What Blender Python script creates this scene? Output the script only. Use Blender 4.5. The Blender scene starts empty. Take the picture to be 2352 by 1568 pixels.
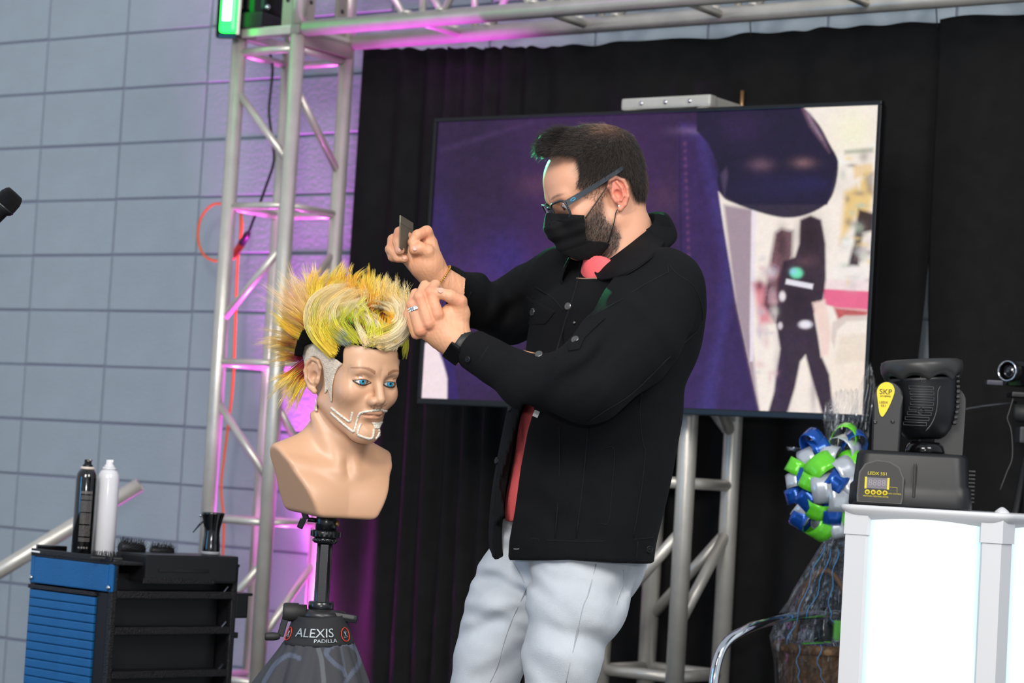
import bpy, bmesh, math, random
import numpy as np
from mathutils import Vector, Matrix, Quaternion
from mathutils.bvhtree import BVHTree

random.seed(7); rng = np.random.RandomState(11)
PI = math.pi
scn = bpy.context.scene
COL = scn.collection

# ------------------------------------------------------------------ camera
FPX = 5500.0
CAMZ = 1.0
PITCH = math.atan(310.0 / FPX)
ROLL = math.radians(3.35)
_d = np.array([0, math.cos(PITCH), math.sin(PITCH)])
_u0 = np.array([0, -math.sin(PITCH), math.cos(PITCH)])
_r0 = np.array([1.0, 0, 0])
CR = math.cos(ROLL) * _r0 + math.sin(ROLL) * _u0
CU = -math.sin(ROLL) * _r0 + math.cos(ROLL) * _u0
CO = np.array([0, 0, CAMZ])
cam_data = bpy.data.cameras.new('camera')
cam_data.sensor_width = 36.0
cam_data.lens = FPX * 36.0 / 2352.0
cam_data.clip_start = 0.05
cam_data.dof.use_dof = True
cam_data.dof.focus_distance = 4.7
cam_data.dof.aperture_fstop = 5.6
cam = bpy.data.objects.new('camera', cam_data)
COL.objects.link(cam)
m = Matrix(((CR[0], CU[0], -_d[0], CO[0]), (CR[1], CU[1], -_d[1], CO[1]), (CR[2], CU[2], -_d[2], CO[2]), (0, 0, 0, 1)))
cam.matrix_world = m
scn.camera = cam

# ------------------------------------------------------------------ world, exposure, lights
scn.view_settings.view_transform = 'Standard'
scn.view_settings.look = 'None'
scn.view_settings.gamma = 1.0
scn.view_settings.use_curve_mapping = False
scn.view_settings.exposure = 0.0
wd = bpy.data.worlds.new('world'); scn.world = wd; wd.use_nodes = True
bg = wd.node_tree.nodes['Background']
bg.inputs[0].default_value = (0.82, 0.90, 1.0, 1); bg.inputs[1].default_value = 0.55

def lamp(name, kind, loc, target, energy, color, size=1.0, size_y=None, spot=60, blend=0.3, spread=None):
    L = bpy.data.lights.new(name, kind); L.energy = energy; L.color = color
    if kind == 'AREA':
        L.size = size
        if size_y: L.shape = 'RECTANGLE'; L.size_y = size_y
        if spread: L.spread = math.radians(spread)
    elif kind == 'SPOT':
        L.spot_size = math.radians(spot); L.spot_blend = blend; L.shadow_soft_size = size
    else:
        L.shadow_soft_size = size
    o = bpy.data.objects.new(name, L); COL.objects.link(o)
    o.location = loc
    dv = Vector(target) - Vector(loc)
    o.rotation_euler = dv.to_track_quat('-Z', 'Y').to_euler()
    return o

# hall ceiling lights (above and behind the photographer)
lamp('hall_light', 'AREA', (-1.8, -1.2, 4.4), (0, 6.0, 1.2), 330, (1.0, 0.95, 0.88), 2.2)
lamp('hall_light', 'AREA', (2.6, 0.2, 4.6), (0.2, 6.0, 1.0), 170, (1.0, 0.96, 0.92), 2.0)
# the photographer's flash, just above the lens
lamp('camera_flash', 'AREA', (0.02, -0.06, 1.24), (0.05, 6.0, 1.15), 42, (1.0, 0.97, 0.93), 0.09)

# ------------------------------------------------------------------ pixel <-> world helpers
def ray(px, py):
    v = _d + CR * ((px - 1176.0) / FPX) - CU * ((py - 784.0) / FPX)
    return v
def P(px, py, Y):
    v = ray(px, py)
    return CO + v * (Y / v[1])
def proj(p):
    q = np.asarray(p) - CO
    z = q @ _d
    return 1176.0 + FPX * (q @ CR) / z, 784.0 - FPX * (q @ CU) / z
def hit(px, py, p0, n):
    v = ray(px, py)
    return CO + v * (np.dot(np.asarray(p0) - CO, n) / np.dot(v, n))
AW = math.radians(35.5)
WU = np.array([math.cos(AW), -math.sin(AW), 0.0])       # along the wall, to the right
WN = np.array([-math.sin(AW), -math.cos(AW), 0.0])      # out of the wall, to the room
W0 = P(230, 1040, 8.53)
def WP(px, py, w):
    return hit(px, py, W0 + WN * w, WN)
def wl(u, w, z):
    return np.array([W0[0] + WU[0] * u + WN[0] * w, W0[1] + WU[1] * u + WN[1] * w, z])
def to_uw(p):
    q = np.asarray(p) - W0
    return q @ WU, q @ WN, p[2]

# ------------------------------------------------------------------ colours, materials
def lin(c):
    return tuple(((x / 255.0) / 12.92 if x / 255.0 <= 0.04045 else ((x / 255.0 + 0.055) / 1.055) ** 2.4) for x in c)
MATS = {}
def mat(name, rgb=(128, 128, 128), rough=0.5, metal=0.0, bump=0.0, bscale=60.0, var=0.0, vscale=8.0, attr=None,
        emit=None, estr=0.0, sss=0.0, spec=0.5, coat=0.0, sheen=0.0, stretch=None, aniso=0.0, trans=0.0, detail=4.0):
    if name in MATS: return MATS[name]
    M = bpy.data.materials.new(name); M.use_nodes = True
    nt = M.node_tree; b = nt.nodes['Principled BSDF']
    col = lin(rgb) + (1,)
    b.inputs['Base Color'].default_value = col
    b.inputs['Roughness'].default_value = rough
    b.inputs['Metallic'].default_value = metal
    b.inputs['Specular IOR Level'].default_value = spec
    b.inputs['Coat Weight'].default_value = coat
    b.inputs['Coat Roughness'].default_value = 0.08
    b.inputs['Sheen Weight'].default_value = sheen
    if sss > 0:
        b.inputs['Subsurface Weight'].default_value = sss
        b.inputs['Subsurface Radius'].default_value = (0.012, 0.005, 0.003)
        b.inputs['Subsurface Scale'].default_value = 0.6
    if trans > 0:
        b.inputs['Transmission Weight'].default_value = trans
    tc = nt.nodes.new('ShaderNodeTexCoord')
    src = tc.outputs['Object']
    if stretch:
        mp = nt.nodes.new('ShaderNodeMapping'); mp.inputs['Scale'].default_value = stretch
        nt.links.new(src, mp.inputs['Vector']); src = mp.outputs['Vector']
    base = None
    if attr:
        at = nt.nodes.new('ShaderNodeAttribute'); at.attribute_name = attr
        base = at.outputs['Color']
    if var > 0:
        n = nt.nodes.new('ShaderNodeTexNoise'); n.inputs['Scale'].default_value = vscale; n.inputs['Detail'].default_value = detail
        nt.links.new(src, n.inputs['Vector'])
        mr = nt.nodes.new('ShaderNodeMapRange'); mr.inputs[1].default_value = 0.3; mr.inputs[2].default_value = 0.7
        mr.inputs[3].default_value = 1 - var; mr.inputs[4].default_value = 1 + var
        nt.links.new(n.outputs['Fac'], mr.inputs[0])
        mx = nt.nodes.new('ShaderNodeVectorMath'); mx.operation = 'SCALE'
        if base is not None: nt.links.new(base, mx.inputs[0])
        else: mx.inputs[0].default_value = col[:3]
        nt.links.new(mr.outputs[0], mx.inputs['Scale'])
        base = mx.outputs[0]
    if base is not None: nt.links.new(base, b.inputs['Base Color'])
    if bump > 0:
        n = nt.nodes.new('ShaderNodeTexNoise'); n.inputs['Scale'].default_value = bscale; n.inputs['Detail'].default_value = 5
        nt.links.new(src, n.inputs['Vector'])
        bp = nt.nodes.new('ShaderNodeBump'); bp.inputs['Strength'].default_value = bump; bp.inputs['Distance'].default_value = 0.01
        nt.links.new(n.outputs['Fac'], bp.inputs['Height']); nt.links.new(bp.outputs[0], b.inputs['Normal'])
    if emit is not None:
        if emit == 'attr':
            nt.links.new(base, b.inputs['Emission Color'])
        else:
            b.inputs['Emission Color'].default_value = lin(emit) + (1,)
        b.inputs['Emission Strength'].default_value = estr
    MATS[name] = M
    return M

# ------------------------------------------------------------------ objects
def np_mesh(name, V, F, smooth=True, col=None):
    me = bpy.data.meshes.new(name)
    V = np.asarray(V, dtype=np.float32)
    if isinstance(F, np.ndarray):
        nf, k = F.shape
        me.vertices.add(len(V)); me.vertices.foreach_set('co', V.ravel())
        me.loops.add(nf * k); me.loops.foreach_set('vertex_index', F.astype(np.int32).ravel())
        me.polygons.add(nf)
        me.polygons.foreach_set('loop_start', np.arange(0, nf * k, k, dtype=np.int32))
        me.polygons.foreach_set('loop_total', np.full(nf, k, dtype=np.int32))
        me.update(calc_edges=True); me.validate()
    else:
        me.from_pydata([tuple(map(float, v)) for v in V], [], F); me.update()
    if smooth:
        me.polygons.foreach_set('use_smooth', np.ones(len(me.polygons), dtype=bool))
    if col is not None:
        at = me.color_attributes.new('Col', 'FLOAT_COLOR', 'POINT')
        c = np.ones((len(V), 4), dtype=np.float32); c[:, :3] = col
        at.data.foreach_set('color', c.ravel())
    return me

def tag(o, label=None, cat=None, group=None, kind=None):
    if label: o['label'] = label
    if cat: o['category'] = cat
    if group: o['group'] = group
    if kind: o['kind'] = kind
    return o
def empty(name, loc, label=None, cat=None, group=None, kind=None):
    o = bpy.data.objects.new(name, None); COL.objects.link(o); o.location = tuple(map(float, loc))
    o.empty_display_size = 0.05
    return tag(o, label, cat, group, kind)
def root_loc(o):
    while o.parent is not None: o = o.parent
    return np.array(o.location)
def link_mesh(name, me, m=None, parent=None, loc=None):
    o = bpy.data.objects.new(name, me); COL.objects.link(o)
    if m is not None:
        me.materials.clear(); me.materials.append(m)
    if parent is not None: o.parent = parent
    if loc is not None: o.location = tuple(map(float, loc))
    return o
def obj(name, V, F, m, parent=None, smooth=True, col=None, label=None, kind=None):
    """world-space vertices; the mesh is stored relative to its thing's base"""
    V = np.asarray(V, dtype=np.float64)
    if parent is not None:
        off = root_loc(parent)
        o = link_mesh(name, np_mesh(name, V - off, F, smooth, col), m, parent)
    else:
        off = V.mean(axis=0); off[2] = V[:, 2].min()
        o = link_mesh(name, np_mesh(name, V - off, F, smooth, col), m, None, off)
    if label: o['label'] = label
    if kind: o['kind'] = kind
    return o

def frame_from(dirv, hint=(0, 0, 1)):
    z = np.array(dirv, float); z /= np.linalg.norm(z)
    h = np.array(hint, float)
    if abs(z @ h) > 0.97: h = np.array([1.0, 0, 0]) if abs(z[0]) < 0.9 else np.array([0, 1.0, 0])
    x = np.cross(h, z); x /= np.linalg.norm(x)
    y = np.cross(z, x)
    return x, y, z

class MB:
    """collects shapes for ONE mesh"""
    def __init__(s): s.V = []; s.F = []; s.sm = []; s.C = []; s.cc = None
    def add(s, V, F, smooth=True):
        o = len(s.V); s.V.extend([tuple(map(float, v)) for v in V]); s.F.extend([tuple(i + o for i in f) for f in F]); s.sm.extend([smooth] * len(F))
        s.C.extend([s.cc or (1, 1, 1)] * len(V))
        return s
    def box(s, c, size, ax=None, bev=0.0):
        c = np.array(c, float); ax = np.eye(3) if ax is None else np.array(ax, float)
        h = np.array(size, float) / 2
        if bev <= 0:
            pts = [(i, j, k) for i in (-1, 1) for j in (-1, 1) for k in (-1, 1)]
            V = [c + ax[0] * h[0] * i + ax[1] * h[1] * j + ax[2] * h[2] * k for i, j, k in pts]
            F = [(0, 1, 3, 2), (4, 6, 7, 5), (0, 4, 5, 1), (2, 3, 7, 6), (0, 2, 6, 4), (1, 5, 7, 3)]
            return s.add(V, F, False)
        bev = min(bev, *(h * 0.95))
        bm = bmesh.new(); bmesh.ops.create_cube(bm, size=1)
        for v in bm.verts: v.co = Vector((v.co.x * 2 * h[0], v.co.y * 2 * h[1], v.co.z * 2 * h[2]))
        bmesh.ops.bevel(bm, geom=bm.edges[:], offset=bev, segments=2, affect='EDGES', profile=0.7)
        V = [c + ax[0] * v.co.x + ax[1] * v.co.y + ax[2] * v.co.z for v in bm.verts]
        bm.verts.index_update()
        F = [tuple(v.index for v in f.verts) for f in bm.faces]; bm.free()
        return s.add(V, F, False)
    def tube(s, pts, r, n=12, cap=True, smooth=True, closed=False, flat=None):
        pts = [np.array(p, float) for p in pts]; m = len(pts)
        rr = r if hasattr(r, '__len__') else [r] * m
        V = []; F = []; up = None
        for i, p in enumerate(pts):
            if closed: t = pts[(i + 1) % m] - pts[i - 1]
            else: t = pts[min(i + 1, m - 1)] - pts[max(i - 1, 0)]
            if np.linalg.norm(t) < 1e-9: t = np.array([0, 0, 1.0])
            if up is None: x, y, z = frame_from(t)
            else:
                z = t / np.linalg.norm(t); x = up - z * (up @ z); x /= max(np.linalg.norm(x), 1e-9); y = np.cross(z, x)
            up = x
            fy = flat if flat else 1.0
            for k in range(n):
                a = 2 * PI * k / n
                V.append(p + x * math.cos(a) * rr[i] + y * math.sin(a) * rr[i] * fy)
        rings = m if closed else m - 1
        for i in range(rings):
            j = (i + 1) % m
            for k in range(n):
                k2 = (k + 1) % n
                F.append((i * n + k, i * n + k2, j * n + k2, j * n + k))
        if cap and not closed:
            F.append(tuple(range(n - 1, -1, -1))); F.append(tuple((m - 1) * n + k for k in range(n)))
        return s.add(V, F, smooth)
    def lathe(s, prof, c, axis=(0, 0, 1), n=32, sx=1.0, sy=1.0, hint=(0, 0, 1), smooth=True, cap=True):
        x, y, z = frame_from(axis, hint); c = np.array(c, float)
        V = []; F = []; m = len(prof)
        for (r, h) in prof:
            for k in range(n):
                a = 2 * PI * k / n
                V.append(c + x * math.cos(a) * r * sx + y * math.sin(a) * r * sy + z * h)
        for i in range(m - 1):
            for k in range(n):
                k2 = (k + 1) % n
                F.append((i * n + k, i * n + k2, (i + 1) * n + k2, (i + 1) * n + k))
        if cap:
            F.append(tuple(range(n - 1, -1, -1))); F.append(tuple((m - 1) * n + k for k in range(n)))
        return s.add(V, F, smooth)
    def ball(s, c, r, n=16, ax=None):
        c = np.array(c, float); r = np.array(r if hasattr(r, '__len__') else [r] * 3, float); ax = np.eye(3) if ax is None else np.array(ax)
        V = []; F = []; m = max(n // 2, 4)
        V.append(c + ax[2] * r[2])
        for i in range(1, m):
            th = PI * i / m
            for k in range(n):
                a = 2 * PI * k / n
                V.append(c + ax[0] * r[0] * math.sin(th) * math.cos(a) + ax[1] * r[1] * math.sin(th) * math.sin(a) + ax[2] * r[2] * math.cos(th))
        V.append(c - ax[2] * r[2])
        for k in range(n): F.append((0, 1 + k, 1 + (k + 1) % n))
        for i in range(m - 2):
            for k in range(n):
                F.append((1 + i * n + k, 1 + (i + 1) * n + k, 1 + (i + 1) * n + (k + 1) % n, 1 + i * n + (k + 1) % n))
        e = len(V) - 1; b = 1 + (m - 2) * n
        for k in range(n): F.append((e, b + (k + 1) % n, b + k))
        return s.add(V, F, True)
    def prism(s, poly, c, ax, thick, smooth=False):
        """polygon (x,y) in plane ax[0],ax[1], extruded +-thick/2 along ax[2]"""
        c = np.array(c, float); n = len(poly)
        V = [c + ax[0] * x + ax[1] * y + ax[2] * thick / 2 for x, y in poly] + [c + ax[0] * x + ax[1] * y - ax[2] * thick / 2 for x, y in poly]
        F = [tuple(range(n)), tuple(range(2 * n - 1, n - 1, -1))]
        F += [(i, i + n, (i + 1) % n + n, (i + 1) % n) for i in range(n)]
        return s.add(V, F, smooth)
    def build(s, name, m, parent=None, label=None, kind=None, col=False):
        V = np.array(s.V)
        if parent is not None: off = root_loc(parent)
        else: off = V.mean(axis=0); off[2] = V[:, 2].min()
        me = np_mesh(name, V - off, s.F, False, np.array(s.C) if col else None)
        me.polygons.foreach_set('use_smooth', np.array(s.sm, dtype=bool))
        if parent is not None: o = link_mesh(name, me, m, parent)
        else: o = link_mesh(name, me, m, None, off)
        if label: o['label'] = label
        if kind: o['kind'] = kind
        return o

def catmull(pts, n=8):
    pts = [np.array(p, float) for p in pts]
    if len(pts) < 3:
        return [pts[0] + (pts[-1] - pts[0]) * t for t in np.linspace(0, 1, n + 1)]
    out = []
    q = [2 * pts[0] - pts[1]] + pts + [2 * pts[-1] - pts[-2]]
    for i in range(1, len(q) - 2):
        for k in range(n):
            t = k / n
            a, b, c, d = q[i - 1], q[i], q[i + 1], q[i + 2]
            out.append(0.5 * ((2 * b) + (c - a) * t + (2 * a - 5 * b + 4 * c - d) * t * t + (3 * b - a - 3 * c + d) * t ** 3))
    out.append(pts[-1])
    return out

def text_mesh(body, size, extrude=0.0004):
    cu = bpy.data.curves.new('lettering', 'FONT'); cu.body = body; cu.size = size; cu.extrude = extrude
    cu.align_x = 'CENTER'; cu.align_y = 'CENTER'; cu.resolution_u = 3
    o = bpy.data.objects.new('tmp', cu); COL.objects.link(o)
    dg = bpy.context.evaluated_depsgraph_get(); me = bpy.data.meshes.new_from_object(o.evaluated_get(dg))
    V = np.array([v.co[:] for v in me.vertices]); F = [tuple(p.vertices) for p in me.polygons]
    bpy.data.objects.remove(o); bpy.data.curves.remove(cu); bpy.data.meshes.remove(me)
    return V, F
def text_on(mb, body, size, c, ux, uy, un, sx=1.0, bend=None):
    V, F = text_mesh(body, size)
    if bend: W = [bend(v[0] * sx, v[1], v[2]) for v in V]
    else: W = [np.array(c) + np.array(ux) * v[0] * sx + np.array(uy) * v[1] + np.array(un) * (v[2] + 0.0006) for v in V]
    mb.add(W, F, False)

# ------------------------------------------------------------------ common materials
M_alu = mat('brushed_aluminium', (206, 202, 194), 0.36, 0.5, bump=0.06, bscale=90, var=0.08, vscale=14)
M_blk = mat('black_plastic', (22, 22, 24), 0.42, bump=0.05, bscale=200)
M_blkgloss = mat('gloss_black', (10, 10, 12), 0.12)
M_chrome = mat('chrome', (220, 222, 228), 0.08, 1.0)
M_wall = mat('painted_block', (160, 173, 184), 0.62, bump=0.18, bscale=70, var=0.05, vscale=6)
M_mortar = mat('painted_mortar', (134, 140, 160), 0.75, bump=0.3, bscale=60)
M_curtain = mat('black_drape', (24, 24, 25), 0.9, spec=0.15, bump=0.1, bscale=500, var=0.15, vscale=20)
M_floor = mat('stage_floor', (40, 40, 44), 0.55, var=0.15, vscale=3)
# ================================================================== SETTING
mb = MB(); mb.box((0.4, 7.0, -0.04), (11, 9.0, 0.08)); o = mb.build('floor', M_floor); tag(o, kind='structure')

# block wall, stack bond, every block its own piece
ROWH, COLW = 0.2, 0.405
zj = WP(230, 842, 0)[2]
uj = to_uw(WP(254, 640, 0))[0]
c_ = wl(1.5, -0.08, 1.9)
wall = empty('wall_back', wl(0, 0, 0), kind='structure')
mb = MB(); mb.box(wl(0.6, -0.056, 1.7), (8.8, 0.10, 4.2), ax=[WU, WN, np.array([0, 0, 1.0])]); mb.build('mortar_bed', M_mortar, wall)
mb = MB(); mb.box((0, 0, 0), (COLW - 0.009, 0.03, ROWH - 0.008), bev=0.004)
blk_me = np_mesh('block', np.array(mb.V), mb.F, False); blk_me.materials.append(M_wall)
n = 0
for i in range(-8, 10):
    for j in range(-9, 13):
        z = zj + (j + 0.5) * ROWH; u = uj + (i + 0.5) * COLW
        if z < 0.1 or z > 3.4: continue
        ctr = wl(u, 0.0, z)
        b = bpy.data.objects.new('block', blk_me); COL.objects.link(b); b.parent = wall
        pr = np.array([random.uniform(-.0012, .0012) for _ in range(3)])
        b.location = tuple(ctr + WN * (-0.013 + random.uniform(-.0012, .0015)) + np.array([0, 0, pr[0]]) - np.array(wall.location))
        b.rotation_euler = (random.uniform(-.004, .004), random.uniform(-.003, .003), -AW)
        n += 1

# curtains: pleated, hung just in front of the wall
def curtain(name, u0, u1, w, ztop, zbot, label, seed, edge=None, sag=None):
    r = random.Random(seed)
    nu = int((u1 - u0) / 0.008); nz = 34
    ph = np.zeros(nu + 1); x = 0
    fr = [r.uniform(38, 90) for _ in range(nu + 1)]
    p = 0
    for i in range(1, nu + 1):
        k = 0.5 + 0.5 * math.sin(i * 0.031 + seed) * math.sin(i * 0.011 + 1.3 * seed)
        p += (0.10 + 0.62 * k * k); ph[i] = p
    V = []
    for j in range(nz + 1):
        t = j / nz
        for i in range(nu + 1):
            s_ = i / nu
            u = u0 + (u1 - u0) * s_
            if edge: u += edge(s_, t)
            zt = ztop + (sag(s_) if sag else 0)
            z = zt + (zbot - zt) * t + (0.003 * math.sin(ph[i] * 1.7) if j == 0 else 0)
            a = (0.011 + 0.012 * t) * (.55 + .9 * abs(math.sin(i * .013 + seed))) + 0.004 * math.sin(i * 0.05 + 3 * t)
            ww = w + a * math.sin(ph[i] + 0.5 * math.sin(3 * t + i * 0.02)) + 0.005 * math.sin(ph[i] * 0.37 + 2.0 * t)
            V.append(wl(u + 0.004 * math.sin(ph[i] * 0.5 + t * 4), ww, z))
    F = np.array([(j * (nu + 1) + i, j * (nu + 1) + i + 1, (j + 1) * (nu + 1) + i + 1, (j + 1) * (nu + 1) + i) for j in range(nz) for i in range(nu)])
    o = obj(name, V, F, M_curtain); tag(o, label, 'curtain', 'black drapes behind the stage')
    md = o.modifiers.new('t', 'SOLIDIFY'); md.thickness = 0.003
    return o
uL = to_uw(WP(812, 500, 0.13))[0]
uM = to_uw(WP(2126, 640, 0.13))[0]
uG = to_uw(WP(2140, 640, 0.13))[0]
uR = to_uw(WP(2420, 640, 0.13))[0] + 0.8
zt1 = WP(1400, 100, 0.13)[2]; zt2 = WP(2352, 33, 0.13)[2]; zt0 = WP(840, 112, 0.13)[2]
def sag1(s_): return (zt0 - zt1) * (1 - min(1, s_ / 0.42)) ** 1.2
def gapedge(side):
    def f(s_, t):
        # the two panels part slightly between shoulder and table height
        h = max(0, 1 - abs(t - 0.42) / 0.22)
        return side * 0.022 * h * h * (s_ if side < 0 else (1 - s_))
    return f
curtain('curtain', uL, uM + 0.004, 0.13, zt1, 0.01, 'wide black pleated drape hanging behind the screen and the man', 3, gapedge(-1), sag1)
curtain('curtain', uG - 0.006, uR, 0.14, zt1 + (zt2 - zt1) * 0.7, 0.01, 'black pleated drape right of the narrow gap, behind the video camera', 8, gapedge(1))

# ------------------------------------------------------------------ trusses
def strut(p, q, r, name='strut', parent=None, m=None):
    mb = MB(); mb.tube([p, q], r, 14); return mb.build(name, m or M_alu, parent)
def box_tower(root, uF, wF, side, z0, z1, levels, rc, rs, pats, extra=False):
    """four chords, horizontals at levels, one diagonal per bay and face"""
    cn = {'L': (uF - side, wF), 'F': (uF, wF), 'R': (uF, wF - side), 'B': (uF - side, wF - side)}
    for k, (u, w) in cn.items():
        strut(wl(u, w, z0), wl(u, w, z1), rc, 'chord', root)
    faces = [('L', 'F'), ('F', 'R'), ('R', 'B'), ('B', 'L')]
    for z in levels:
        for a, b in faces:
            strut(wl(*cn[a], z), wl(*cn[b], z), rs, 'rung', root)
    for i in range(len(levels) - 1):
        za, zb = levels[i], levels[i + 1]            # za upper
        h = za - zb
        for fi, (a, b) in enumerate(faces[:3 if extra else 2]):
            s_ = pats[i]
            p, q = (a, b) if s_ > 0 else (b, a)
            if fi == 2: p, q = q, p
            strut(wl(*cn[p], za - 0.24 * h), wl(*cn[q], zb + 0.26 * h), rs, 'brace', root)
    return cn

# left tower
F_ = WP(650, 620, 0.455); uF, wF, _ = to_uw(F_)
SD = 0.245
zs = [to_uw(WP(x, y, wF))[2] for x, y in ((588, 118), (577, 467), (556, 828), (545, 1195))]
bay = (zs[0] - zs[3]) / 3
levels = [zs[0] - bay * i for i in range(5)] 
while levels[-1] - bay > 0.03: levels.append(levels[-1] - bay)
ztp = levels[0] + 0.045
tower = empty('truss_tower', wl(uF - SD / 2, wF - SD / 2, 0), 'silver box truss tower at left, standing before the block wall', 'truss')
cn = box_tower(tower, uF, wF, SD, 0.012, ztp, levels, 0.0245, 0.0125, [1, -1, 1, -1, 1, -1, 1, -1])
mb = MB(); mb.box(wl(uF - SD / 2, wF - SD / 2, 0.006), (0.42, 0.42, 0.012), ax=[WU, WN, np.array([0, 0, 1.0])]); mb.build('base_plate', M_alu, tower)
mb = MB()
for fr_ in range(4):
    a = [(0, -SD / 2 - .005), (0, SD / 2 + .005), (-SD / 2 - .005, 0), (SD / 2 + .005, 0)][fr_]
    sz = (SD + 0.05, 0.04, 0.028) if fr_ < 2 else (0.04, SD + 0.05, 0.028)
    mb.box(wl(uF - SD / 2 + a[0], wF - SD / 2 + a[1], ztp + 0.012), sz, ax=[WU, WN, np.array([0, 0, 1.0])], bev=0.003)
mb.build('top_frame', M_alu, tower)

# header beam over the stage: starts with a corner block on the tower
bz = WP(850, 58, wF)[2]; bz2 = WP(1400, 50, wF - SD)[2]
zlow = (bz + bz2) / 2
BH = 0.245
beam = empty('header_truss', wl(uF - SD / 2, wF - SD / 2, ztp + 0.026), 'silver horizontal box truss running along the top right from the tower', 'truss')
uE = uR + 0.3
for (w, z) in ((wF, zlow), (wF - SD, zlow), (wF, zlow + BH), (wF - SD, zlow + BH)):
    strut(wl(uF + 0.03, w, z), wl(uE, w, z), 0.0245, 'chord', beam)
PITCHB = 0.47
k = 0; u = uF + 0.46
while u < uE:
    strut(wl(u, wF, zlow), wl(u, wF - SD, zlow), 0.0125, 'rung', beam)
    for w in (wF, wF - SD):
        strut(wl(u + (0.03 if w == wF else 0.05), w, zlow), wl(u + 0.03, w, zlow + BH), 0.0115, 'rung', beam)
        strut(wl(u - 0.03, w, zlow), wl(u - 0.21, w, zlow + BH), 0.0115, 'brace', beam)
        strut(wl(u + 0.10, w, zlow), wl(u + 0.24, w, zlow + BH), 0.0115, 'brace', beam)
        for du in (-.03, .10):
            mbb = MB(); mbb.lathe([(0.017, -.004), (0.019, 0), (0.015, 0.006)], wl(u + du, w, zlow + 0.024), n=12); mbb.build('weld', M_alu, beam)
    u += PITCHB
# corner block: flat plates with bolt holes and short uprights
for (uu, ww) in ((uF - SD, wF), (uF, wF), (uF, wF - SD), (uF - SD, wF - SD)):
    strut(wl(uu, ww, ztp + 0.03), wl(uu, ww, zlow + BH + 0.05), 0.022, 'corner_post', beam)
for (uu, ww, ax) in ((uF - SD / 2, wF + 0.0, [WU, WN]), (uF + 0.0, wF - SD / 2, [WN, WU])):
    mb = MB()
    for s_ in (-1, 1):
        c = wl(uu, ww, (zlow + ztp) / 2 + 0.16)
        mb.box(c + ax[0] * s_ * (SD / 2 - 0.045), (0.045, 0.012, BH + 0.10), ax=[ax[0], ax[1], np.array([0, 0, 1.0])], bev=0.002)
    mb.build('corner_plate', mat('grey_alu', (165, 160, 148), 0.5, 0.5, var=.1), beam)
    for s_ in (-1, 1):
        for dz in (0.02, 0.13):
            c = wl(uu, ww, ztp + 0.09 + dz) + ax[0] * s_ * (SD / 2 - 0.045) + ax[1] * 0.0065
            mb = MB(); mb.lathe([(0.007, -.002), (0.007, 0.002)], c, axis=ax[1], n=10); mb.build('bolt', M_blk, beam)
mb = MB(); mb.box(wl(uF + 0.015, wF - SD / 2, zlow - 0.028), (0.02, SD, 0.05), ax=[WU, WN, np.array([0, 0, 1.0])]); mb.build('corner_plate', mat('grey_alu'), beam)
# sleeve joint on the front chord near the tower, and hanging ties for the drape
for px in (1700, 2128):
    p = WP(px, 30, wF - SD)
    u_, _, _ = to_uw(p)
    mb = MB(); mb.tube([wl(u_, 0.16, zlow + 0.03), wl(u_, 0.14, zlow - 0.06), wl(u_, 0.135, zt1 - 0.02)], 0.0018, 6); o = mb.build('tie_cord', M_blk, beam)

# screen stand (second tower, behind the screen)
F2 = WP(1553, 1500, 0.43); uF2, wF2, _ = to_uw(F2)
stand = empty('screen_stand', wl(uF2 - SD / 2, wF2 - SD / 2, 0), 'silver box truss stand holding the large screen', 'truss')
zst = [WP(1553, y, wF2)[2] for y in (1108, 1556)]
b2 = (zst[0] - zst[1])
zTop2 = WP(1615, 233, wF2)[2]
lv = [zst[0] + 3 * b2, zst[0] + 2 * b2, zst[0] + b2, zst[0], zst[1], zst[1] - b2, zst[1] - 2 * b2]
lv = [z for z in lv if 0.02 < z < zTop2 - .02]
cn2 = box_tower(stand, uF2, wF2, SD, 0.012, zTop2 - 0.02, lv, 0.0265, 0.0165, [1, -1, 1, -1, 1, -1, 1, -1], True)
mb = MB()
A3 = [WU, WN, np.array([0, 0, 1.0])]
cc = wl(uF2 - SD / 2, wF2 - SD / 2, zTop2)
mb.box(cc + WN * (SD / 2), (SD + 0.05, 0.035, 0.034), ax=A3, bev=0.008)
mb.box(cc - WN * (SD / 2), (SD + 0.05, 0.035, 0.034), ax=A3, bev=0.008)
mb.box(cc + WU * (SD / 2), (0.035, SD, 0.034), ax=A3, bev=0.008)
mb.box(cc - WU * (SD / 2), (0.035, SD, 0.034), ax=A3, bev=0.008)
mb.build('top_frame', M_alu, stand)
for s_ in (-1, 0, 1):
    mb = MB(); mb.lathe([(0.006, 0), (0.006, 0.003)], cc + WN * (SD / 2 + 0.0175) + WU * s_ * 0.08, axis=WN, n=10); mb.build('bolt', M_chrome, stand)
mb = MB(); p = WP(1704, 236, 0.15); q = p + np.array([0, 0, 0.035]); mb.tube([p - np.array([0, 0, .06]), q], 0.006, 10); mb.build('locating_pin', mat('brass', (170, 130, 90), .4, .8), stand)
# mounting brackets between stand and screen
for dz in (0.25, 0.55):
    mb = MB(); mb.box(wl(uF2 - SD / 2, wF2 + 0.035, zTop2 - dz), (SD + 0.1, 0.04, 0.04), ax=A3)
    mb.build('screen_bracket', M_blk, stand)
mb = MB(); mb.box(wl(uF2 + 0.0, wF2 - SD / 2, zst[0] + b2 - 0.10), (0.004, 0.16, 0.06), ax=A3); mb.build('gusset', M_alu, stand)
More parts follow.
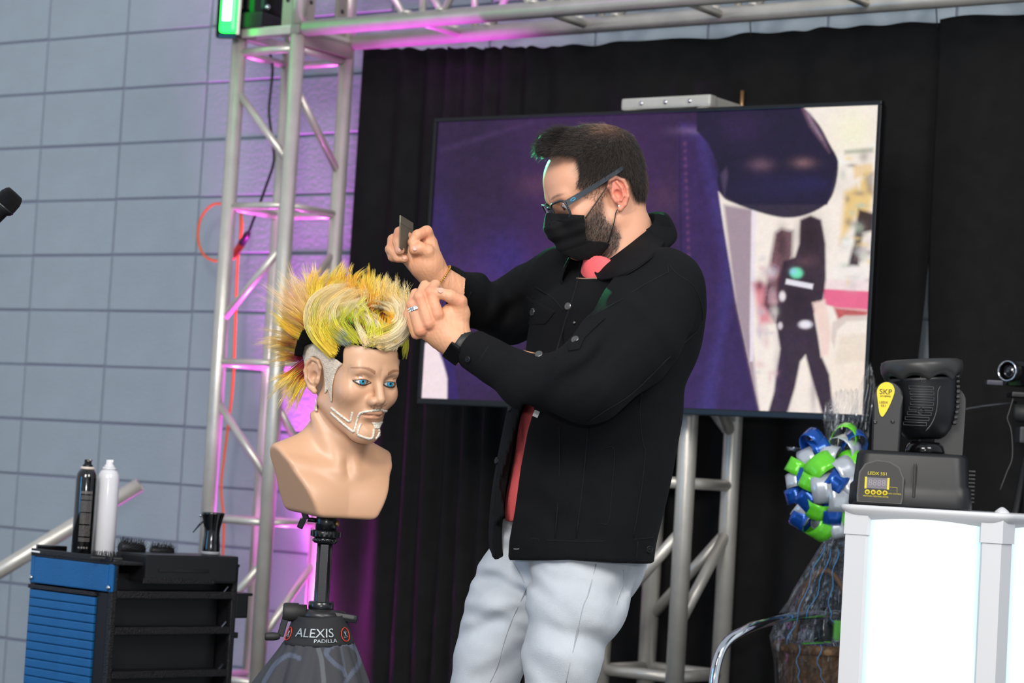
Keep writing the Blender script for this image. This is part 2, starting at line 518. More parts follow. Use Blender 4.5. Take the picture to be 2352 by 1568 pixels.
# cable running down the back of the stand
mb = MB(); mb.tube([P(1478, y, 7.0) + np.array([0, 0, 0]) for y in (960, 1200, 1350, 1480, 1568, 1800)], 0.004, 8)
o = mb.build('cable', mat('blue_cable', (20, 40, 110), .5)); tag(o, 'dark blue cable hanging straight down behind the screen stand', 'cable')

# ------------------------------------------------------------------ the big screen
AT = math.radians(33.2)
TU = np.array([math.cos(AT), -math.sin(AT), 0.0]); TN = np.array([-math.sin(AT), -math.cos(AT), 0.0]); ZZ = np.array([0, 0, 1.0])
T0 = WP(1500, 597, wF2 + 0.135)
def tvp(px, py): 
    q = hit(px, py, T0, TN) - T0
    return q @ TU, q[2]
tl, tr, bl, br = tvp(1010, 280), tvp(2019, 243), tvp(969, 913), tvp(1985, 953)
x0 = (tl[0] + bl[0]) / 2; x1 = (tr[0] + br[0]) / 2; zt_ = (tl[1] + tr[1]) / 2; zb_ = (bl[1] + br[1]) / 2
print('TV w,h', x1 - x0, zt_ - zb_, tl, tr, bl, br)
tvc = T0 + TU * (x0 + x1) / 2; tvc[2] = T0[2] + zb_
tv = empty('television', tvc - TN * 0.03 - ZZ * 0.02, 'very large flat screen showing a purple close-up picture, behind the man', 'television')
mb = MB(); W_ = x1 - x0; H_ = zt_ - zb_
ctr = T0 + TU * (x0 + x1) / 2 + ZZ * ((zt_ + zb_) / 2)
bz_ = 0.011
AX = [TU, TN, ZZ]
mb.box(ctr + ZZ * (H_ / 2 + bz_ / 2), (W_ + 2 * bz_, 0.022, bz_), ax=AX, bev=0.003)
mb.box(ctr - ZZ * (H_ / 2 + 0.009), (W_ + 2 * bz_, 0.022, 0.018), ax=AX, bev=0.003)
mb.box(ctr + TU * (W_ / 2 + bz_ / 2), (bz_, 0.022, H_), ax=AX, bev=0.002)
mb.box(ctr - TU * (W_ / 2 + bz_ / 2), (bz_, 0.022, H_), ax=AX, bev=0.002)
mb.build('bezel', mat('bezel_black', (10, 10, 12), .34), tv)
mb = MB(); mb.box(ctr - TN * 0.022, (W_ + bz_, 0.03, H_ + bz_), ax=AX, bev=0.006); mb.build('back_cover', M_blk, tv)

def sdpoly(px, py, poly):
    poly = np.array(poly, float); n = len(poly)
    d = np.full(px.shape, 1e18); s = np.ones(px.shape)
    for i in range(n):
        a = poly[i]; b = poly[i - 1]; e = b - a
        wx = px - a[0]; wy = py - a[1]
        t = np.clip((wx * e[0] + wy * e[1]) / max(e @ e, 1e-9), 0, 1)
        bx = wx - e[0] * t; by = wy - e[1] * t
        d = np.minimum(d, bx * bx + by * by)
        c1 = py >= a[1]; c2 = py < b[1]; c3 = e[0] * wy > e[1] * wx
        flip = (c1 & c2 & c3) | (~c1 & ~c2 & ~c3)
        s = np.where(flip, -s, s)
    return s * np.sqrt(d)
def vnoise(x, y, seed=0):
    r = np.random.RandomState(seed).rand(64, 64)
    xi = np.floor(x).astype(int); yi = np.floor(y).astype(int); fx = x - xi; fy = y - yi
    fx = fx * fx * (3 - 2 * fx); fy = fy * fy * (3 - 2 * fy)
    g = lambda a, b: r[a % 64, b % 64]
    return (g(xi, yi) * (1 - fx) + g(xi + 1, yi) * fx) * (1 - fy) + (g(xi, yi + 1) * (1 - fx) + g(xi + 1, yi + 1) * fx) * fy
NX, NZ = 620, 350
gu = np.linspace(-W_ / 2, W_ / 2, NX); gz = np.linspace(-H_ / 2, H_ / 2, NZ)
GU, GZ = np.meshgrid(gu, gz)
SV = ctr + TN * 0.004 + GU[..., None] * TU + GZ[..., None] * ZZ
SV = SV.reshape(-1, 3)
# picture coordinates: the picture's own 2-D frame (x to the right, y down)
hpx, hpy = proj(ctr + TN * .004 - TU * W_ / 2 + ZZ * H_ / 2)
q = SV - CO; zc = q @ _d; PX = 1176 + FPX * (q @ CR) / zc; PY = 784 - FPX * (q @ CU) / zc
C_ = np.zeros((len(PX), 3)); C_[:] = lin((58, 40, 84))
def put(sd, rgb, soft=3.0, a=1.0):
    k = np.clip(0.5 - sd / (2 * soft), 0, 1)[:, None] * a
    C_[:] = C_ * (1 - k) + np.array(lin(rgb)) * k
def blob(x, y, rx, ry, rgb, a=1.0, p=1.0):
    k = np.exp(-(((PX - x) / rx) ** 2 + ((PY - y) / ry) ** 2) ** p)[:, None] * a
    C_[:] = C_ * (1 - k) + np.array(lin(rgb)) * k
blob(1070, 330, 120, 60, (52, 36, 78), .8); blob(1130, 650, 130, 90, (84, 58, 140), .9); blob(1165, 590, 50, 60, (64, 52, 150), .7)
blob(1010, 520, 30, 110, (60, 48, 124), .8); blob(1340, 460, 200, 150, (54, 32, 70), .5); blob(1040, 430, 120, 30, (48, 34, 66), .5)
blob(1230, 425, 40, 26, (108, 78, 104), .6); blob(1530, 455, 50, 40, (96, 70, 98), .6); blob(1660, 500, 120, 120, (58, 34, 84), .6)
blob(1100, 850, 70, 50, (70, 48, 120), .8); blob(1600, 850, 80, 160, (58, 34, 88), .8)
put(sdpoly(PX, PY, [(1010, 340), (1220, 278), (1225, 282), (1012, 352)]), (80, 60, 112), 6, .6)
# garment panel with a stitched edge
put(sdpoly(PX, PY, [(1556, 280), (1640, 280), (1648, 400), (1665, 520), (1690, 700), (1745, 955), (1560, 955)]), (66, 44, 112), 4, .8)
put(sdpoly(PX, PY, [(1563, 290), (1625, 300), (1655, 440), (1688, 650), (1660, 800), (1640, 948), (1600, 948), (1650, 760), (1660, 600), (1600, 320)]), (76, 66, 150), 12, .75)
put(sdpoly(PX, PY, [(1558, 285), (1562, 285), (1566, 600), (1562, 600)]), (40, 24, 64), 3, .8)
for k_ in range(16): blob(1573 + k_ * .6, 330 + k_ * 17, 4, 5, (140, 92, 140), .5)
blob(1590, 300, 45, 9, (128, 112, 158), .6)
# bright hall beyond
BR_ = [(1838, 240), (2030, 240), (2000, 960), (1748, 960), (1690, 690), (1662, 520), (1650, 440), (1700, 470), (1900, 470), (1925, 370), (1880, 290)]
put(sdpoly(PX, PY, BR_), (250, 238, 228), 2.5)
blob(1960, 300, 50, 50, (250, 246, 214), .8); blob(1960, 640, 60, 60, (246, 240, 240), .6); blob(1975, 870, 90, 80, (250, 232, 214), .8)
put(sdpoly(PX, PY, [(1662, 470), (1728, 480), (1724, 760), (1744, 950), (1690, 700)]), (146, 122, 142), 5, .85)
put(sdpoly(PX, PY, [(1727, 480), (1737, 480), (1730, 830), (1722, 830)]), (240, 228, 240), 2, .9)
put(sdpoly(PX, PY, [(1962, 430), (1990, 400), (2006, 440), (1992, 520), (1965, 500), (1930, 560), (1940, 440)]), (238, 196, 96), 8, .8)
put(sdpoly(PX, PY, [(1960, 380), (2008, 375), (2006, 400), (1962, 410)]), (240, 200, 130), 5, .7)
put(sdpoly(PX, PY, [(1972, 480), (2008, 490), (2005, 530), (1982, 535), (1972, 610), (1948, 610), (1960, 560)]), (44, 36, 40), 5, .95)
put(sdpoly(PX, PY, [(1940, 345), (2006, 338), (2006, 350), (1940, 354)]), (140, 150, 130), 4, .6)
put(sdpoly(PX, PY, [(1985, 400), (2008, 395), (2006, 450), (1992, 440)]), (120, 110, 108), 6, .6)
put(sdpoly(PX, PY, [(1890, 662), (2000, 668), (1996, 712), (1920, 706), (1892, 698)]), (238, 96, 140), 3, .95)
put(sdpoly(PX, PY, [(1895, 640), (2000, 646), (2000, 668), (1892, 662)]), (248, 224, 226), 4, .9)
put(sdpoly(PX, PY, [(1915, 706), (1996, 714), (1990, 726), (1925, 735)]), (190, 50, 60), 4, .9)
put(sdpoly(PX, PY, [(1912, 740), (1940, 724), (1994, 724), (1994, 735), (1945, 738), (1922, 760), (1916, 800), (1909, 780)]), (222, 206, 198), 3, .9)
put(sdpoly(PX, PY, [(1930, 770), (1990, 766), (1988, 830), (1915, 836)]), (238, 222, 204), 6, .8)
put(sdpoly(PX, PY, [(1730, 650), (1765, 655), (1772, 740), (1745, 745)]), (224, 110, 130), 8, .8)
blob(1745, 655, 12, 14, (140, 70, 90), .9)
# the person seen from behind on the picture
put(sdpoly(PX, PY, [(1780, 535), (1795, 525), (1822, 530), (1820, 590), (1800, 620), (1790, 700), (1780, 740), (1752, 700), (1768, 600)]), (104, 70, 84), 6, .9)
put(sdpoly(PX, PY, [(1838, 505), (1862, 495), (1886, 505), (1896, 560), (1897, 640), (1890, 690), (1870, 720), (1880, 780), (1886, 815), (1905, 860), (1915, 955), (1890, 955), (1862, 860), (1850, 815), (1838, 830), (1826, 890), (1806, 955), (1762, 955), (1778, 900), (1792, 800), (1782, 740), (1786, 640), (1800, 600), (1826, 590), (1836, 560)]), (48, 30, 54), 3.5, .97)
blob(1860, 540, 26, 40, (52, 34, 38), .9); blob(1800, 880, 16, 80, (66, 42, 84), .5); blob(1830, 690, 40, 50, (40, 26, 36), .6)
put(sdpoly(PX, PY, [(1806, 640), (1868, 652), (1866, 664), (1804, 652)]), (240, 236, 246), 2, .95)
blob(1830, 627, 15, 13, (120, 240, 190), .95, 2); blob(1822, 623, 8, 8, (160, 220, 250), .8)
blob(1850, 745, 16, 10, (246, 240, 250), .95, 2); blob(1797, 680, 8, 12, (246, 236, 240), .95, 2); blob(1792, 748, 6, 9, (240, 226, 230), .8, 2)
put(sdpoly(PX, PY, [(1866, 695), (1895, 688), (1908, 760), (1902, 815), (1886, 820), (1884, 780)]), (246, 216, 206), 4, .95)
blob(1795, 560, 12, 40, (70, 46, 54), .7); blob(1782, 620, 10, 40, (150, 100, 110), .5); blob(1850, 600, 26, 14, (120, 92, 100), .5)
blob(1830, 780, 34, 12, (70, 50, 84), .5); blob(1868, 900, 8, 50, (74, 50, 90), .4); blob(1785, 880, 6, 60, (90, 66, 110), .4)
for k_ in range(40):
    r_ = random.Random(k_); xx_, yy_ = r_.uniform(1930, 2010), r_.uniform(330, 660); blob(xx_, yy_, r_.uniform(4, 16), r_.uniform(4, 14), r_.choice([(244, 210, 130), (250, 250, 246), (214, 206, 206), (190, 200, 180), (120, 110, 112)]), .55)
for k_ in range(24):
    r_ = random.Random(100 + k_); xx_, yy_ = r_.uniform(1740, 1780), r_.uniform(560, 900); blob(xx_, yy_, r_.uniform(4, 12), r_.uniform(4, 16), r_.choice([(252, 246, 240), (226, 180, 190), (200, 190, 200)]), .5)
# the big dark sleeve or elbow at the top
EL = [(1600, 240), (1838, 240), (1880, 285), (1905, 330), (1925, 372), (1918, 430), (1900, 466), (1860, 490), (1812, 500), (1760, 492), (1690, 468), (1660, 452), (1648, 420), (1650, 385), (1628, 330), (1600, 300)]
EL = [(q_[0], q_[1]) for q_ in catmull([(x_, y_, 0) for x_, y_ in EL[1:-1]], 4)] + [(1600, 300), (1600, 240)]
put(sdpoly(PX, PY, EL), (32, 24, 62), 2.5, .97)
blob(1700, 290, 50, 40, (60, 40, 92), .7); blob(1790, 430, 100, 26, (42, 36, 92), .6); blob(1660, 380, 30, 40, (26, 20, 52), .6)
blob(1748, 378, 26, 14, (112, 92, 112), .95); blob(1845, 374, 26, 12, (128, 106, 112), .95); blob(1860, 420, 40, 14, (40, 40, 110), .5)
put(sdpoly(PX, PY, [(1840, 244), (1862, 262), (1890, 310), (1905, 350), (1890, 330), (1860, 290)]), (142, 120, 140), 5, .9)
put(sdpoly(PX, PY, [(1655, 400), (1668, 385), (1672, 400), (1664, 450)]), (120, 110, 150), 4, .4)
# white wedge bottom left
put(sdpoly(PX, PY, [(970, 790), (1000, 780), (1018, 830), (1028, 870), (1027, 925), (960, 925)]), (252, 232, 238), 2.5, .97)
put(sdpoly(PX, PY, [(1003, 795), (1040, 830), (1055, 925), (1030, 925), (1028, 860)]), (64, 48, 140), 3, .7)
nz_ = (vnoise(PX / 3.1, PY / 3.1, 1) - .5) * 0.16 + (vnoise(PX / 14, PY / 14, 2) - .5) * .16
tint = np.stack([vnoise(PX / 4, PY / 4, s) - .5 for s in (3, 4, 5)], 1) * .16
lum_ = C_.mean(1, keepdims=True); C_ = C_ * np.where(lum_ < .12, .74, np.where(lum_ < .3, .74 + (lum_ - .12) / .18 * .26, 1.0)) * np.where(lum_ < .2, 1, 0) * np.array([1.0, .80, .84]) + C_ * np.where(lum_ < .2, 0, 1)
gr_ = np.where(C_.mean(1, keepdims=True) > .3, .35, 1.5)
C_ = np.clip(C_ * (1 + (nz_[:, None] + tint) * gr_), 0, 1.0)
F_idx = np.arange(NX * NZ).reshape(NZ, NX)
SF = np.stack([F_idx[:-1, :-1], F_idx[:-1, 1:], F_idx[1:, 1:], F_idx[1:, :-1]], -1).reshape(-1, 4)
M_screen = mat('screen_picture', (0, 0, 0), 0.3, spec=.15, attr='Col', emit='attr', estr=0.95)
o = obj('screen', SV, SF, M_screen, tv, False, C_)
# screen base colour black, only the emission shows
nt = M_screen.node_tree; 
for l in list(nt.links):
    if l.to_socket.name == 'Base Color': nt.links.remove(l)
nt.nodes['Principled BSDF'].inputs['Base Color'].default_value = (0.01, 0.01, 0.012, 1)
# ================================================================== IMPLICIT SURFACES
def smin(a, b, k):
    h = np.clip(0.5 + 0.5 * (b - a) / k, 0, 1)
    return b * (1 - h) + a * h - k * h * (1 - h)
def smax(a, b, k): return -smin(-a, -b, k)
def s_ell(p, c, r, R=None):
    q = p - np.asarray(c, dtype=np.float32)
    if R is not None: q = q @ np.asarray(R, dtype=np.float32).T
    r = np.asarray(r, dtype=np.float32)
    k0 = np.sqrt(((q / r) ** 2).sum(-1)) + 1e-9
    k1 = np.sqrt(((q / (r * r)) ** 2).sum(-1)) + 1e-9
    return k0 * (k0 - 1.0) / k1
def s_sph(p, c, r): return np.sqrt(((p - np.asarray(c, dtype=np.float32)) ** 2).sum(-1)) - r
def s_cap(p, a, b, ra, rb=None):
    a = np.asarray(a, dtype=np.float32); b = np.asarray(b, dtype=np.float32); rb = ra if rb is None else rb
    e = b - a; q = p - a
    t = np.clip((q @ e) / max(float(e @ e), 1e-12), 0, 1)
    return np.sqrt(((q - t[:, None] * e) ** 2).sum(-1)) - (ra + (rb - ra) * t)
def s_chain(p, pts, rs, k):
    d = None
    for i in range(len(pts) - 1):
        c = s_cap(p, pts[i], pts[i + 1], rs[i], rs[i + 1])
        d = c if d is None else smin(d, c, k)
    return d
def surf(fn, lo, hi, h):
    lo = np.asarray(lo, float); hi = np.asarray(hi, float)
    n = np.maximum(np.ceil((hi - lo) / h).astype(int) + 1, 4)
    xs = lo[0] + np.arange(n[0]) * h; ys = lo[1] + np.arange(n[1]) * h; zs = lo[2] + np.arange(n[2]) * h
    V = np.empty(tuple(n), dtype=np.float32)
    per = max(1, int(260000 / (n[1] * n[2])))
    for i in range(0, n[0], per):
        X, Y, Z = np.meshgrid(xs[i:i + per], ys, zs, indexing='ij')
        p = np.stack([X.ravel(), Y.ravel(), Z.ravel()], 1).astype(np.float32)
        V[i:i + per] = fn(p).reshape(X.shape)
    ins = V < 0
    cnt = sum(ins[a:n[0] - 1 + a, b:n[1] - 1 + b, c:n[2] - 1 + c].astype(np.int8) for a in (0, 1) for b in (0, 1) for c in (0, 1))
    act = (cnt > 0) & (cnt < 8)
    I, J, K = np.nonzero(act)
    cid = np.full(act.shape, -1, dtype=np.int64); cid[I, J, K] = np.arange(len(I))
    corners = [(a, b, c) for a in (0, 1) for b in (0, 1) for c in (0, 1)]
    cv = {q: V[I + q[0], J + q[1], K + q[2]] for q in corners}
    acc = np.zeros((len(I), 3)); num = np.zeros(len(I))
    for q in corners:
        for ax in range(3):
            if q[ax] == 0:
                r = list(q); r[ax] = 1; r = tuple(r)
                va, vb = cv[q], cv[r]; mk = (va < 0) != (vb < 0)
                t = np.where(mk, va / np.where(mk, va - vb, 1), 0)
                pos = np.zeros((len(I), 3)); pos[:] = q; pos[:, ax] += t
                acc += pos * mk[:, None]; num += mk
    vp = lo + (np.stack([I, J, K], 1) + acc / num[:, None]) * h
    F = []
    for ax in range(3):
        o1, o2 = [(1, 2), (2, 0), (0, 1)][ax]
        sl0 = [slice(None)] * 3; sl1 = [slice(None)] * 3
        sl0[ax] = slice(0, n[ax] - 1); sl1[ax] = slice(1, n[ax])
        for q in (o1, o2): sl0[q] = slice(1, n[q] - 1); sl1[q] = slice(1, n[q] - 1)
        a = ins[tuple(sl0)]; b = ins[tuple(sl1)]
        E = np.nonzero(a != b); base = [e.copy() for e in E]
        for q in (o1, o2): base[q] = base[q] + 1
        sgn = a[E]
        def cell(d1, d2):
            c = [x.copy() for x in base]; c[o1] -= d1; c[o2] -= d2
            return cid[c[0], c[1], c[2]]
        q = np.stack([cell(1, 1), cell(0, 1), cell(0, 0), cell(1, 0)], 1)
        q[~sgn] = q[~sgn][:, ::-1]
        F.append(q[(q >= 0).all(1)])
    return vp, np.concatenate(F)
def clip_mesh_unused(V, F):
    used = np.unique(F); mp = np.full(len(V), -1); mp[used] = np.arange(len(used))
    return V[used], mp[F]
def refine(V, F, field, O, A, lo, hi, h):
    """replace the part of a surface inside a local box by a finer one"""
    lo = np.array(lo); hi = np.array(hi)
    cs = np.array([[lo[0] if a == 0 else hi[0], lo[1] if b == 0 else hi[1], lo[2] if c == 0 else hi[2]] for a in (0, 1) for b in (0, 1) for c in (0, 1)])
    W = to_world(cs, O, A)
    V2, F2 = surf(field, W.min(0) - .003, W.max(0) + .003, h)
    c1 = to_local(V[F].mean(1), O, A); c2 = to_local(V2[F2].mean(1), O, A)
    m1 = ((c1 > lo + .0015) & (c1 < hi - .0015)).all(1); m2 = ((c2 > lo) & (c2 < hi)).all(1)
    V2, F2 = clip_mesh_unused(V2, F2[m2]); F1 = F[~m1]
    return np.concatenate([V, V2]), np.concatenate([F1, F2 + len(V)])
def polyS(px, py, poly, s):
    """signed distance (metres) to an outline, s = pixels per metre"""
    return (sdpoly(px, py, poly) / s).astype(np.float32)
def pproj(p):
    q = p.astype(np.float64) - CO; z = q @ _d
    return 1176 + FPX * (q @ CR) / z, 784 - FPX * (q @ CU) / z
def bvh_of(V, F):
    tr = np.concatenate([F[:, [0, 1, 2]], F[:, [0, 2, 3]]])
    return BVHTree.FromPolygons([tuple(v) for v in V], [tuple(map(int, t)) for t in tr], all_triangles=True)
def cast(bvh, px, py):
    v = ray(px, py); v = v / np.linalg.norm(v)
    h = bvh.ray_cast(Vector(CO), Vector(v))
    if h[0] is None: return None, None
    n = np.array(h[1])
    if n @ v > 0: n = -n
    return np.array(h[0]), n
def on_surf(bvh, pts, off=0.001, sub=5):
    out = []; q = catmull([(x, y, 0) for x, y in pts], sub) if sub > 1 else [(x, y, 0) for x, y in pts]
    for x in q:
        h, n_ = cast(bvh, x[0], x[1])
        if h is not None: out.append(h + n_ * off)
    return out
def ribbon(mb, bvh, pts, w, th=0.001, sub=5, off=0.0):
    """a flat raised strip following a surface"""
    q = catmull([(x, y, 0) for x, y in pts], sub)
    H = []; N = []
    for x in q:
        h, n_ = cast(bvh, x[0], x[1])
        if h is not None: H.append(h); N.append(n_)
    if len(H) < 3: return
    H = np.array(H); N = np.array(N)
    for _ in range(2):
        N[1:-1] = (N[:-2] + N[1:-1] * 2 + N[2:]) / 4
        H[1:-1] = (H[:-2] + H[1:-1] * 2 + H[2:]) / 4
    N /= np.linalg.norm(N, axis=1)[:, None]
    V = []; F = []
    ws = w if hasattr(w, '__len__') else [w] * len(H)
    ws = np.interp(np.linspace(0, 1, len(H)), np.linspace(0, 1, len(ws)), ws)
    for i in range(len(H)):
        t = H[min(i + 1, len(H) - 1)] - H[max(i - 1, 0)]; t /= np.linalg.norm(t) + 1e-12
        b = np.cross(t, N[i]); b /= np.linalg.norm(b) + 1e-12
        c = H[i] + N[i] * off
        V += [c - b * ws[i] - N[i] * .001, c - b * ws[i] * .8 + N[i] * th, c + b * ws[i] * .8 + N[i] * th, c + b * ws[i] - N[i] * .001]
    m_ = len(H)
    for i in range(m_ - 1):
        for k in range(4):
            F.append((i * 4 + k, i * 4 + (k + 1) % 4, (i + 1) * 4 + (k + 1) % 4, (i + 1) * 4 + k))
    F.append((3, 2, 1, 0)); F.append(tuple((m_ - 1) * 4 + k for k in range(4)))
    mb.add(V, F, True)

def wavy(p, f, seed=0, ax=(1, 1, 1)):
    r = np.random.RandomState(seed); o = np.zeros(len(p), dtype=np.float32)
    for i in range(5):
        k = r.randn(3) * np.array(ax) * f * (1 + .5 * i); ph = r.rand() * 6.28
        o += np.sin(p @ k.astype(np.float32) + ph + 1.2 * np.sin(p @ (r.randn(3) * f * .6).astype(np.float32))) / (1 + .6 * i)
    return o / 2.2

# ------------------------------------------------------------------ a head, in its own frame: x forward, y to the side, z up, origin between the ears
def head_sdf(p, ears=True, eye_l=0.031, eye_u=0.008, openh=0.0062, chin_u=-0.095, neck=None, mouth=True, fine=True, ns=0.0):
    a = p.copy(); a[:, 1] = np.abs(a[:, 1])
    d = s_ell(p, (-0.013, 0, 0.045), (0.101, 0.0745, 0.085))
    d = smin(d, s_ell(p, (-0.055, 0, 0.000), (0.052, 0.060, 0.060)), 0.03)
    d = smin(d, s_ell(p, (0.036, 0, 0.040), (0.058, 0.062, 0.062)), 0.025)
    d = smin(d, s_ell(p, (0.030, 0, -0.030), (0.058, 0.058, 0.072)), 0.03)
    d = smin(d, s_cap(a, (0.000, 0.052, -0.052), (0.070, 0.018, chin_u + 0.008), 0.015, 0.014), 0.03)
    d = smin(d, s_ell(a, (0.080, 0.0, chin_u + 0.005), (0.020, 0.022, 0.018)), 0.022)
    d = smin(d, s_ell(a, (0.062, 0.040, -0.018), (0.026, 0.022, 0.022)), 0.025)
    d = smin(d, s_ell(a, (0.072, 0.0, -0.048), (0.026, 0.028, 0.026)), 0.02)
    # brow ridge, sockets
    d = smin(d, s_cap(a, (0.080, 0.036, 0.028), (0.087, 0.012, 0.026), 0.010, 0.010), 0.018)
    d = smax(d, -s_ell(a, (0.104, eye_l, eye_u + 0.001), (0.017, 0.019, 0.0125)), 0.014)
    # nose
    nd = s_cap(a, (0.088 - ns * .3, 0, 0.020), (0.112 - ns, 0, -0.020), 0.0075, 0.0095)
    nd = smin(nd, s_ell(a, (0.102, 0.0115, -0.026), (0.012, 0.0075, 0.0085)), 0.006)
    nd = smin(nd, s_cap(a, (0.090, 0.004, -0.026), (0.108, 0.0, -0.028), 0.006, 0.005), 0.006)
    d = smin(d, nd, 0.010)
    if fine:
        d = smax(d, -s_ell(a, (0.103, 0.0065, -0.0365), (0.006, 0.003, 0.004)), 0.003)
        # lids around the eyeball, with an almond opening
        ec = (0.0775, eye_l, eye_u)
        lid = s_sph(a, ec, 0.0148)
        d = smin(d, lid, 0.005)
        w = (a[:, 1] - eye_l) / 0.0150
        up = eye_u + openh * 0.9 * (1 - w * w) - 0.0005; lo_ = eye_u - openh * (1 - w * w) - 0.0005
        op = np.maximum(a[:, 2] - up, lo_ - a[:, 2]); op = np.maximum(op, -(a[:, 0] - 0.066))
        op = np.maximum(op, np.abs(w) * 0.015 - 0.0148)
        d = smax(d, -np.maximum(op, -(s_sph(a, ec, 0.0118))), 0.0012)
        # upper lid crease
        cr = s_cap(a, (0.085, eye_l - 0.014, eye_u + 0.008), (0.086, eye_l + 0.014, eye_u + 0.008), 0.0016)
        d = smax(d, -cr, 0.004)
    if mouth:
        d = smin(d, s_ell(a, (0.0935, 0.007, -0.0495), (0.0068, 0.012, 0.0040)), 0.005)
        d = smin(d, s_ell(a, (0.0915, 0.0, -0.0592), (0.0068, 0.015, 0.0046)), 0.005)
        d = smax(d, -s_cap(a, (0.102, 0, -0.0545), (0.090, 0.023, -0.0555), 0.0016, 0.0012), 0.003)
        d = smax(d, -s_cap(a, (0.098, 0, -0.0405), (0.102, 0, -0.033), 0.002), 0.004)
        d = smax(d, -s_ell(a, (0.098, 0, -0.072), (0.006, 0.016, 0.004)), 0.01)
    if ears:
        E = a - np.array([-0.012, 0.074, -0.006], dtype=np.float32)
        # ear lies in its own tilted plane: e0 along back-up, out = outward
        ca, sa = math.cos(0.35), math.sin(0.35)
        ex = E[:, 0] * ca - E[:, 1] * sa; ey = E[:, 0] * sa + E[:, 1] * ca; ez = E[:, 2]
        q = np.stack([ex, ey, ez], 1).astype(np.float32)
        base = s_ell(q, (-0.004, 0.006, 0.004), (0.0175, 0.0055, 0.031))
        rim = s_chain(q, [(0.010, 0.006, 0.006), (0.013, 0.010, 0.020), (0.006, 0.012, 0.031), (-0.008, 0.013, 0.033), (-0.019, 0.013, 0.022), (-0.021, 0.012, 0.006), (-0.016, 0.011, -0.010), (-0.005, 0.009, -0.023), (0.006, 0.007, -0.028)],
                      [0.0030, 0.0032, 0.0034, 0.0036, 0.0036, 0.0034, 0.0034, 0.0042, 0.0058], 0.003)
        ear = smin(base, rim, 0.003)
        ah = s_chain(q, [(-0.006, 0.011, 0.024), (-0.011, 0.012, 0.010), (-0.009, 0.012, -0.006), (-0.001, 0.011, -0.013)], [0.0026] * 4, 0.003)
        ear = smin(ear, ah, 0.003)
        ear = smax(ear, -s_ell(q, (0.001, 0.012, 0.0), (0.0075, 0.008, 0.010)), 0.003)
        ear = smin(ear, s_cap(q, (0.010, 0.008, -0.003), (0.009, 0.008, -0.010), 0.004), 0.004)
        d = smin(d, ear, 0.004)
    return d
def to_local(p, O, A):
    return ((p - np.asarray(O, dtype=np.float32)) @ np.asarray(A, dtype=np.float32).T).astype(np.float32)   # rows of A: forward, side, up
def to_world(v, O, A): return np.asarray(v) @ np.asarray(A) + np.asarray(O)
def head_frame(yaw_dir, pitch_down, side_sign=1, roll=0.0):
    """yaw_dir: unit horizontal facing direction"""
    f = np.array([yaw_dir[0], yaw_dir[1], 0.0]); s = np.array([-f[1], f[0], 0.0]); u = np.array([0, 0, 1.0])
    cp, sp = math.cos(pitch_down), math.sin(pitch_down)
    f2 = f * cp - u * sp; u2 = f * sp + u * cp
    if roll: 
        s2 = s * math.cos(roll) + u2 * math.sin(roll); u2 = -s * math.sin(roll) + u2 * math.cos(roll); s = s2
    return np.array([f2, s, u2])
# ================================================================== TRAINING HEAD (bust of a mannequin)
YM = 4.65; SM = FPX / YM
psi = math.radians(35)
MA = head_frame((math.sin(psi), -math.cos(psi)), math.radians(12))      # rows: forward, side (its left), up
MO = P(811, 866, YM)
BA = head_frame((math.sin(math.radians(31)), -math.cos(math.radians(31))), 0)
BO = P(768, 1058, YM + 0.02)
M_vinyl = mat('mannequin_vinyl', (214, 168, 132), 0.38, attr='Col', sss=0.12, bump=0.02, bscale=120)
stand_base = P(748, 1700, YM)
man_base = P(752, 1188, YM + .01)
manq = empty('mannequin_bust', man_base, 'training mannequin bust with spiky yellow and red hair and painted blue eyes', 'mannequin')

def mq_field(p, ears=True, fine=True):
    q = to_local(p, MO, MA)
    hd = head_sdf(q, chin_u=-0.100, openh=0.0050, ears=ears, fine=fine)
    hd = smin(hd, s_ell(q, (-0.066, 0, 0.028), (0.056, 0.064, 0.072)), 0.03)
    b = to_local(p, BO, BA); a = b.copy(); a[:, 1] = np.abs(a[:, 1])
    hn = to_local(MO[None, :] + (-0.018 * MA[0] - 0.055 * MA[2])[None, :], BO, BA)[0]
    nk = s_chain(b, [hn, (hn[0] * .55 - .006, hn[1] * .5, 0.045), (-0.008, 0, -0.02)], [0.050, 0.050, 0.062], 0.03)
    tz = s_cap(a, (-0.018, 0.02, 0.038), (-0.016, 0.155, -0.022), 0.030, 0.032)
    ch = s_ell(a, (-0.002, 0.0, -0.085), (0.074, 0.205, 0.100))
    pc = s_ell(a, (0.036, 0.062, -0.085), (0.036, 0.060, 0.045))
    t = smin(smin(ch, tz, 0.035), pc, 0.03)
    # collar bones and the hollow of the throat
    t = smin(t, s_cap(a, (0.050, 0.018, -0.022), (0.016, 0.13, -0.008), 0.007, 0.006), 0.02)
    t = smin(t, nk, 0.030)
    t = smax(t, -s_sph(b, (0.066, 0, -0.010), 0.011), 0.02)
    # sterno-mastoid cords
    t = smin(t, s_cap(a, (0.050, 0.010, -0.018), (0.005, 0.050, 0.085), 0.006, 0.010), 0.018)
    # cuts: sides and bottom
    nl = np.array([0.125, 0.062]); nl = nl / np.linalg.norm(nl)
    sd_ = (a[:, 1] - 0.120) * nl[0] - (a[:, 2] - 0.006) * nl[1]
    t = smax(t, sd_.astype(np.float32), 0.010)
    t = smax(t, (-0.106 - b[:, 2] - 0.06 * b[:, 0]).astype(np.float32), 0.010)
    hd = smin(hd, t, 0.012)
    return hd
lo = P(600, 1210, YM) + np.array([0, -0.16, 0]); hi = P(950, 640, YM) + np.array([0, 0.16, 0])
V, F = surf(mq_field, (lo[0], lo[1], lo[2] - .01), (hi[0], hi[1], hi[2]), 0.00235)
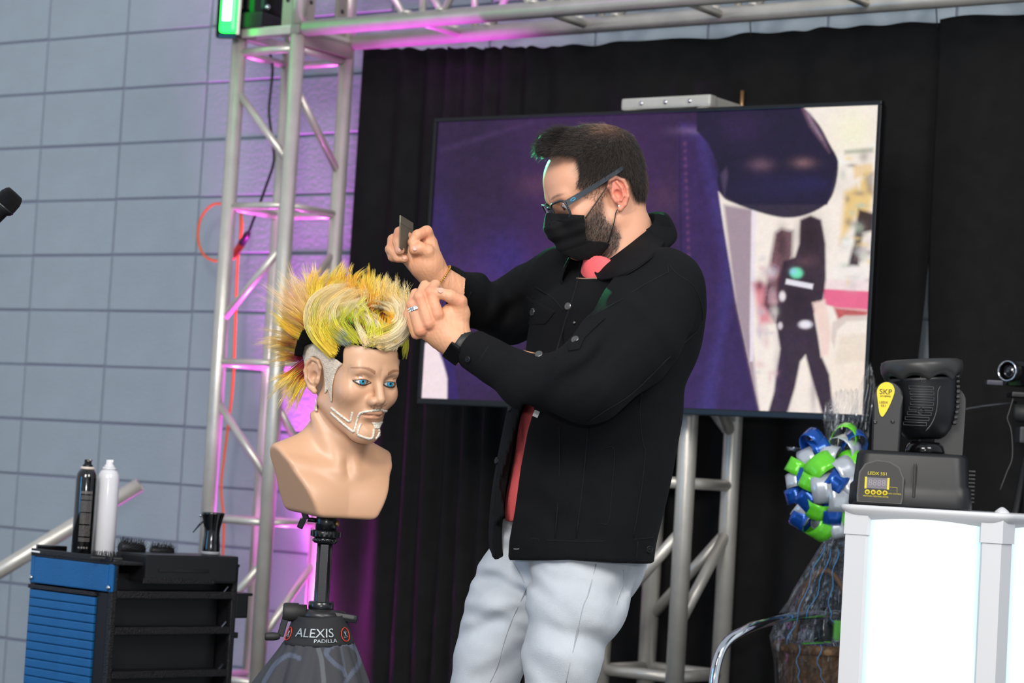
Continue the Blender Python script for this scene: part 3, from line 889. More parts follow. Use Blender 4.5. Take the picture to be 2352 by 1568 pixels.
V, F = refine(V, F, mq_field, MO, MA, (0.055, -0.056, -0.072), (0.13, 0.056, 0.036), 0.0010)
q = to_local(V.astype(np.float32), MO, MA); a1 = np.abs(q[:, 1])
col = np.zeros((len(V), 3)); col[:] = lin((206, 162, 130))
def paint(mask, rgb, a=1.0):
    k = np.clip(mask, 0, 1)[:, None] * a; col[:] = col * (1 - k) + np.array(lin(rgb)) * k
def g_(x, y, z, r): return np.exp(-(((q[:, 0] - x) ** 2 + (a1 - y) ** 2 + (q[:, 2] - z) ** 2) / r ** 2))
paint(g_(0.075, 0.045, -0.02, 0.022), (212, 156, 124), .35)
front = q[:, 0] > 0.06
lips = np.maximum(1 - ((a1 / 0.024) ** 2 + ((q[:, 2] + 0.0545) / 0.0098) ** 2), 0) * front
paint(np.clip(lips * 4, 0, 1), (196, 134, 104), .55)
# eyebrows: two tapered strokes
bx = (a1 - 0.014) / 0.040; by = 0.0285 + 0.008 * np.sin(np.clip(bx, 0, 1) * 2.4) - 0.004 * np.clip(bx, 0, 1) ** 2
th = 0.0040 * (1 - 0.65 * np.clip(bx, 0, 1)) + .0004
bm_ = np.clip((th - np.abs(q[:, 2] - by)) / 0.0012, 0, 1) * (bx > 0) * (bx < 1) * (q[:, 0] > 0.045)
paint(bm_, (150, 104, 76), .85)
# kohl line round the eyes
w = (a1 - 0.031) / 0.0165
lowr = 0.008 - 0.0050 * (1 - w * w) - 0.0005
ln = np.clip((0.0022 - np.abs(q[:, 2] - lowr + 0.0012)) / 0.0009, 0, 1) * (np.abs(w) < 1.08) * (q[:, 0] > 0.055)
paint(ln, (34, 26, 26), .95)
upr = 0.008 + 0.0050 * .9 * (1 - w * w) - 0.0003
ln = np.clip((0.0010 - np.abs(q[:, 2] - upr - 0.0004)) / 0.0006, 0, 1) * (np.abs(w) < 1.02) * (q[:, 0] > 0.055)
paint(ln, (70, 46, 38), .9)
paint(g_(-0.012, 0.084, 0.002, 0.012), (196, 140, 108), .5)
o = obj('head_and_bust', V, F, M_vinyl, manq, True, col)
mq_bvh = bvh_of(V, F)
# eyes
M_eye = mat('glass_eye', (240, 240, 240), 0.08, attr='Col', coat=0.6)
gaze = MA[0] * 1.0 + MA[2] * 0.02 + MA[1] * (-0.05)
gaze /= np.linalg.norm(gaze)
def eyeball(c, r, gaze, parent, iris=(60, 170, 206)):
    x, y, z = frame_from(gaze)
    V = []; C = []; F = []; n = 28; m_ = 40
    for i in range(m_ + 1):
        th = PI * i / m_
        for k in range(n):
            a = 2 * PI * k / n
            V.append(c + (x * math.sin(th) * math.cos(a) + y * math.sin(th) * math.sin(a) + z * math.cos(th)) * r)
            dg_ = math.degrees(th)
            if dg_ < 11: C.append(lin((6, 8, 14)))
            elif dg_ < 29: 
                k_ = 1 - abs(dg_ - 20) / 30 + .12 * math.sin(a * 9)
                C.append(tuple(np.array(lin(iris)) * k_))
            elif dg_ < 33: C.append(lin((20, 60, 90)))
            else: C.append(lin((236, 236, 240)))
    for i in range(m_):
        for k in range(n): F.append((i * n + k, i * n + (k + 1) % n, (i + 1) * n + (k + 1) % n, (i + 1) * n + k))
    return obj('eye', V, F, M_eye, parent, True, np.array(C))
for s_ in (-1, 1):
    eyeball(to_world((0.0775, s_ * 0.031, 0.008), MO, MA), 0.0126, gaze, manq)

# cream felt areas: shaved side and the drawn beard
ZM = lambda pts: [(x / 6.03 + 660, y / 6.03 + 760) for x, y in pts]
def shell(offset, poly, h, lo, hi, fieldf, s, nearY=None, inner=0.004, noise=0.0, k=0.0015):
    def fn(p):
        d = fieldf(p) - offset
        if noise: d = d + noise * wavy(p, 260, 5)
        px, py = pproj(p)
        d = np.maximum(d, -(d + inner + offset))
        d = smax(d, polyS(px, py, poly, s), k)
        if nearY is not None: d = np.maximum(d, (p[:, 1] - nearY).astype(np.float32))
        return d
    return surf(fn, lo, hi, h)
def hd_only(p):
    q = to_local(p, MO, MA)
    bk = np.clip((0.0 - q[:, 0]) / 0.08, 0, 1)
    return smin(head_sdf(q, ears=False, chin_u=-0.100, fine=False), s_ell(q, (-0.066, 0, 0.028), (0.056, 0.064, 0.072)), 0.03) - 0.014 * bk
M_felt = mat('cream_felt', (232, 214, 192), 0.95, bump=0.6, bscale=420, var=0.16, vscale=160, sheen=0.3)
M_felt2 = mat('white_felt', (238, 230, 214), 0.95, bump=0.6, bscale=420, var=0.08, vscale=200, sheen=0.3)
side_poly = ZM([(240, 200), (330, 170), (400, 165), (480, 235), (600, 330), (770, 455), (700, 520), (660, 600), (625, 750), (617, 985), (600, 980), (575, 860), (555, 810), (530, 865), (510, 860), (515, 750), (500, 560), (480, 470), (440, 390), (380, 350), (340, 360), (310, 400), (285, 500), (292, 580), (350, 740), (395, 880), (420, 1115), (390, 1120), (350, 1040), (320, 870), (270, 640), (212, 340), (220, 230)])
hlo = P(660, 1000, YM) + np.array([0, -0.15, 0]); hhi = P(960, 640, YM) + np.array([0, 0.13, 0])
V2, F2_ = shell(0.0035, side_poly, 0.0021, (hlo[0], hlo[1], hlo[2]), (hhi[0] - .1, hhi[1], hhi[2] - .08), lambda p: mq_field(p, False, False), SM, MO[1] + 0.03, inner=0.003)
obj('shaved_side', V2, F2_, M_felt, manq, label='cream felt area of the shaved side around the ear')
cap_poly = ZM([(770, 455), (772, 300), (800, 205), (860, 180), (1000, 200), (1200, 250), (1350, 262), (1450, 245), (1515, 205), (1535, 300), (1548, 400), (1600, 390), (1700, 100), (1700, -700), (-200, -700), (-200, 345), (212, 340), (240, 205), (330, 172), (400, 167), (480, 240), (600, 335)])
V3, F3 = shell(0.0045, cap_poly, 0.0027, (hlo[0] - .05, hlo[1], hlo[2] + .06), (hhi[0], hhi[1] + .03, hhi[2]), hd_only, SM, None, inner=0.004, noise=0.0008)
M_blackhair = mat('black_hair', (9, 8, 8), 0.95, bump=0.6, bscale=500, spec=.1)
cap_bvh = bvh_of(V3, F3)
obj('undercut', V3, F3, M_blackhair, manq, label='short black hair along the hairline')
strips = [[(610, 1060), (700, 1135), (790, 1205), (862, 1255), (885, 1205), (900, 1120)],
          [(602, 1128), (690, 1205), (800, 1305), (922, 1400)], [(922, 1400), (950, 1300), (975, 1190), (1000, 1145), (1040, 1125), (1150, 1108), (1270, 1090)],
          [(1300, 1088), (1335, 1108), (1395, 1098), (1430, 1085)], [(1430, 1085), (1415, 1150), (1372, 1280), (1310, 1400), (1215, 1488)],
          [(1018, 1278), (992, 1340), (968, 1430)], [(968, 1430), (1050, 1465), (1155, 1490), (1188, 1440), (1195, 1360)],
          [(1258, 1370), (1275, 1400), (1238, 1470)]]
for st in strips:
    mb = MB(); ribbon(mb, mq_bvh, ZM(st), 0.0023, 0.0025, 5); 
    if mb.V: mb.build('beard_strip', M_felt2, manq)
mb = MB()
for k_ in range(7):
    t = k_ / 6; ribbon(mb, mq_bvh, ZM([(1172 + 22 * t * 1.5, 1268 + 75 * t), (1240, 1275 + 72 * t), (1312 - 22 * t * 1.9, 1258 + 80 * t)]), 0.0014, 0.0022, 3)
mb.build('beard_strip', M_felt2, manq)

# ---- coloured hair: locks of strands, each lock drawn along its own path
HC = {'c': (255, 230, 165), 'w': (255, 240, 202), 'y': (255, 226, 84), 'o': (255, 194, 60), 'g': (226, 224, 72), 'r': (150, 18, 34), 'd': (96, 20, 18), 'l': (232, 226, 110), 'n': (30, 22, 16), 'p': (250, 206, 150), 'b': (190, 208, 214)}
HV = []; HF = []; HCOL = []
HZ2 = lambda b: (b[0], b[1])
HZ = lambda x, y: (x / 6.272 + 600, y / 6.272 + 610)
def lock(path, colors, n, r0, r1, dY0=0.0, dY1=0.0, sd=0.005, th=0.00042, jitter=0.12, curl=0.0, yr=0.02, cl=16):
    """path in zoom pixels; dY depth offset from the head centre at root and tip"""
    global HV, HF, HCOL
    base = catmull([(*HZ(x, y), 0) for x, y in path], 4); m_ = len(base)
    bp = [P(b[0], b[1], YM + dY0 + (dY1 - dY0) * (i / (m_ - 1)) ** 1.0) for i, b in enumerate(base)]
    bp = np.array(bp)
    if dY0 < -0.015:
        for i, b in enumerate(base):
            px_, py_ = HZ2(b)
            ys_ = [h[1] for h in (cast(cap_bvh, px_, py_)[0], cast(mq_bvh, px_, py_)[0]) if h is not None]
            if ys_:
                lim = min(ys_) - 0.003 - 0.012 * (i / (m_ - 1)) - (0 if i else 0)
                if i == 0 or bp[i][1] > lim: bp[i] = P(px_, py_, lim)
        for _ in range(2): bp[1:-1, 1] = (bp[:-2, 1] + 2 * bp[1:-1, 1] + bp[2:, 1]) / 4
    nc = max(3, n // cl); CC = [(rng.rand() * 2 * PI, math.sqrt(rng.rand()), rng.randn() * .5, 1 - jitter * rng.rand() ** 1.5 * 2.2, 0.86 + .24 * rng.rand(), rng.randn(3) * sd) for _ in range(nc)]
    cs = np.array([lin(HC[c]) for c in colors])
    tt = np.linspace(0, 1, m_)
    for s_ in range(n):
        a, rad, yo, lc, bc, wc = CC[rng.randint(nc)]
        o1 = np.array([math.cos(a) * rad, yo, math.sin(a) * rad])
        a2 = rng.rand() * 2 * PI; r2 = math.sqrt(rng.rand())
        o2 = np.array([math.cos(a2) * r2, rng.randn() * .4, math.sin(a2) * r2])
        ln_ = lc - jitter * rng.rand() ** 2 * .6
        k = tt * ln_
        pts = np.stack([np.interp(k, tt, bp[:, i]) for i in range(3)], 1)
        spread = (r0 + (r1 - r0) * tt)[:, None]
        ys = np.array([1, 0, 1]); 
        off = o1 * spread; off[:, 1] = o1[1] * yr * (0.4 + 0.6 * tt)
        off = off * np.array([1, 1, 1]) + o2 * (spread * (0.55 - 0.38 * tt[:, None]))
        wob = (wc + rng.randn(3) * sd * .25)[None, :] * (tt ** 2)[:, None]
        pts = pts + off + wob
        c = np.stack([np.interp(np.clip(k + rng.randn() * .07, 0, 1), np.linspace(0, 1, len(cs)), cs[:, i]) for i in range(3)], 1) * bc * (0.9 + 0.2 * rng.rand())
        b0 = len(HV)
        for i in range(m_):
            w_ = th * (1 - (i / (m_ - 1)) ** 3 * 0.85) * (0.7 + .6 * rng.rand() if i == 0 else 1)
            HV.append(pts[i] + np.array([w_, 0, 0])); HV.append(pts[i] + np.array([-w_ * .5, w_ * .87, 0])); HV.append(pts[i] + np.array([-w_ * .5, -w_ * .87, w_ * .3]))
            HCOL.extend([c[i]] * 3)
        for i in range(m_ - 1):
            for kk in range(3):
                k2 = (kk + 1) % 3
                HF.append((b0 + i * 3 + kk, b0 + i * 3 + k2, b0 + i * 3 + 3 + k2, b0 + i * 3 + 3 + kk))
# back fan (spikes to the left), from the lowest up
NB = 380
lock([(620, 1390), (430, 1560), (300, 1640), (180, 1740)], 'rroyccw', NB, .006, .016, .03, .05, .010)
lock([(640, 1500), (500, 1620), (400, 1740), (330, 1860)], 'rroyccw', NB, .006, .018, .02, .04, .010)
lock([(640, 1640), (560, 1740), (470, 1860), (400, 1960)], 'oyyc', 140, .006, .014, .02, .03, .010)
lock([(610, 1330), (420, 1330), (260, 1320), (90, 1310)], 'rrroyccw', NB, .007, .016, .04, .06, .009)
lock([(600, 1220), (420, 1200), (250, 1190), (50, 1200)], 'oyyycccw', NB, .008, .018, .04, .07, .010)
lock([(600, 1130), (430, 1090), (250, 1050), (20, 1060)], 'yorroyccw', NB, .009, .016, .03, .06, .010)
lock([(640, 1060), (450, 1000), (280, 950), (60, 900)], 'oyooycccw', NB, .009, .018, .03, .05, .012)
lock([(690, 1020), (500, 920), (350, 800), (240, 700)], 'gyoyyl', NB, .010, .016, .02, .03, .008)
lock([(720, 960), (600, 830), (400, 700), (190, 560)], 'rrroypccw', 320, .010, .022, .02, .03, .012)
lock([(740, 930), (600, 760), (400, 600), (170, 480)], 'rroyppcww', 320, .010, .022, .0, .02, .012)
lock([(740, 860), (620, 690), (430, 500), (270, 350)], 'roypppcww', 320, .012, .026, .0, .02, .014)
lock([(760, 800), (660, 620), (520, 430), (370, 250)], 'ryyppcw', 320, .012, .026, .0, .02, .014)
lock([(800, 760), (740, 560), (640, 370), (500, 210)], 'rroyypccw', 300, .012, .022, .01, .03, .012)
lock([(840, 720), (780, 520), (740, 330), (660, 170)], 'rrooyyccw', 280, .012, .022, .02, .05, .012)
lock([(880, 650), (770, 500), (760, 300), (900, 130)], 'oyyyoc', 260, .012, .018, .01, .03, .008)
lock([(900, 600), (840, 450), (860, 300), (1010, 160)], 'ryyyyc', 220, .010, .014, .01, .03, .006)
# top spikes
lock([(1000, 560), (890, 440), (920, 300), (1110, 160)], 'rrooyyl', 300, .012, .016, .02, .03, .006)
lock([(1120, 520), (1060, 380), (1100, 250), (1220, 110)], 'oooyyc', 320, .014, .020, .03, .05, .008)
lock([(1250, 520), (1200, 380), (1230, 240), (1300, 140)], 'yoooyc', 320, .014, .022, .03, .06, .008)
lock([(1350, 560), (1330, 400), (1350, 260), (1420, 160)], 'roooyc', 300, .014, .020, .03, .06, .008)
lock([(1560, 600), (1540, 440), (1500, 300), (1480, 160)], 'rroooyl', 300, .010, .016, .02, .04, .006)
lock([(1560, 620), (1570, 440), (1560, 300), (1570, 160)], 'rooyyl', 260, .010, .016, .02, .04, .006)
lock([(1580, 620), (1620, 440), (1640, 280), (1660, 160)], 'rooyyc', 240, .010, .012, .02, .04, .006)
lock([(1600, 620), (1660, 470), (1720, 330), (1760, 210)], 'roooyc', 280, .010, .014, .02, .04, .006)
lock([(1700, 700), (1760, 520), (1790, 360), (1810, 230)], 'rooycc', 240, .012, .016, .01, .03, .008)
lock([(1800, 760), (1850, 560), (1870, 400), (1880, 280)], 'oyccc', 260, .012, .020, .01, .03, .008)
# right side: long pale strands held up towards the hand
lock([(2010, 1120), (2090, 900), (2080, 620), (2060, 360)], 'ggycc', 200, .006, .010, -.03, .0, .004)
lock([(1990, 1080), (2060, 880), (2070, 640), (2110, 400)], 'bycwc', 260, .008, .012, -.03, .0, .004)
lock([(1950, 1080), (2030, 900), (2010, 640), (1960, 380)], 'wccccw', 320, .010, .020, -.03, .0, .008)
lock([(1900, 1120), (1990, 950), (1950, 680), (1860, 440)], 'wwccco', 320, .012, .022, -.04, .0, .008)
lock([(1850, 1100), (2010, 960), (2030, 740), (1940, 560), (1760, 520)], 'ywwwcc', 320, .010, .012, -.06, -.02, .005)
# lower right tail
lock([(2020, 1040), (2080, 1060), (2090, 1150), (2040, 1340)], 'glggg', 200, .006, .004, -.02, -.02, .003)
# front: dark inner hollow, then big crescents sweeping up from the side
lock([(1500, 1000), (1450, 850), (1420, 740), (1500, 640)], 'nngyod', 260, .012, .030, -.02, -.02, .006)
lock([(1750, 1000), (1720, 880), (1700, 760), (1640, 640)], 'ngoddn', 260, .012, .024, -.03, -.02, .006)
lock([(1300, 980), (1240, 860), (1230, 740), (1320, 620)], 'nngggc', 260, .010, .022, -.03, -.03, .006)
lock([(1120, 1040), (1000, 860), (1040, 640), (1250, 480), (1440, 420)], 'gyyycco', 380, .014, .018, -.04, -.04, .005)
lock([(1040, 1280), (820, 1080), (720, 800), (820, 520), (1100, 360), (1360, 350)], 'yylcwcww', 520, .006, .020, -.03, -.03, .005)
lock([(1060, 1240), (900, 1060), (820, 800), (880, 560), (1080, 400), (1300, 380)], 'yyylccw', 520, .007, .022, -.045, -.04, .005)
lock([(1060, 1160), (960, 1000), (890, 800), (940, 600), (1120, 440)], 'yygyccw', 380, .012, .020, -.05, -.045, .005)
lock([(1030, 1310), (860, 1140), (740, 960), (700, 880)], 'yylw', 160, .006, .004, -.045, -.02, .003)
lock([(1250, 1080), (1060, 960), (1010, 760), (1120, 580), (1420, 420)], 'bgylwcw', 420, .010, .014, -.06, -.06, .005)
lock([(1240, 1060), (1120, 960), (1060, 800), (1100, 640), (1240, 520)], 'bygwcc', 320, .010, .012, -.065, -.06, .004)
lock([(1350, 1060), (1220, 900), (1180, 760), (1280, 620), (1460, 500)], 'ggggwc', 300, .012, .012, -.06, -.06, .005)
lock([(1480, 1090), (1360, 900), (1330, 740), (1440, 600), (1500, 560)], 'cwgggw', 300, .010, .012, -.07, -.06, .005)
lock([(1530, 1100), (1460, 950), (1400, 780), (1420, 600)], 'cwwgwr', 260, .010, .010, -.075, -.06, .005)
lock([(1560, 1100), (1580, 960), (1520, 800), (1440, 680), (1300, 620)], 'cgggww', 260, .010, .012, -.075, -.06, .005)
lock([(1620, 1060), (1640, 950), (1600, 820), (1480, 700)], 'gggwwo', 240, .010, .012, -.075, -.06, .005)
lock([(1900, 900), (1780, 860), (1640, 760), (1500, 720)], 'ywwwc', 240, .008, .010, -.07, -.07, .005)
lock([(1640, 800), (1680, 720), (1660, 640), (1600, 580)], 'ddrdr', 200, .012, .012, -.055, -.055, .004)
lock([(1830, 900), (1760, 860), (1640, 760), (1560, 720)], 'oywwc', 90, .008, .008, -.065, -.06, .005)
lock([(1930, 860), (1900, 760), (1830, 690), (1720, 640)], 'oooyo', 200, .008, .008, -.06, -.06, .005)
lock([(1930, 900), (1950, 760), (1880, 620), (1720, 560), (1600, 560)], 'oycwwc', 240, .007, .008, -.06, -.06, .004)
lock([(1560, 1080), (1740, 990), (1880, 930), (1990, 820), (1980, 660), (1880, 560)], 'gylcwww', 420, .012, .016, -.08, -.05, .004)
lock([(1600, 1090), (1760, 1080), (1920, 990), (2010, 860), (2030, 700), (1950, 600)], 'wcwwwwc', 520, .008, .014, -.085, -.05, .004)
lock([(1650, 1110), (1780, 1150), (1920, 1080), (2020, 940), (2050, 780)], 'ccwwww', 420, .006, .014, -.085, -.05, .004)
lock([(1640, 1000), (1740, 930), (1840, 900), (1840, 820), (1760, 780)], 'gyyood', 200, .008, .008, -.07, -.06, .004)
# stray tips
for _ in range(14):
    x = rng.randint(1400, 2150); y = rng.randint(380, 470) - (2150 - x) * 0.1
    lock([(x, y + 120), (x + rng.randint(-20, 30), y), (x + rng.randint(-60, 80), y - rng.randint(40, 110))], 'ycc', 14, .012, .016, 0, 0, .008)
M_col = mat('dyed_hair', (250, 220, 120), 0.42, attr='Col', sss=0.0, spec=0.5)
obj('dyed_hair', np.array(HV), np.array(HF), M_col, manq, True, np.array(HCOL), kind='stuff')
HV = HF = HCOL = None
# ================================================================== THE MAN
Y0 = 4.75; S0 = FPX / Y0
man = empty('person', (P(1250, 1500, Y0)[0] + .05, Y0, 0.0), 'man in a black denim jacket, black face mask and glasses combing the mannequin', 'person')
hy = math.radians(20)
HA = head_frame((-math.cos(hy), -math.sin(hy)), math.radians(26))       # forward = left and a little to the camera
HO = P(1372, 452, Y0)
M_skin = mat('skin', (222, 168, 138), 0.48, attr='Col', sss=0.15, bump=0.06, bscale=300)
NB_ = P(1452, 590, Y0 + .015)        # base of the neck

def skin_head(p):
    q = to_local(p, HO, HA)
    hd = head_sdf(q, chin_u=-0.090, ns=.008)
    n0 = HO + HA[0] * -0.020 + HA[2] * -0.035; n1 = NB_
    nk = s_chain(p, [n0, (n0 + n1) / 2 + np.array([-.004, 0, 0.004]), n1 + np.array([0, 0, -0.05])], [0.056, 0.057, 0.075], 0.03)
    return smin(hd, nk, 0.018)
hl = P(1190, 700, Y0); hh = P(1560, 240, Y0)
V, F = surf(skin_head, (hl[0], Y0 - .14, hl[2]), (hh[0], Y0 + .14, hh[2]), 0.0026)
V, F = refine(V, F, skin_head, HO, HA, (-0.045, 0.045, -0.05), (0.02, 0.11, 0.045), 0.0011)
q = to_local(V.astype(np.float32), HO, HA); a1 = np.abs(q[:, 1]); px_, py_ = pproj(V)
col = np.zeros((len(V), 3)); col[:] = lin((216, 160, 130))
paint(np.exp(-(((q[:, 0] + .016) / .03) ** 2 + ((a1 - .085) / .012) ** 2 + ((q[:, 2] + .002) / .04) ** 2)), (226, 120, 104), .8)
paint(np.exp(-(((q[:, 0] - .065) / .03) ** 2 + ((a1 - .04) / .03) ** 2 + ((q[:, 2] + .02) / .02) ** 2)), (216, 140, 116), .4)
beard = [(1365, 475), (1384, 450), (1392, 500), (1420, 518), (1426, 545), (1416, 575), (1395, 602), (1300, 620), (1335, 510), (1350, 488)]
bd = sdpoly(px_, py_, beard)
bn = np.clip(0.5 - bd / 16, 0, 1) * (q[:, 0] > -0.04)
paint(bn, (120, 94, 82), .8)
scalp = [(1225, 340), (1262, 352), (1322, 350), (1330, 400), (1332, 428), (1362, 428), (1392, 425), (1412, 408), (1440, 412), (1448, 440), (1460, 468), (1492, 470), (1520, 300), (1400, 200), (1200, 240)]
sdp = sdpoly(px_, py_, scalp)
paint(np.clip(0.5 - sdp / 12, 0, 1), (52, 38, 32), .95)
bw = (a1 - 0.012) / 0.040
paint(np.clip((0.0036 - np.abs(q[:, 2] - 0.030 - 0.004 * np.sin(np.clip(bw, 0, 1) * 2.5))) / .004, 0, 1) * np.clip(bw * 6, 0, 1) * np.clip((1 - bw) * 4, 0, 1) * (q[:, 0] > .04), (60, 42, 34), .9)
HEADV, HEADF, HEADC = V, F, col
head_bvh = bvh_of(V, F)

# ---- hands
def hand_mesh(palm, fingers, lo, hi, extra=None, h=0.0017):
    def fn(p):
        d = palm(p)
        for (pts, rs, k) in fingers:
            f_ = s_chain(p, pts, rs, 0.0025)
            # knuckle creases
            d = smin(d, f_, k)
        d = d - 0.0004 * wavy(p, 260, 3)
        return d
    return surf(fn, lo, hi, h)
def J(x, y, dy, base): return P(x, y, base + dy)
# near (left) hand: back of the hand to the camera, fingers curled away
YH = 4.56
b = YH
wr = J(1052, 790, .02, b)
def palmL(p):
    d = s_cap(p, J(1075, 808, .02, b), J(1046, 784, .02, b), 0.029, 0.027)
    d = smin(d, s_cap(p, J(1040, 775, .018, b), J(1000, 735, .010, b), 0.026, 0.022), 0.02)
    d = smin(d, s_cap(p, J(1046, 790, .022, b), J(975, 758, .015, b), 0.022, 0.017), 0.02)
    d = smin(d, s_cap(p, J(1050, 765, .022, b), J(1060, 718, .018, b), 0.022, 0.016), 0.015)
    d = smin(d, s_ell(p, J(1036, 722, .016, b), (.020, .016, .022)), 0.012)
    d = smin(d, s_cap(p, J(1015, 770, .03, b), J(985, 735, .03, b), 0.022, 0.018), 0.02)
    return d
fL = [([J(1004, 722, -.004, b), J(988, 672, -.004, b), J(1000, 654, .022, b), J(1012, 672, .036, b)], [.0128, .0112, .0098, .0088], .0045),   # index
      ([J(984, 742, -.006, b), J(964, 682, -.006, b), J(976, 656, .020, b), J(990, 670, .040, b)], [.0130, .0114, .0100, .0088], .0045),      # middle
      ([J(966, 758, -.002, b), J(947, 700, .000, b), J(955, 674, .026, b), J(975, 676, .044, b)], [.0124, .0108, .0095, .0084], .0045),       # ring
      ([J(957, 766, .012, b), J(938, 722, .020, b), J(944, 700, .042, b), J(962, 692, .055, b)], [.0112, .0096, .0085, .0076], .0045),       # little
      ([J(1060, 722, .016, b), J(1056, 692, .004, b), J(1034, 680, -.004, b), J(1008, 672, -.004, b)], [.0150, .0138, .0125, .0100], .007)]     # thumb
lo = P(915, 850, b); hi = P(1100, 630, b)
VL, FL = hand_mesh(palmL, fL, (lo[0], b - .045, lo[2]), (hi[0], b + .08, hi[2]))
# far (right) hand: palm to the camera, the comb held between thumb and fingers
b2 = YR = 4.74
def palmR(p):
    d = s_cap(p, J(1050, 668, .045, b2), J(990, 625, .02, b2), 0.030, 0.026)
    d = smin(d, s_cap(p, J(985, 618, .018, b2), J(945, 580, .022, b2), 0.026, 0.020), 0.02)
    d = smin(d, s_cap(p, J(990, 600, .012, b2), J(985, 560, .016, b2), 0.024, 0.018), 0.016)
    d = smin(d, s_cap(p, J(960, 612, .010, b2), J(928, 580, .016, b2), 0.016, 0.014), 0.016)
    d = smin(d, s_ell(p, J(982, 598, .000, b2), (.021, .017, .026)), 0.014)
    return d
fR = [([J(988, 562, .018, b2), J(980, 532, .004, b2), J(958, 540, -.012, b2), J(946, 556, -.014, b2)], [.0135, .0120, .0105, .0090], .0045),
      ([J(955, 560, .030, b2), J(919, 534, .006, b2), J(913, 554, -.016, b2), J(918, 575, -.024, b2)], [.0125, .0118, .0105, .0094], .0045),
      ([J(938, 568, .032, b2), J(903, 550, .014, b2), J(898, 572, -.002, b2), J(913, 592, -.010, b2)], [.0120, .0108, .0098, .0088], .0045),
      ([J(925, 584, .026, b2), J(896, 572, .016, b2), J(902, 590, .002, b2), J(928, 594, -.012, b2)], [.0112, .0100, .0092, .0084], .0045),
      ([J(990, 596, .004, b2), J(982, 578, -.012, b2), J(965, 570, -.018, b2), J(951, 573, -.018, b2)], [.0150, .0140, .0128, .0105], .007)]
lo = P(870, 700, b2); hi = P(1075, 505, b2)
VR, FR = hand_mesh(palmR, fR, (lo[0], b2 - .05, lo[2]), (hi[0], b2 + .09, hi[2]))
def nailpaint(V, tips, base):
    c = np.zeros((len(V), 3)); c[:] = lin(base)
    n_ = wavy(V.astype(np.float32), 60, 9)[:, None]
    c = c * (1 + 0.05 * n_)
    for (t, r, rgb, a) in tips:
        k = np.exp(-(((V - t) ** 2).sum(1)) / r ** 2)[:, None] * a
        c = c * (1 - k) + np.array(lin(rgb)) * k
    return c
red = (214, 124, 98)
CL = nailpaint(VL, [(J(1012, 664, -.008, b), .006, (240, 190, 176), .9)] + [(J(x, y, -.01, b), .014, red, .45) for x, y in ((1004, 722), (984, 744), (966, 760), (988, 672), (964, 684), (1058, 690), (948, 705))], (218, 162, 126))
CR_ = nailpaint(VR, [(J(953, 568, -.030, b2), .0055, (238, 180, 170), .9), (J(915, 574, -.026, b2), .0055, (240, 190, 180), .9), (J(931, 590, -.024, b2), .0045, (240, 190, 180), .9)] + [(J(x, y, -.01, b2), .014, red, .4) for x, y in ((980, 532), (918, 536), (903, 550), (965, 572))], (218, 160, 124))
# forearms inside the sleeves and trunk below the clothes
def arms(p):
    d = s_chain(p, [J(1062, 800, .022, YH), P(1200, 850, 4.60), P(1345, 880, 4.62)], [.028, .036, .045], .01)
    e = s_chain(p, [J(1012, 646, .028, YR), P(1100, 690, 4.93), P(1175, 722, 5.02)], [.029, .036, .045], .01)
    d = np.minimum(d, e)
    d = np.minimum(d, s_chain(p, [P(1345, 880, 4.62), P(1515, 668, 4.64)], [.045, .055], .01))
    d = np.minimum(d, s_chain(p, [P(1175, 722, 5.02), P(1300, 655, 4.90)], [.045, .055], .01))
    t = s_chain(p, [NB_ + np.array([0, 0, -.04]), P(1430, 760, 4.78), P(1360, 1000, 4.79), P(1330, 1230, 4.79)], [.08, .12, .11, .11], .05)
    return smin(d, t, .03)
lo = P(1040, 1250, Y0); hi = P(1580, 560, Y0)
VA, FA = surf(arms, (lo[0] - .04, 4.45, lo[2] - .1), (hi[0], 5.15, hi[2]), 0.009)
def legs_b(p):
    d = s_chain(p, [P(1335, 1260, 4.77), P(1296, 1500, 4.70), P(1280, 1650, 4.69), P(1262, 2170, 4.75)], [.08, .052, .038, .030], .03)
    e = s_chain(p, [P(1250, 1260, 4.84), P(1136, 1500, 4.88), P(1096, 1680, 4.88), P(1078, 2170, 4.94)], [.07, .052, .038, .030], .03)
    return smin(d, e, .03)
VG, FG = surf(legs_b, (P(1030, 2200, 4.9)[0] - .05, 4.5, P(1200, 2200, 4.8)[2] - .02), (P(1480, 1200, 4.8)[0], 5.05, P(1200, 1180, 4.8)[2]), 0.011)
allV = [HEADV, VL, VR, VA, VG]; allF = [HEADF, FL, FR, FA, FG]
offs = np.cumsum([0] + [len(v) for v in allV])
BV = np.concatenate(allV); BF = np.concatenate([f + o_ for f, o_ in zip(allF, offs)])
BC = np.concatenate([HEADC, CL, CR_, np.tile(lin((218, 161, 125)), (len(VA) + len(VG), 1))])
obj('body', BV, BF, M_skin, man, True, BC)
for s_ in (-1, 1):
    eyeball(to_world((0.0775, s_ * 0.031, 0.008), HO, HA), 0.0128, HA[0] * .9 - HA[2] * .35, man, iris=(80, 50, 30))
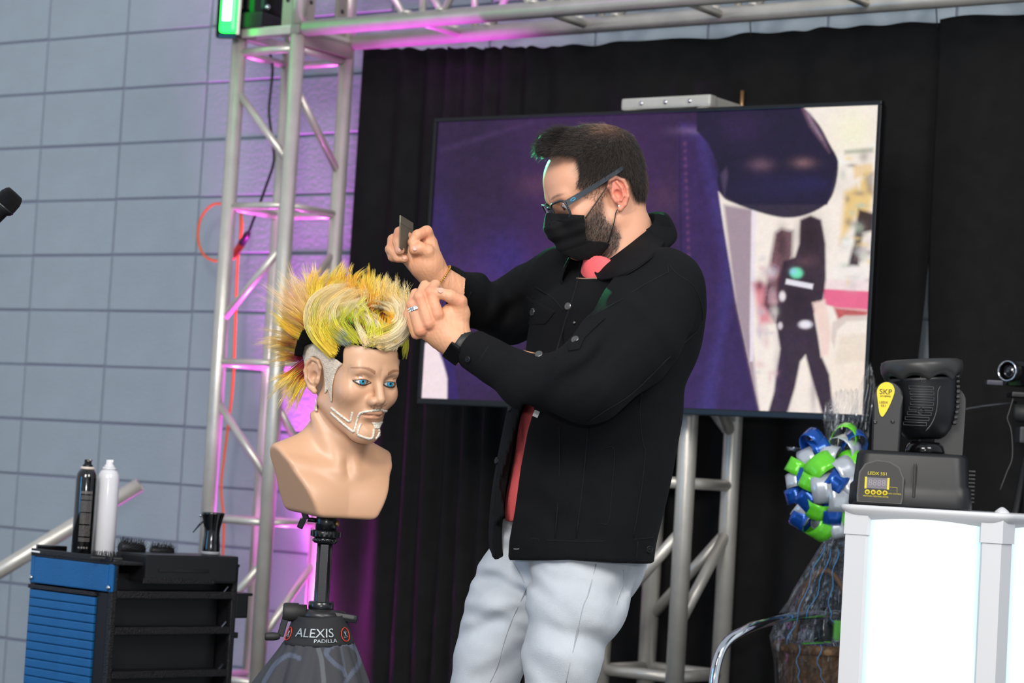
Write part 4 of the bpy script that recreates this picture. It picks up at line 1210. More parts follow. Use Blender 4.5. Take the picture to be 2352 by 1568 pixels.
# nails
M_nail = mat('nail', (226, 168, 148), 0.3)
def nail(c, n, t, s=1.0):
    n = np.array(n, float); n /= np.linalg.norm(n); x, y, z = frame_from(n, t)
    t = np.array(t, float); t = t - n * (t @ n); t /= np.linalg.norm(t); bb = np.cross(n, t)
    mb = MB(); mb.ball(c - n * .0006, (.0042 * s, .0056 * s, .0014 * s), 12, ax=[bb, t, n]); mb.build('nail', M_nail, man)
vdir = np.array([0, -1.0, 0])
nail(J(953, 571, -.0285, b2), (-.1, -1, .25), (-1, 0, -.05), 1.1)
nail(J(917, 573, -.0335, b2), (-.2, -1, 0), (.15, 0, -1), 1.0)
nail(J(929, 593, -.0205, b2), (.1, -1, -.1), (1, 0, -.1), .8)
nail(J(1012, 668, -.0145, b), (0.1, -1, .5), (-1, 0, .1), 1.0)

# ---- wedding ring, bracelet, watch
M_silver = mat('silver', (222, 222, 224), 0.22, 1.0)
M_gold = mat('gold', (226, 176, 80), 0.25, 1.0)
c = J(953, 709, -.0005, b); ax_ = J(947, 700, 0, b) - J(966, 758, -.002, b)
mb = MB(); mb.lathe([(.0112, -.0045), (.0128, -.0042), (.0132, -.0012), (.0126, 0), (.0132, .0012), (.0128, .0042), (.0112, .0045)], c, axis=ax_, n=36, cap=False); rg = mb.build('ring', M_silver, man, label='wide silver ring with rows of stones')
x, y, z = frame_from(ax_)
M_gem = mat('gem', (240, 240, 245), 0.05, coat=1.0, spec=1.0)
mb = MB()
for row in (-.0025, .0025):
    for k_ in range(18):
        a = 2 * PI * k_ / 18; mb.ball(c + x * math.cos(a) * .0131 + y * math.sin(a) * .0131 + z * row, .0013, 6)
mb.build('stones', M_gem, rg)
c = J(1011, 641, .028, b2); ax_ = J(1022, 655, .03, b2) - J(990, 625, .02, b2)
x, y, z = frame_from(ax_)
mb = MB()
for k_ in range(44):
    a = 2 * PI * k_ / 44; mb.ball(c + x * math.cos(a) * .0325 + y * math.sin(a) * .0325 + z * .0035 * math.cos(a + 1), .0020 + .0004 * (k_ % 2), 8)
mb.build('bracelet', M_gold, man, label='thin gold chain bracelet')
# watch on the near wrist
wc_ = J(1042, 797, -.012, YH)
wa = J(1085, 812, .02, YH) - J(1046, 784, .02, YH); wa /= np.linalg.norm(wa)
wn = np.array([-.40, -.80, -.42]); wn -= wa * (wn @ wa); wn /= np.linalg.norm(wn); wt = np.cross(wn, wa)
M_band = mat('watch_band', (24, 27, 27), 0.5)
c0 = J(1058, 793, .020, YH)
mb = MB(); mb.lathe([(.0318, -.0105), (.0332, -.0095), (.0332, .0095), (.0318, .0105)], c0, axis=wa, n=40, cap=False)
wo = mb.build('watch', M_band, man, label='black smart watch with a rubber band')
mb = MB(); mb.box(c0 + wn * .0365, (.038, .0335, .0095), ax=[wt, wa, wn], bev=.0045); wcase = mb.build('watch_case', mat('watch_metal', (20, 20, 22), .15, .6, coat=.5), wo)
# ---- clothes: jacket
beta = math.radians(35)
TA = np.array([[-math.cos(beta), -math.sin(beta), 0], [math.sin(beta), -math.cos(beta), 0], [0, 0, 1.0]])   # forward, near side, up
def rows_table(rows, ratio):
    out = []
    for (y, xl, xr, Yc) in rows:
        c = P((xl + xr) / 2, y, Yc); hw = (xr - xl) / 2 * Yc / FPX
        # a = front-back, b = side; silhouette half width = sqrt((a cos)^2+(b sin)^2)
        k = math.sqrt((ratio * math.cos(beta)) ** 2 + math.sin(beta) ** 2)
        bb = hw / k; aa = ratio * bb
        out.append((c[2], c[0], c[1], aa, bb))
    out.sort()
    return np.array(out)
def zcyl(p, tb, grow=0.0, ex=2.0):
    z = np.clip(p[:, 2], tb[0, 0], tb[-1, 0])
    cx = np.interp(z, tb[:, 0], tb[:, 1]); cy = np.interp(z, tb[:, 0], tb[:, 2])
    a = np.interp(z, tb[:, 0], tb[:, 3]) + grow; b_ = np.interp(z, tb[:, 0], tb[:, 4]) + grow
    dx = p[:, 0] - cx; dy = p[:, 1] - cy
    u = dx * TA[0][0] + dy * TA[0][1]; v = dx * TA[1][0] + dy * TA[1][1]
    k0 = np.sqrt((u / a) ** 2 + (v / b_) ** 2) + 1e-9; k1 = np.sqrt((u / a ** 2) ** 2 + (v / b_ ** 2) ** 2) + 1e-9
    d = k0 * (k0 - 1) / k1
    return d.astype(np.float32)
JR = [(560, 1400, 1530, 4.78), (600, 1370, 1562, 4.78), (640, 1300, 1590, 4.78), (700, 1232, 1606, 4.78), (760, 1215, 1600, 4.78), (820, 1205, 1585, 4.78), (880, 1190, 1566, 4.78), (950, 1164, 1562, 4.78), (1040, 1146, 1550, 4.79),
      (1120, 1132, 1530, 4.79), (1200, 1124, 1512, 4.79), (1250, 1122, 1500, 4.79), (1300, 1126, 1494, 4.79)]
# denser table by smooth interpolation
def dense(rows, n=40):
    r = np.array(rows, float); ys = np.linspace(r[0, 0], r[-1, 0], n)
    cs = catmull([tuple(x) for x in r], 6)
    return [tuple(x) for x in cs]
JT = rows_table(dense(JR), 0.66)
ztop = P(1450, 598, 4.78)[2]
nearA = [P(1514, 670, 4.62), P(1446, 786, 4.545), P(1352, 876, 4.48)]
nearF = [P(1352, 876, 4.48), P(1212, 876, 4.50), P(1092, 806, 4.565)]
farA = [P(1292, 655, 4.90), P(1225, 690, 4.98), P(1165, 716, 5.02)]
farF = [P(1165, 716, 5.02), P(1090, 690, 4.92), P(1026, 654, 4.80)]
def folds(p, c, dirv, amp, freq, rad):
    q = p - np.asarray(c, dtype=np.float32)
    w = np.exp(-(q ** 2).sum(1) / rad ** 2)
    ph = q @ (np.asarray(dirv, dtype=np.float32) * freq) + 1.3 * wavy(p, 14, 21)
    s_ = np.sin(ph)
    return amp * w * (s_ + .35 * np.sin(2 * ph + 1))
def jacket_out(p):
    d = zcyl(p, JT)
    d = smax(d, (p[:, 2] - ztop).astype(np.float32), 0.03)
    # shoulders
    d = smin(d, s_chain(p, [P(1410, 672, 4.80), P(1478, 652, 4.745), P(1528, 664, 4.66)], [.070, .058, .074], .03), 0.04)
    d = smin(d, s_chain(p, [P(1400, 672, 4.80), P(1345, 642, 4.85), P(1300, 655, 4.89)], [.070, .056, .072], .03), 0.04)
    # back of the shoulders / blade
    d = smin(d, s_ell(p, P(1520, 740, 4.76), (.075, .12, .12)), 0.04)
    nr = s_chain(p, nearA, [.086, .090, .076], .02)
    nf = s_chain(p, nearF, [.076, .048, .0395], .02)
    n_ = smin(nr, nf, .02)
    n_ = n_ - folds(p, P(1345, 830, 4.42), (-.75, 0, .66), .0085, 62, .10) - folds(p, P(1240, 870, 4.45), (-.9, 0, .1), .0045, 70, .09) - folds(p, P(1470, 720, 4.55), (.6, 0, .8), .0055, 45, .13)
    fr_ = smin(s_chain(p, farA, [.078, .072, .064], .02), s_chain(p, farF, [.066, .050, .0410], .02), .02)
    fr_ = fr_ - folds(p, P(1160, 700, 4.96), (-.8, 0, .6), .0065, 75, .09) - folds(p, P(1100, 680, 4.9), (-1, 0, .2), .0045, 80, .08)
    fr_ = smax(fr_, -s_sph(p, P(1025, 655, 4.80), .0), .001)
    # cuffs: flat ends
    d = smin(d, n_, 0.022)
    d = smin(d, fr_, 0.02)
    d = d - .0022 * wavy(p, 20, 4, (1, 1, .5)) - folds(p, P(1360, 1080, 4.70), (.9, 0, .25), .0045, 34, .2) - folds(p, P(1240, 1120, 4.66), (.5, 0, .85), .003, 60, .12)
    return d
hemz = P(1330, 1284, 4.70)[2]
cuffN = P(1079, 799, 4.57); cuffNd = (nearF[1] - nearF[2]); cuffNd /= np.linalg.norm(cuffNd)
cuffF = P(1022, 650, 4.80); cuffFd = (farF[1] - farF[2]); cuffFd /= np.linalg.norm(cuffFd)
OPEN = [(1202, 925), (1228, 935), (1212, 990), (1196, 1075), (1183, 1170), (1170, 1240), (1164, 1330), (1080, 1330), (1108, 1226), (1128, 1208), (1140, 1205), (1160, 1182), (1149, 1110), (1172, 1030)]
NECKH = [(1500, 430), (1496, 515), (1455, 560), (1405, 600), (1360, 632), (1345, 640), (1334, 610), (1350, 560), (1380, 430)]
def jacket(p):
    d = jacket_out(p)
    px, py = pproj(p)
    # hem: slightly sloping plane
    d = smax(d, (hemz - p[:, 2] + 0.0 * p[:, 0] - 0.10 * np.maximum(0, P(1300, 1300, 4.78)[0] - p[:, 0])).astype(np.float32), .004)
    nearw = np.abs((p - nearF[2].astype(np.float32)) @ cuffNd.astype(np.float32))
    cn_ = -((p - cuffN.astype(np.float32)) @ cuffNd.astype(np.float32))
    inN = ((p - P(1060, 795, 4.56).astype(np.float32)) ** 2).sum(1) < .11 ** 2
    d = np.where(inN, smax(d, cn_, .003), d)
    cf_ = -((p - cuffF.astype(np.float32)) @ cuffFd.astype(np.float32))
    inF = ((p - P(1005, 640, 4.79).astype(np.float32)) ** 2).sum(1) < .09 ** 2
    d = np.where(inF, smax(d, cf_, .003), d)
    # hollow, so the shirt and arms sit inside
    inner = d + 0.011
    # front opening and neck opening
    fr = p[:, 1] < 4.80
    op = polyS(px, py, OPEN, S0); op = np.where(fr, op, 1.0)
    nk = s_chain(p, [HO + HA[2] * -.03, NB_ + np.array([-.012, -0.012, 0.004]), NB_ + np.array([-.030, -.02, .012])], [.058, .058, .036], .02)
    d = smax(d, -op.astype(np.float32), .003)
    d = smax(d, -nk, .004)
    tri_ = np.where(fr, polyS(px, py, [(1342, 610), (1348, 580), (1402, 570), (1398, 598), (1372, 611)], S0), 1.0).astype(np.float32)
    d = smax(d, -tri_, .003)
    hollow_ok = np.maximum(-inner, -(-.0)) 
    d = np.maximum(d, -inner2(p))
    return d
def inner2(p):
    """the space inside: sleeves near the cuffs, and the trunk"""
    a = zcyl(p, JT, -0.019); a = np.maximum(a, (p[:, 2] - ztop + .02).astype(np.float32))
    b1 = s_chain(p, nearF, [.030, .030, .0300], .01)
    b2_ = s_chain(p, farF, [.030, .030, .0310], .01)
    return np.minimum(a, np.minimum(b1, b2_))
M_denim = mat('black_denim', (15, 16, 19), 0.88, bump=0.35, bscale=900, var=0.10, vscale=30, spec=0.18)
M_denimF = mat('black_denim_facing', (27, 28, 31), 0.85, bump=0.35, bscale=900, sheen=0.15)
lo = P(985, 1310, 4.8); hi = P(1640, 520, 4.8)
V, F = surf(jacket, (lo[0], 4.36, lo[2] - .03), (hi[0], 5.12, hi[2]), 0.0052)
jk = obj('jacket', V, F, M_denim, man, label='black denim jacket, open at the front')
jk_bvh = bvh_of(V, F)
# seams, plackets, pocket flaps
M_seam = mat('denim_seam', (24, 25, 29), 0.85, spec=.2, bump=0.4, bscale=600)
def seam(pts, w=.0013, th=.0013, m_=None, name='seam', sub=5, off=0.0):
    mb = MB(); ribbon(mb, jk_bvh, pts, w, th, sub, off)
    if mb.V: return mb.build(name, m_ or M_seam, jk)
ZJ = lambda pts: [(x / 2.178 + 1000, y / 2.178 + 600) for x, y in pts]
seam(ZJ([(1170, 20), (1210, 65), (1290, 120), (1325, 200), (1338, 290), (1310, 350)]))
seam(ZJ([(1310, 350), (1200, 450), (1050, 600), (960, 680), (860, 740), (770, 800)]))
seam(ZJ([(1040, 610), (1022, 740), (1035, 900), (1050, 960), (1030, 1150), (990, 1380)]))
seam(ZJ([(765, 820), (745, 1050), (705, 1385)]))
seam(ZJ([(620, 815), (622, 1050), (600, 1385)]))
seam(ZJ([(365, 1370), (560, 1395), (800, 1400), (1010, 1390), (1090, 1378)]))
seam(ZJ([(1012, 1400), (1005, 1500)]))
seam(ZJ([(850, 935), (895, 938), (885, 1120), (868, 1305), (825, 1310)]), .0010, .0010)
seam(ZJ([(300, 372), (245, 460), (185, 560)]))
seam(ZJ([(720, 65), (690, 180), (650, 300), (600, 480)]), .0018, .002)
seam(ZJ([(500, 130), (590, 185), (640, 245)]))
seam(ZJ([(1160, 20), (1165, 50), (1150, 62), (1040, 120), (900, 210), (770, 280)]))
seam([(1150, 945), (1135, 1010), (1122, 1120), (1118, 1200)])
seam([(1152, 1045), (1138, 1110), (1134, 1180)])
seam([(1082, 670), (1066, 700), (1050, 716)])
# pocket flaps
def flap(outl, name='pocket_flap'):
    mb = MB(); pts = []
    cx = sum(x for x, y in outl) / len(outl); cy = sum(y for x, y in outl) / len(outl)
    rings = []
    for s_, off in ((1.0, -.001), (1.0, .0022), (.93, .0034), (.6, .0034), (.25, .0034)):
        r_ = []
        for x, y in outl:
            h, n_ = cast(jk_bvh, cx + (x - cx) * s_, cy + (y - cy) * s_)
            if h is None: return
            r_.append(h + np.array([0, -1, .15]) * off)
        rings.append(r_)
    h, n_ = cast(jk_bvh, cx, cy); V = [v for r_ in rings for v in r_] + [h + np.array([0, -1, .15]) * .0034]
    n = len(outl); F = []
    for i in range(len(rings) - 1):
        for k in range(n): F.append((i * n + k, i * n + (k + 1) % n, (i + 1) * n + (k + 1) % n, (i + 1) * n + k))
    for k in range(n): F.append(((len(rings) - 1) * n + k, (len(rings) - 1) * n + (k + 1) % n, len(V) - 1))
    mb.add(V, F, True); mb.build(name, M_denim, jk)
def dens(pts, n=4):
    out = []
    for i in range(len(pts)):
        a, b_ = pts[i], pts[(i + 1) % len(pts)]
        for k in range(n): out.append((a[0] + (b_[0] - a[0]) * k / n, a[1] + (b_[1] - a[1]) * k / n))
    return out
flap(dens(ZJ([(455, 175), (600, 250), (575, 285), (548, 315), (470, 320), (440, 280), (440, 215)])))
flap(dens(ZJ([(745, 300), (850, 285), (790, 340), (745, 385), (720, 440), (665, 450), (660, 415), (700, 350)])))
# metal buttons
M_pewter = mat('pewter', (120, 118, 116), 0.3, 0.9)
def button(x, y, r=.0078, bv=None, m_=None):
    h, n_ = cast(bv or jk_bvh, x, y)
    if h is None: return
    n_ = n_ * .5 + np.array([-.3, -.8, 0]) * .5; n_ /= np.linalg.norm(n_)
    mb = MB(); mb.lathe([(r, -.002), (r, .0035), (r * .8, .0048), (r * .62, .0040), (r * .3, .0046), (0.0001, .0048)], h, axis=n_, n=20, cap=False); mb.build('button', m_ or M_pewter, jk)
for x, y in ((1306, 704), (1225, 717), (1322, 781), (1238, 815)): button(x, y)
button(1321 - 0, 741, .0028)
button(1076, 825, .0062, m_=mat('dark_button', (34, 34, 36), .35, .6)); button(1490, 1261, .0078, m_=mat('dark_button'))
for x, y in ((1173, 937), (1143, 1058)): button(x, y, .0072, m_=mat('dark_button'))
# buttonholes with a light thread, white tag
M_thread = mat('pale_thread', (150, 145, 145), .9)
seam([(1180, 1260), (1186, 1261), (1192, 1260)], .0008, .001, M_thread, 'buttonhole', 2)
mb = MB(); h = P(1231, 951, 4.60); mb.box(h, (.012, .003, .012), bev=.001); 
h_, n_ = cast(jk_bvh, 1235, 948)
if h_ is not None:
    mb = MB(); mb.box(h_ + np.array([-.003, -.004, -.002]), (.011, .002, .013), ax=[np.array([.94, 0, -.34]), np.array([0, 1, 0]), np.array([.34, 0, .94])], bev=.0008); mb.build('tag', mat('white_tag', (226, 226, 224), .6), jk)
# hem band: raised strip
for yy in ():
    pass
# collar, standing at the back and folded over
def collar():
    C = P(1424, 556, 4.775); V = []; n = 72; prof = 7
    F = []
    a0, a1 = math.radians(96), math.radians(330)
    for i in range(n + 1):
        t = a0 + (a1 - a0) * i / n          # 0 = front
        f_ = math.cos(t); s_ = math.sin(t)
        lean = 0.052 * (-f_)                # front low, back high
        inn = C + TA[0] * (0.083 * f_) + TA[1] * (0.070 * s_) + np.array([0, 0, lean + .006])
        top = C + TA[0] * (0.089 * f_) + TA[1] * (0.077 * s_) + np.array([0, 0, lean + .018])
        mid = C + TA[0] * (0.101 * f_) + TA[1] * (0.088 * s_) + np.array([0, 0, lean * 1.03 + .008])
        pt = max(0, f_) ** 3
        out = C + TA[0] * ((0.117 + .006 * pt) * f_) + TA[1] * (0.106 * s_) + np.array([0, 0, lean * 1.12 - .030 - .012 * pt])
        low = C + TA[0] * (0.085 * f_) + TA[1] * (0.072 * s_) + np.array([0, 0, lean - .035])
        und = C + TA[0] * (0.108 * f_) + TA[1] * (0.098 * s_) + np.array([0, 0, lean * 1.12 - .034 - .010 * pt])
        V += [low, inn, top, mid, out, und]
    m_ = 6
    for i in range(n):
        for k in range(m_ - 1): F.append((i * m_ + k, (i + 1) * m_ + k, (i + 1) * m_ + k + 1, i * m_ + k + 1))
    o = obj('collar', np.array(V), F, M_denim, jk)
    md = o.modifiers.new('s', 'SUBSURF'); md.levels = 2; md.render_levels = 2
    md = o.modifiers.new('t', 'SOLIDIFY'); md.thickness = 0.005
collar()
def fall():
    outer = catmull([(1531, 500, 0), (1537, 528, 0), (1522, 563, 0), (1486, 600, 0), (1436, 632, 0), (1388, 643, 0), (1374, 640, 0)], 5)
    inner = catmull([(1504, 492, 0), (1500, 512, 0), (1470, 546, 0), (1430, 578, 0), (1396, 602, 0), (1364, 618, 0), (1352, 613, 0)], 5)
    V = []; F = []; m_ = 7
    ys_o = []; ys_i = []
    for o_, i_ in zip(outer, inner):
        h, n_ = cast(jk_bvh, o_[0], o_[1]); ys_o.append(min(h[1] if h is not None else 4.76, 4.80))
        h, n_ = cast(head_bvh, i_[0], i_[1]); ys_i.append(min(h[1] if h is not None else 4.74, 4.79))
    ys_o = np.array(ys_o); ys_i = np.array(ys_i)
    for _ in range(4):
        ys_o[1:-1] = (ys_o[:-2] + 2 * ys_o[1:-1] + ys_o[2:]) / 4; ys_i[1:-1] = (ys_i[:-2] + 2 * ys_i[1:-1] + ys_i[2:]) / 4
    for k, (o_, i_) in enumerate(zip(outer, inner)):
        for j in range(m_):
            t = j / (m_ - 1)
            x = i_[0] + (o_[0] - i_[0]) * t; y = i_[1] + (o_[1] - i_[1]) * t - 5 * math.sin(PI * t * .9) * (1 - t)
            V.append(P(x, y, (ys_i[k] - .010) * (1 - t) + (ys_o[k] - .008) * t - .007 * math.sin(PI * t)))
    for k in range(len(outer) - 1):
        for j in range(m_ - 1): F.append((k * m_ + j, k * m_ + j + 1, (k + 1) * m_ + j + 1, (k + 1) * m_ + j))
    o = obj('collar_fall', np.array(V), F, M_denim, jk)
    md = o.modifiers.new('s', 'SUBSURF'); md.levels = 1; md.render_levels = 1
    md = o.modifiers.new('t', 'SOLIDIFY'); md.thickness = 0.004
    mb = MB(); E = [np.array(V[k * m_ + m_ - 1]) * .93 + np.array(V[k * m_ + m_ - 2]) * .07 + np.array([0, -.0022, 0]) for k in range(len(outer))]
    mb.tube(E, .0008, 6); mb.build('seam', M_seam, jk)
fall()
# leather label edge below the collar
seam([(1325, 640), (1345, 641), (1372, 640)], .0010, .0016, mat('tan_piping', (170, 140, 120), .7), 'piping', 3, .001)

# ---- shirt
M_shirt = mat('coral_shirt', (244, 104, 108), 0.85, bump=0.25, bscale=500, var=0.06, vscale=20)
def shirt(p):
    d = zcyl(p, JT, -0.033)
    d = smax(d, (p[:, 2] - ztop - .002).astype(np.float32), 0.02)
    d = np.maximum(d, (P(1170, 1196, 4.7)[2] - p[:, 2]).astype(np.float32))
    nk = s_chain(p, [NB_ + np.array([-.02, -.012, 0.02]), NB_ + np.array([-.03, -.02, -.04])], [.068, .074], .02)
    d = smin(d, nk, .02)
    d = np.maximum(d, (p[:, 2] - (P(1350, 590, 4.75)[2] - .24 * (p[:, 0] - P(1350, 590, 4.75)[0]))).astype(np.float32))
    return d - .004 * wavy(p, 30, 8, (1, 1, .5))
V, F = surf(shirt, (lo[0], 4.5, lo[2] + .05), (hi[0], 5.05, hi[2]), 0.0065)
obj('shirt', V, F, M_shirt, man, label='coral red shirt under the jacket')

# ---- jeans and shoes
M_jeans = mat('pale_jeans', (186, 192, 200), 0.85, bump=0.25, bscale=700, var=0.05, vscale=26, sheen=0.1)
def jeans(p):
    wst = s_ell(p, P(1335, 1262, 4.80), (.135, .095, .14))
    n_ = s_chain(p, [P(1338, 1290, 4.745), P(1326, 1380, 4.71), P(1292, 1500, 4.69), P(1280, 1620, 4.685), P(1272, 1720, 4.70), P(1262, 2150, 4.75), P(1262, 2215, 4.75)], [.104, .094, .074, .062, .060, .056, .058], .02)
    f_ = s_chain(p, [P(1222, 1264, 4.875), P(1172, 1385, 4.87), P(1128, 1500, 4.87), P(1092, 1660, 4.87), P(1092, 1740, 4.88), P(1078, 2150, 4.94), P(1078, 2215, 4.94)], [.086, .086, .072, .062, .061, .056, .058], .02)
    d = smin(wst, n_, .02); d = smin(d, f_, .014)
    d = smax(d, (p[:, 2] - P(1300, 1185, 4.79)[2]).astype(np.float32), .01)
    w_ = folds(p, P(1150, 1335, 4.80), (.3, 0, 1), .0045, 80, .10) + folds(p, P(1120, 1430, 4.80), (-.5, 0, 1), .0035, 70, .12) + folds(p, P(1300, 1440, 4.6), (.15, 0, 1), .003, 55, .13) + folds(p, P(1450, 1350, 4.7), (.9, 0, -.4), .004, 90, .07) + folds(p, P(1200, 1300, 4.7), (.6, 0, .8), .004, 85, .08) + folds(p, P(1290, 1540, 4.6), (.7, 0, .7), .003, 60, .12)
    d = d - 1.7 * w_ - .0018 * wavy(p, 22, 12)
    return smax(d, (.07 - p[:, 2]).astype(np.float32), .004)
jl = P(985, 1450, 4.9)
V, F = surf(jeans, (jl[0] - .06, 4.50, .05), (P(1500, 1200, 4.79)[0] + .03, 5.06, P(1300, 1170, 4.79)[2]), 0.0062)
je = obj('jeans', V, F, M_jeans, man, label='pale washed blue jeans')
je_bvh = bvh_of(V, F)
M_js = mat('jeans_seam', (162, 166, 172), 0.85)
ZP = lambda pts: [(x / 4.04 + 1000, y / 4.04 + 1180) for x, y in pts]
for pts in ([(1490, 465), (1420, 740), (1370, 860), (1310, 1130), (1240, 1430), (1215, 1560)], [(855, 670), (800, 790), (720, 960), (640, 1180), (580, 1400), (510, 1560)], [(720, 440), (770, 520), (830, 640)], [(1740, 520), (1745, 620), (1690, 800), (1680, 840)]):
    mb = MB(); ribbon(mb, je_bvh, ZP(pts), .0010, .0010, 6)
    if mb.V: mb.build('seam', M_js, je)
M_shoe = mat('black_shoe', (20, 20, 22), .4)
for (x, y, Yc) in ((1262, 2215, 4.75), (1078, 2215, 4.94)):
    c = P(x, y, Yc); f = TA[0]
    def shoe(p, c=c, f=f):
        g = np.array([c[0], c[1], 0.04])
        d = s_cap(p, g - f * .05 + np.array([0, 0, .01]), g + f * .14, .045, .038)
        d = smin(d, s_cap(p, g - f * .02, g + np.array([0, 0, .06]), .04, .042), .03)
        return np.maximum(d, (.002 - p[:, 2]).astype(np.float32))
    V, F = surf(shoe, (c[0] - .25, c[1] - .2, 0), (c[0] + .15, c[1] + .12, .16), .006)
    obj('shoe', V, F, M_shoe, man)

# ---- face mask
MASK = [(1255, 488), (1300, 491), (1343, 494), (1345, 533), (1348, 551), (1361, 553), (1384, 554), (1402, 560), (1387, 581), (1372, 593), (1330, 599), (1296, 586), (1270, 566), (1250, 548), (1240, 527)]
def mask_out(p):
    q = to_local(p, HO, HA); a = q.copy(); a[:, 1] = np.abs(a[:, 1])
    d = head_sdf(q, ears=False, chin_u=-0.090, fine=False, mouth=False, ns=.008)
    d = smin(d, s_chain(a, [(.090, 0, .0), (.098, 0, -.028), (.086, 0, -.072), (.064, 0, -.100)], [.009, .010, .012, .014], .03), .03)
    d = smin(d, s_cap(a, (.060, .035, -.04), (.055, .030, -.085), .022, .020), .03)
    pl = .0008 * np.sin(q[:, 2] * 260) * (np.abs(q[:, 2] + .045) < .03)
    return d - pl
def mask_f(p):
    d = mask_out(p); px, py = pproj(p)
    sh = np.maximum(d - .0070, -(d - .0045))
    return smax(sh, polyS(px, py, MASK, S0), .001)
lo_ = P(1225, 620, Y0); hi_ = P(1420, 470, Y0)
V, F = surf(mask_f, (lo_[0], Y0 - .12, lo_[2]), (hi_[0], Y0 + .10, hi_[2]), .0016)
M_mask = mat('black_mask', (13, 13, 15), .8, bump=.2, bscale=800, spec=.25)
mk = obj('face_mask', V, F, M_mask, man, label='black pleated face mask')
mk_bvh = bvh_of(V, F)
mb = MB(); ribbon(mb, mk_bvh, [(1265, 505), (1300, 507), (1341, 509)], .0006, .0007, 4); mb.build('seam', M_seam, mk)
def lp(u): return to_world(u, HO, HA)
def surfpt(bv, x, y, off=.002):
    h, n_ = cast(bv, x, y); return h + n_ * off if h is not None else P(x, y, Y0 - .08)
mb = MB(); mb.tube(catmull([surfpt(head_bvh, 1343, 500, .004), surfpt(head_bvh, 1358, 478, .006), surfpt(head_bvh, 1375, 451, .007), surfpt(head_bvh, 1393, 424, .006), lp((-.012, .080, .030))], 4), .0011, 8); mb.build('ear_loop', M_blk, mk)
mb = MB(); mb.tube(catmull([surfpt(head_bvh, 1396, 556, .004), surfpt(head_bvh, 1404, 530, .005), surfpt(head_bvh, 1411, 505, .006), surfpt(head_bvh, 1415, 487, .006), lp((-.020, .080, -.020))], 4), .0011, 8); mb.build('ear_loop', M_blk, mk)
for s_ in (-1,):
    mb = MB(); mb.tube(catmull([lp((.060, s_ * .062, -.03)), lp((.02, s_ * .080, .01)), lp((-.012, s_ * .080, .030))], 4), .0011, 8); mb.build('ear_loop', M_blk, mk)

# ---- glasses
M_frame = mat('matte_frame', (44, 52, 60), .35, coat=.1)
gl_c = lp((.103, 0, .004))
tilt = math.radians(-6)
gf = HA[0] * math.cos(tilt) + HA[2] * math.sin(tilt); gu = HA[2] * math.cos(tilt) - HA[0] * math.sin(tilt); gs = HA[1]
M_lens = bpy.data.materials.new('lens_glass'); M_lens.use_nodes = True
_nt = M_lens.node_tree; _nt.nodes.remove(_nt.nodes['Principled BSDF'])
_tr = _nt.nodes.new('ShaderNodeBsdfTransparent'); _tr.inputs[0].default_value = (.93, .95, .95, 1); _gl = _nt.nodes.new('ShaderNodeBsdfGlossy'); _gl.inputs['Roughness'].default_value = .03
_mx = _nt.nodes.new('ShaderNodeMixShader'); _fr = _nt.nodes.new('ShaderNodeFresnel'); _fr.inputs[0].default_value = 1.5
_nt.links.new(_fr.outputs[0], _mx.inputs[0]); _nt.links.new(_tr.outputs[0], _mx.inputs[1]); _nt.links.new(_gl.outputs[0], _mx.inputs[2]); _nt.links.new(_mx.outputs[0], _nt.nodes['Material Output'].inputs[0])
gls = None
mb = MB()
def lens_outline(s_, k=1.0, n=40):
    pts = []
    for i in range(n):
        t = 2 * PI * i / n; e = 2.0 / 3.4
        x = .0265 * k * math.copysign(abs(math.cos(t)) ** e, math.cos(t)); y = .0185 * k * math.copysign(abs(math.sin(t)) ** e, math.sin(t))
        y *= 1 - .06 * (x / .0265) * (-s_) ; 
        wrap = ((s_ * .034 + x)) ** 2 * 3.2
        pts.append(gl_c + gs * (s_ * .034 + x) + gu * y - gf * wrap)
    return pts
for s_ in (1, -1):
    mb.tube(lens_outline(s_), .0023, 8, closed=True)
mb.tube(catmull([gl_c + gs * .009 + gu * .010, gl_c + gf * .002 + gu * .0125, gl_c - gs * .009 + gu * .010], 4), .0026, 8)
gls = mb.build('glasses', M_frame, man, label='dark grey plastic glasses')
for s_ in (1, -1):
    o_ = lens_outline(s_, .98); c = sum(o_) / len(o_)
    V = o_ + [c + gf * .0008]; F = [(i, (i + 1) % len(o_), len(o_)) for i in range(len(o_))]
    obj('lens', np.array(V), F, M_lens, gls)
    mb = MB()
    hinge = gl_c + gs * s_ * .0625 + gu * .010 - gf * .0125
    tip = lp((-.024, s_ * .0830, .036)); 
    pts = catmull([hinge, hinge * .72 + tip * .28 + gs * s_ * .004, hinge * .4 + tip * .6 + gs * s_ * .004, tip, lp((-.042, s_ * .078, .040))], 5)
    m_ = len(pts); V = []; F = []
    for i, p_ in enumerate(pts):
        t_ = i / (m_ - 1); hh_ = .0062 * (1 - .45 * t_); 
        for (dx, dz) in ((-1, -1), (1, -1), (1, 1), (-1, 1)): V.append(p_ + gs * dx * .0014 + HA[2] * dz * hh_)
    for i in range(m_ - 1):
        for k in range(4): F.append((i * 4 + k, i * 4 + (k + 1) % 4, (i + 1) * 4 + (k + 1) % 4, (i + 1) * 4 + k))
    F += [(3, 2, 1, 0), tuple((m_ - 1) * 4 + k for k in range(4))]
    mb.add(V, F, False); mb.build('temple', M_frame, gls)
    if s_ == 1:
        c = pts[2] + gs * .0022
        td = pts[3] - pts[1]; td /= np.linalg.norm(td)
        rg_ = [c + td * math.cos(a) * .0050 + HA[2] * math.sin(a) * .0022 for a in np.linspace(0, 2 * PI, 24, endpoint=False)]
        mb = MB(); mb.tube(rg_, .0007, 6, closed=True); mb.build('emblem', mat('emblem_blue', (70, 170, 210), .3), gls)

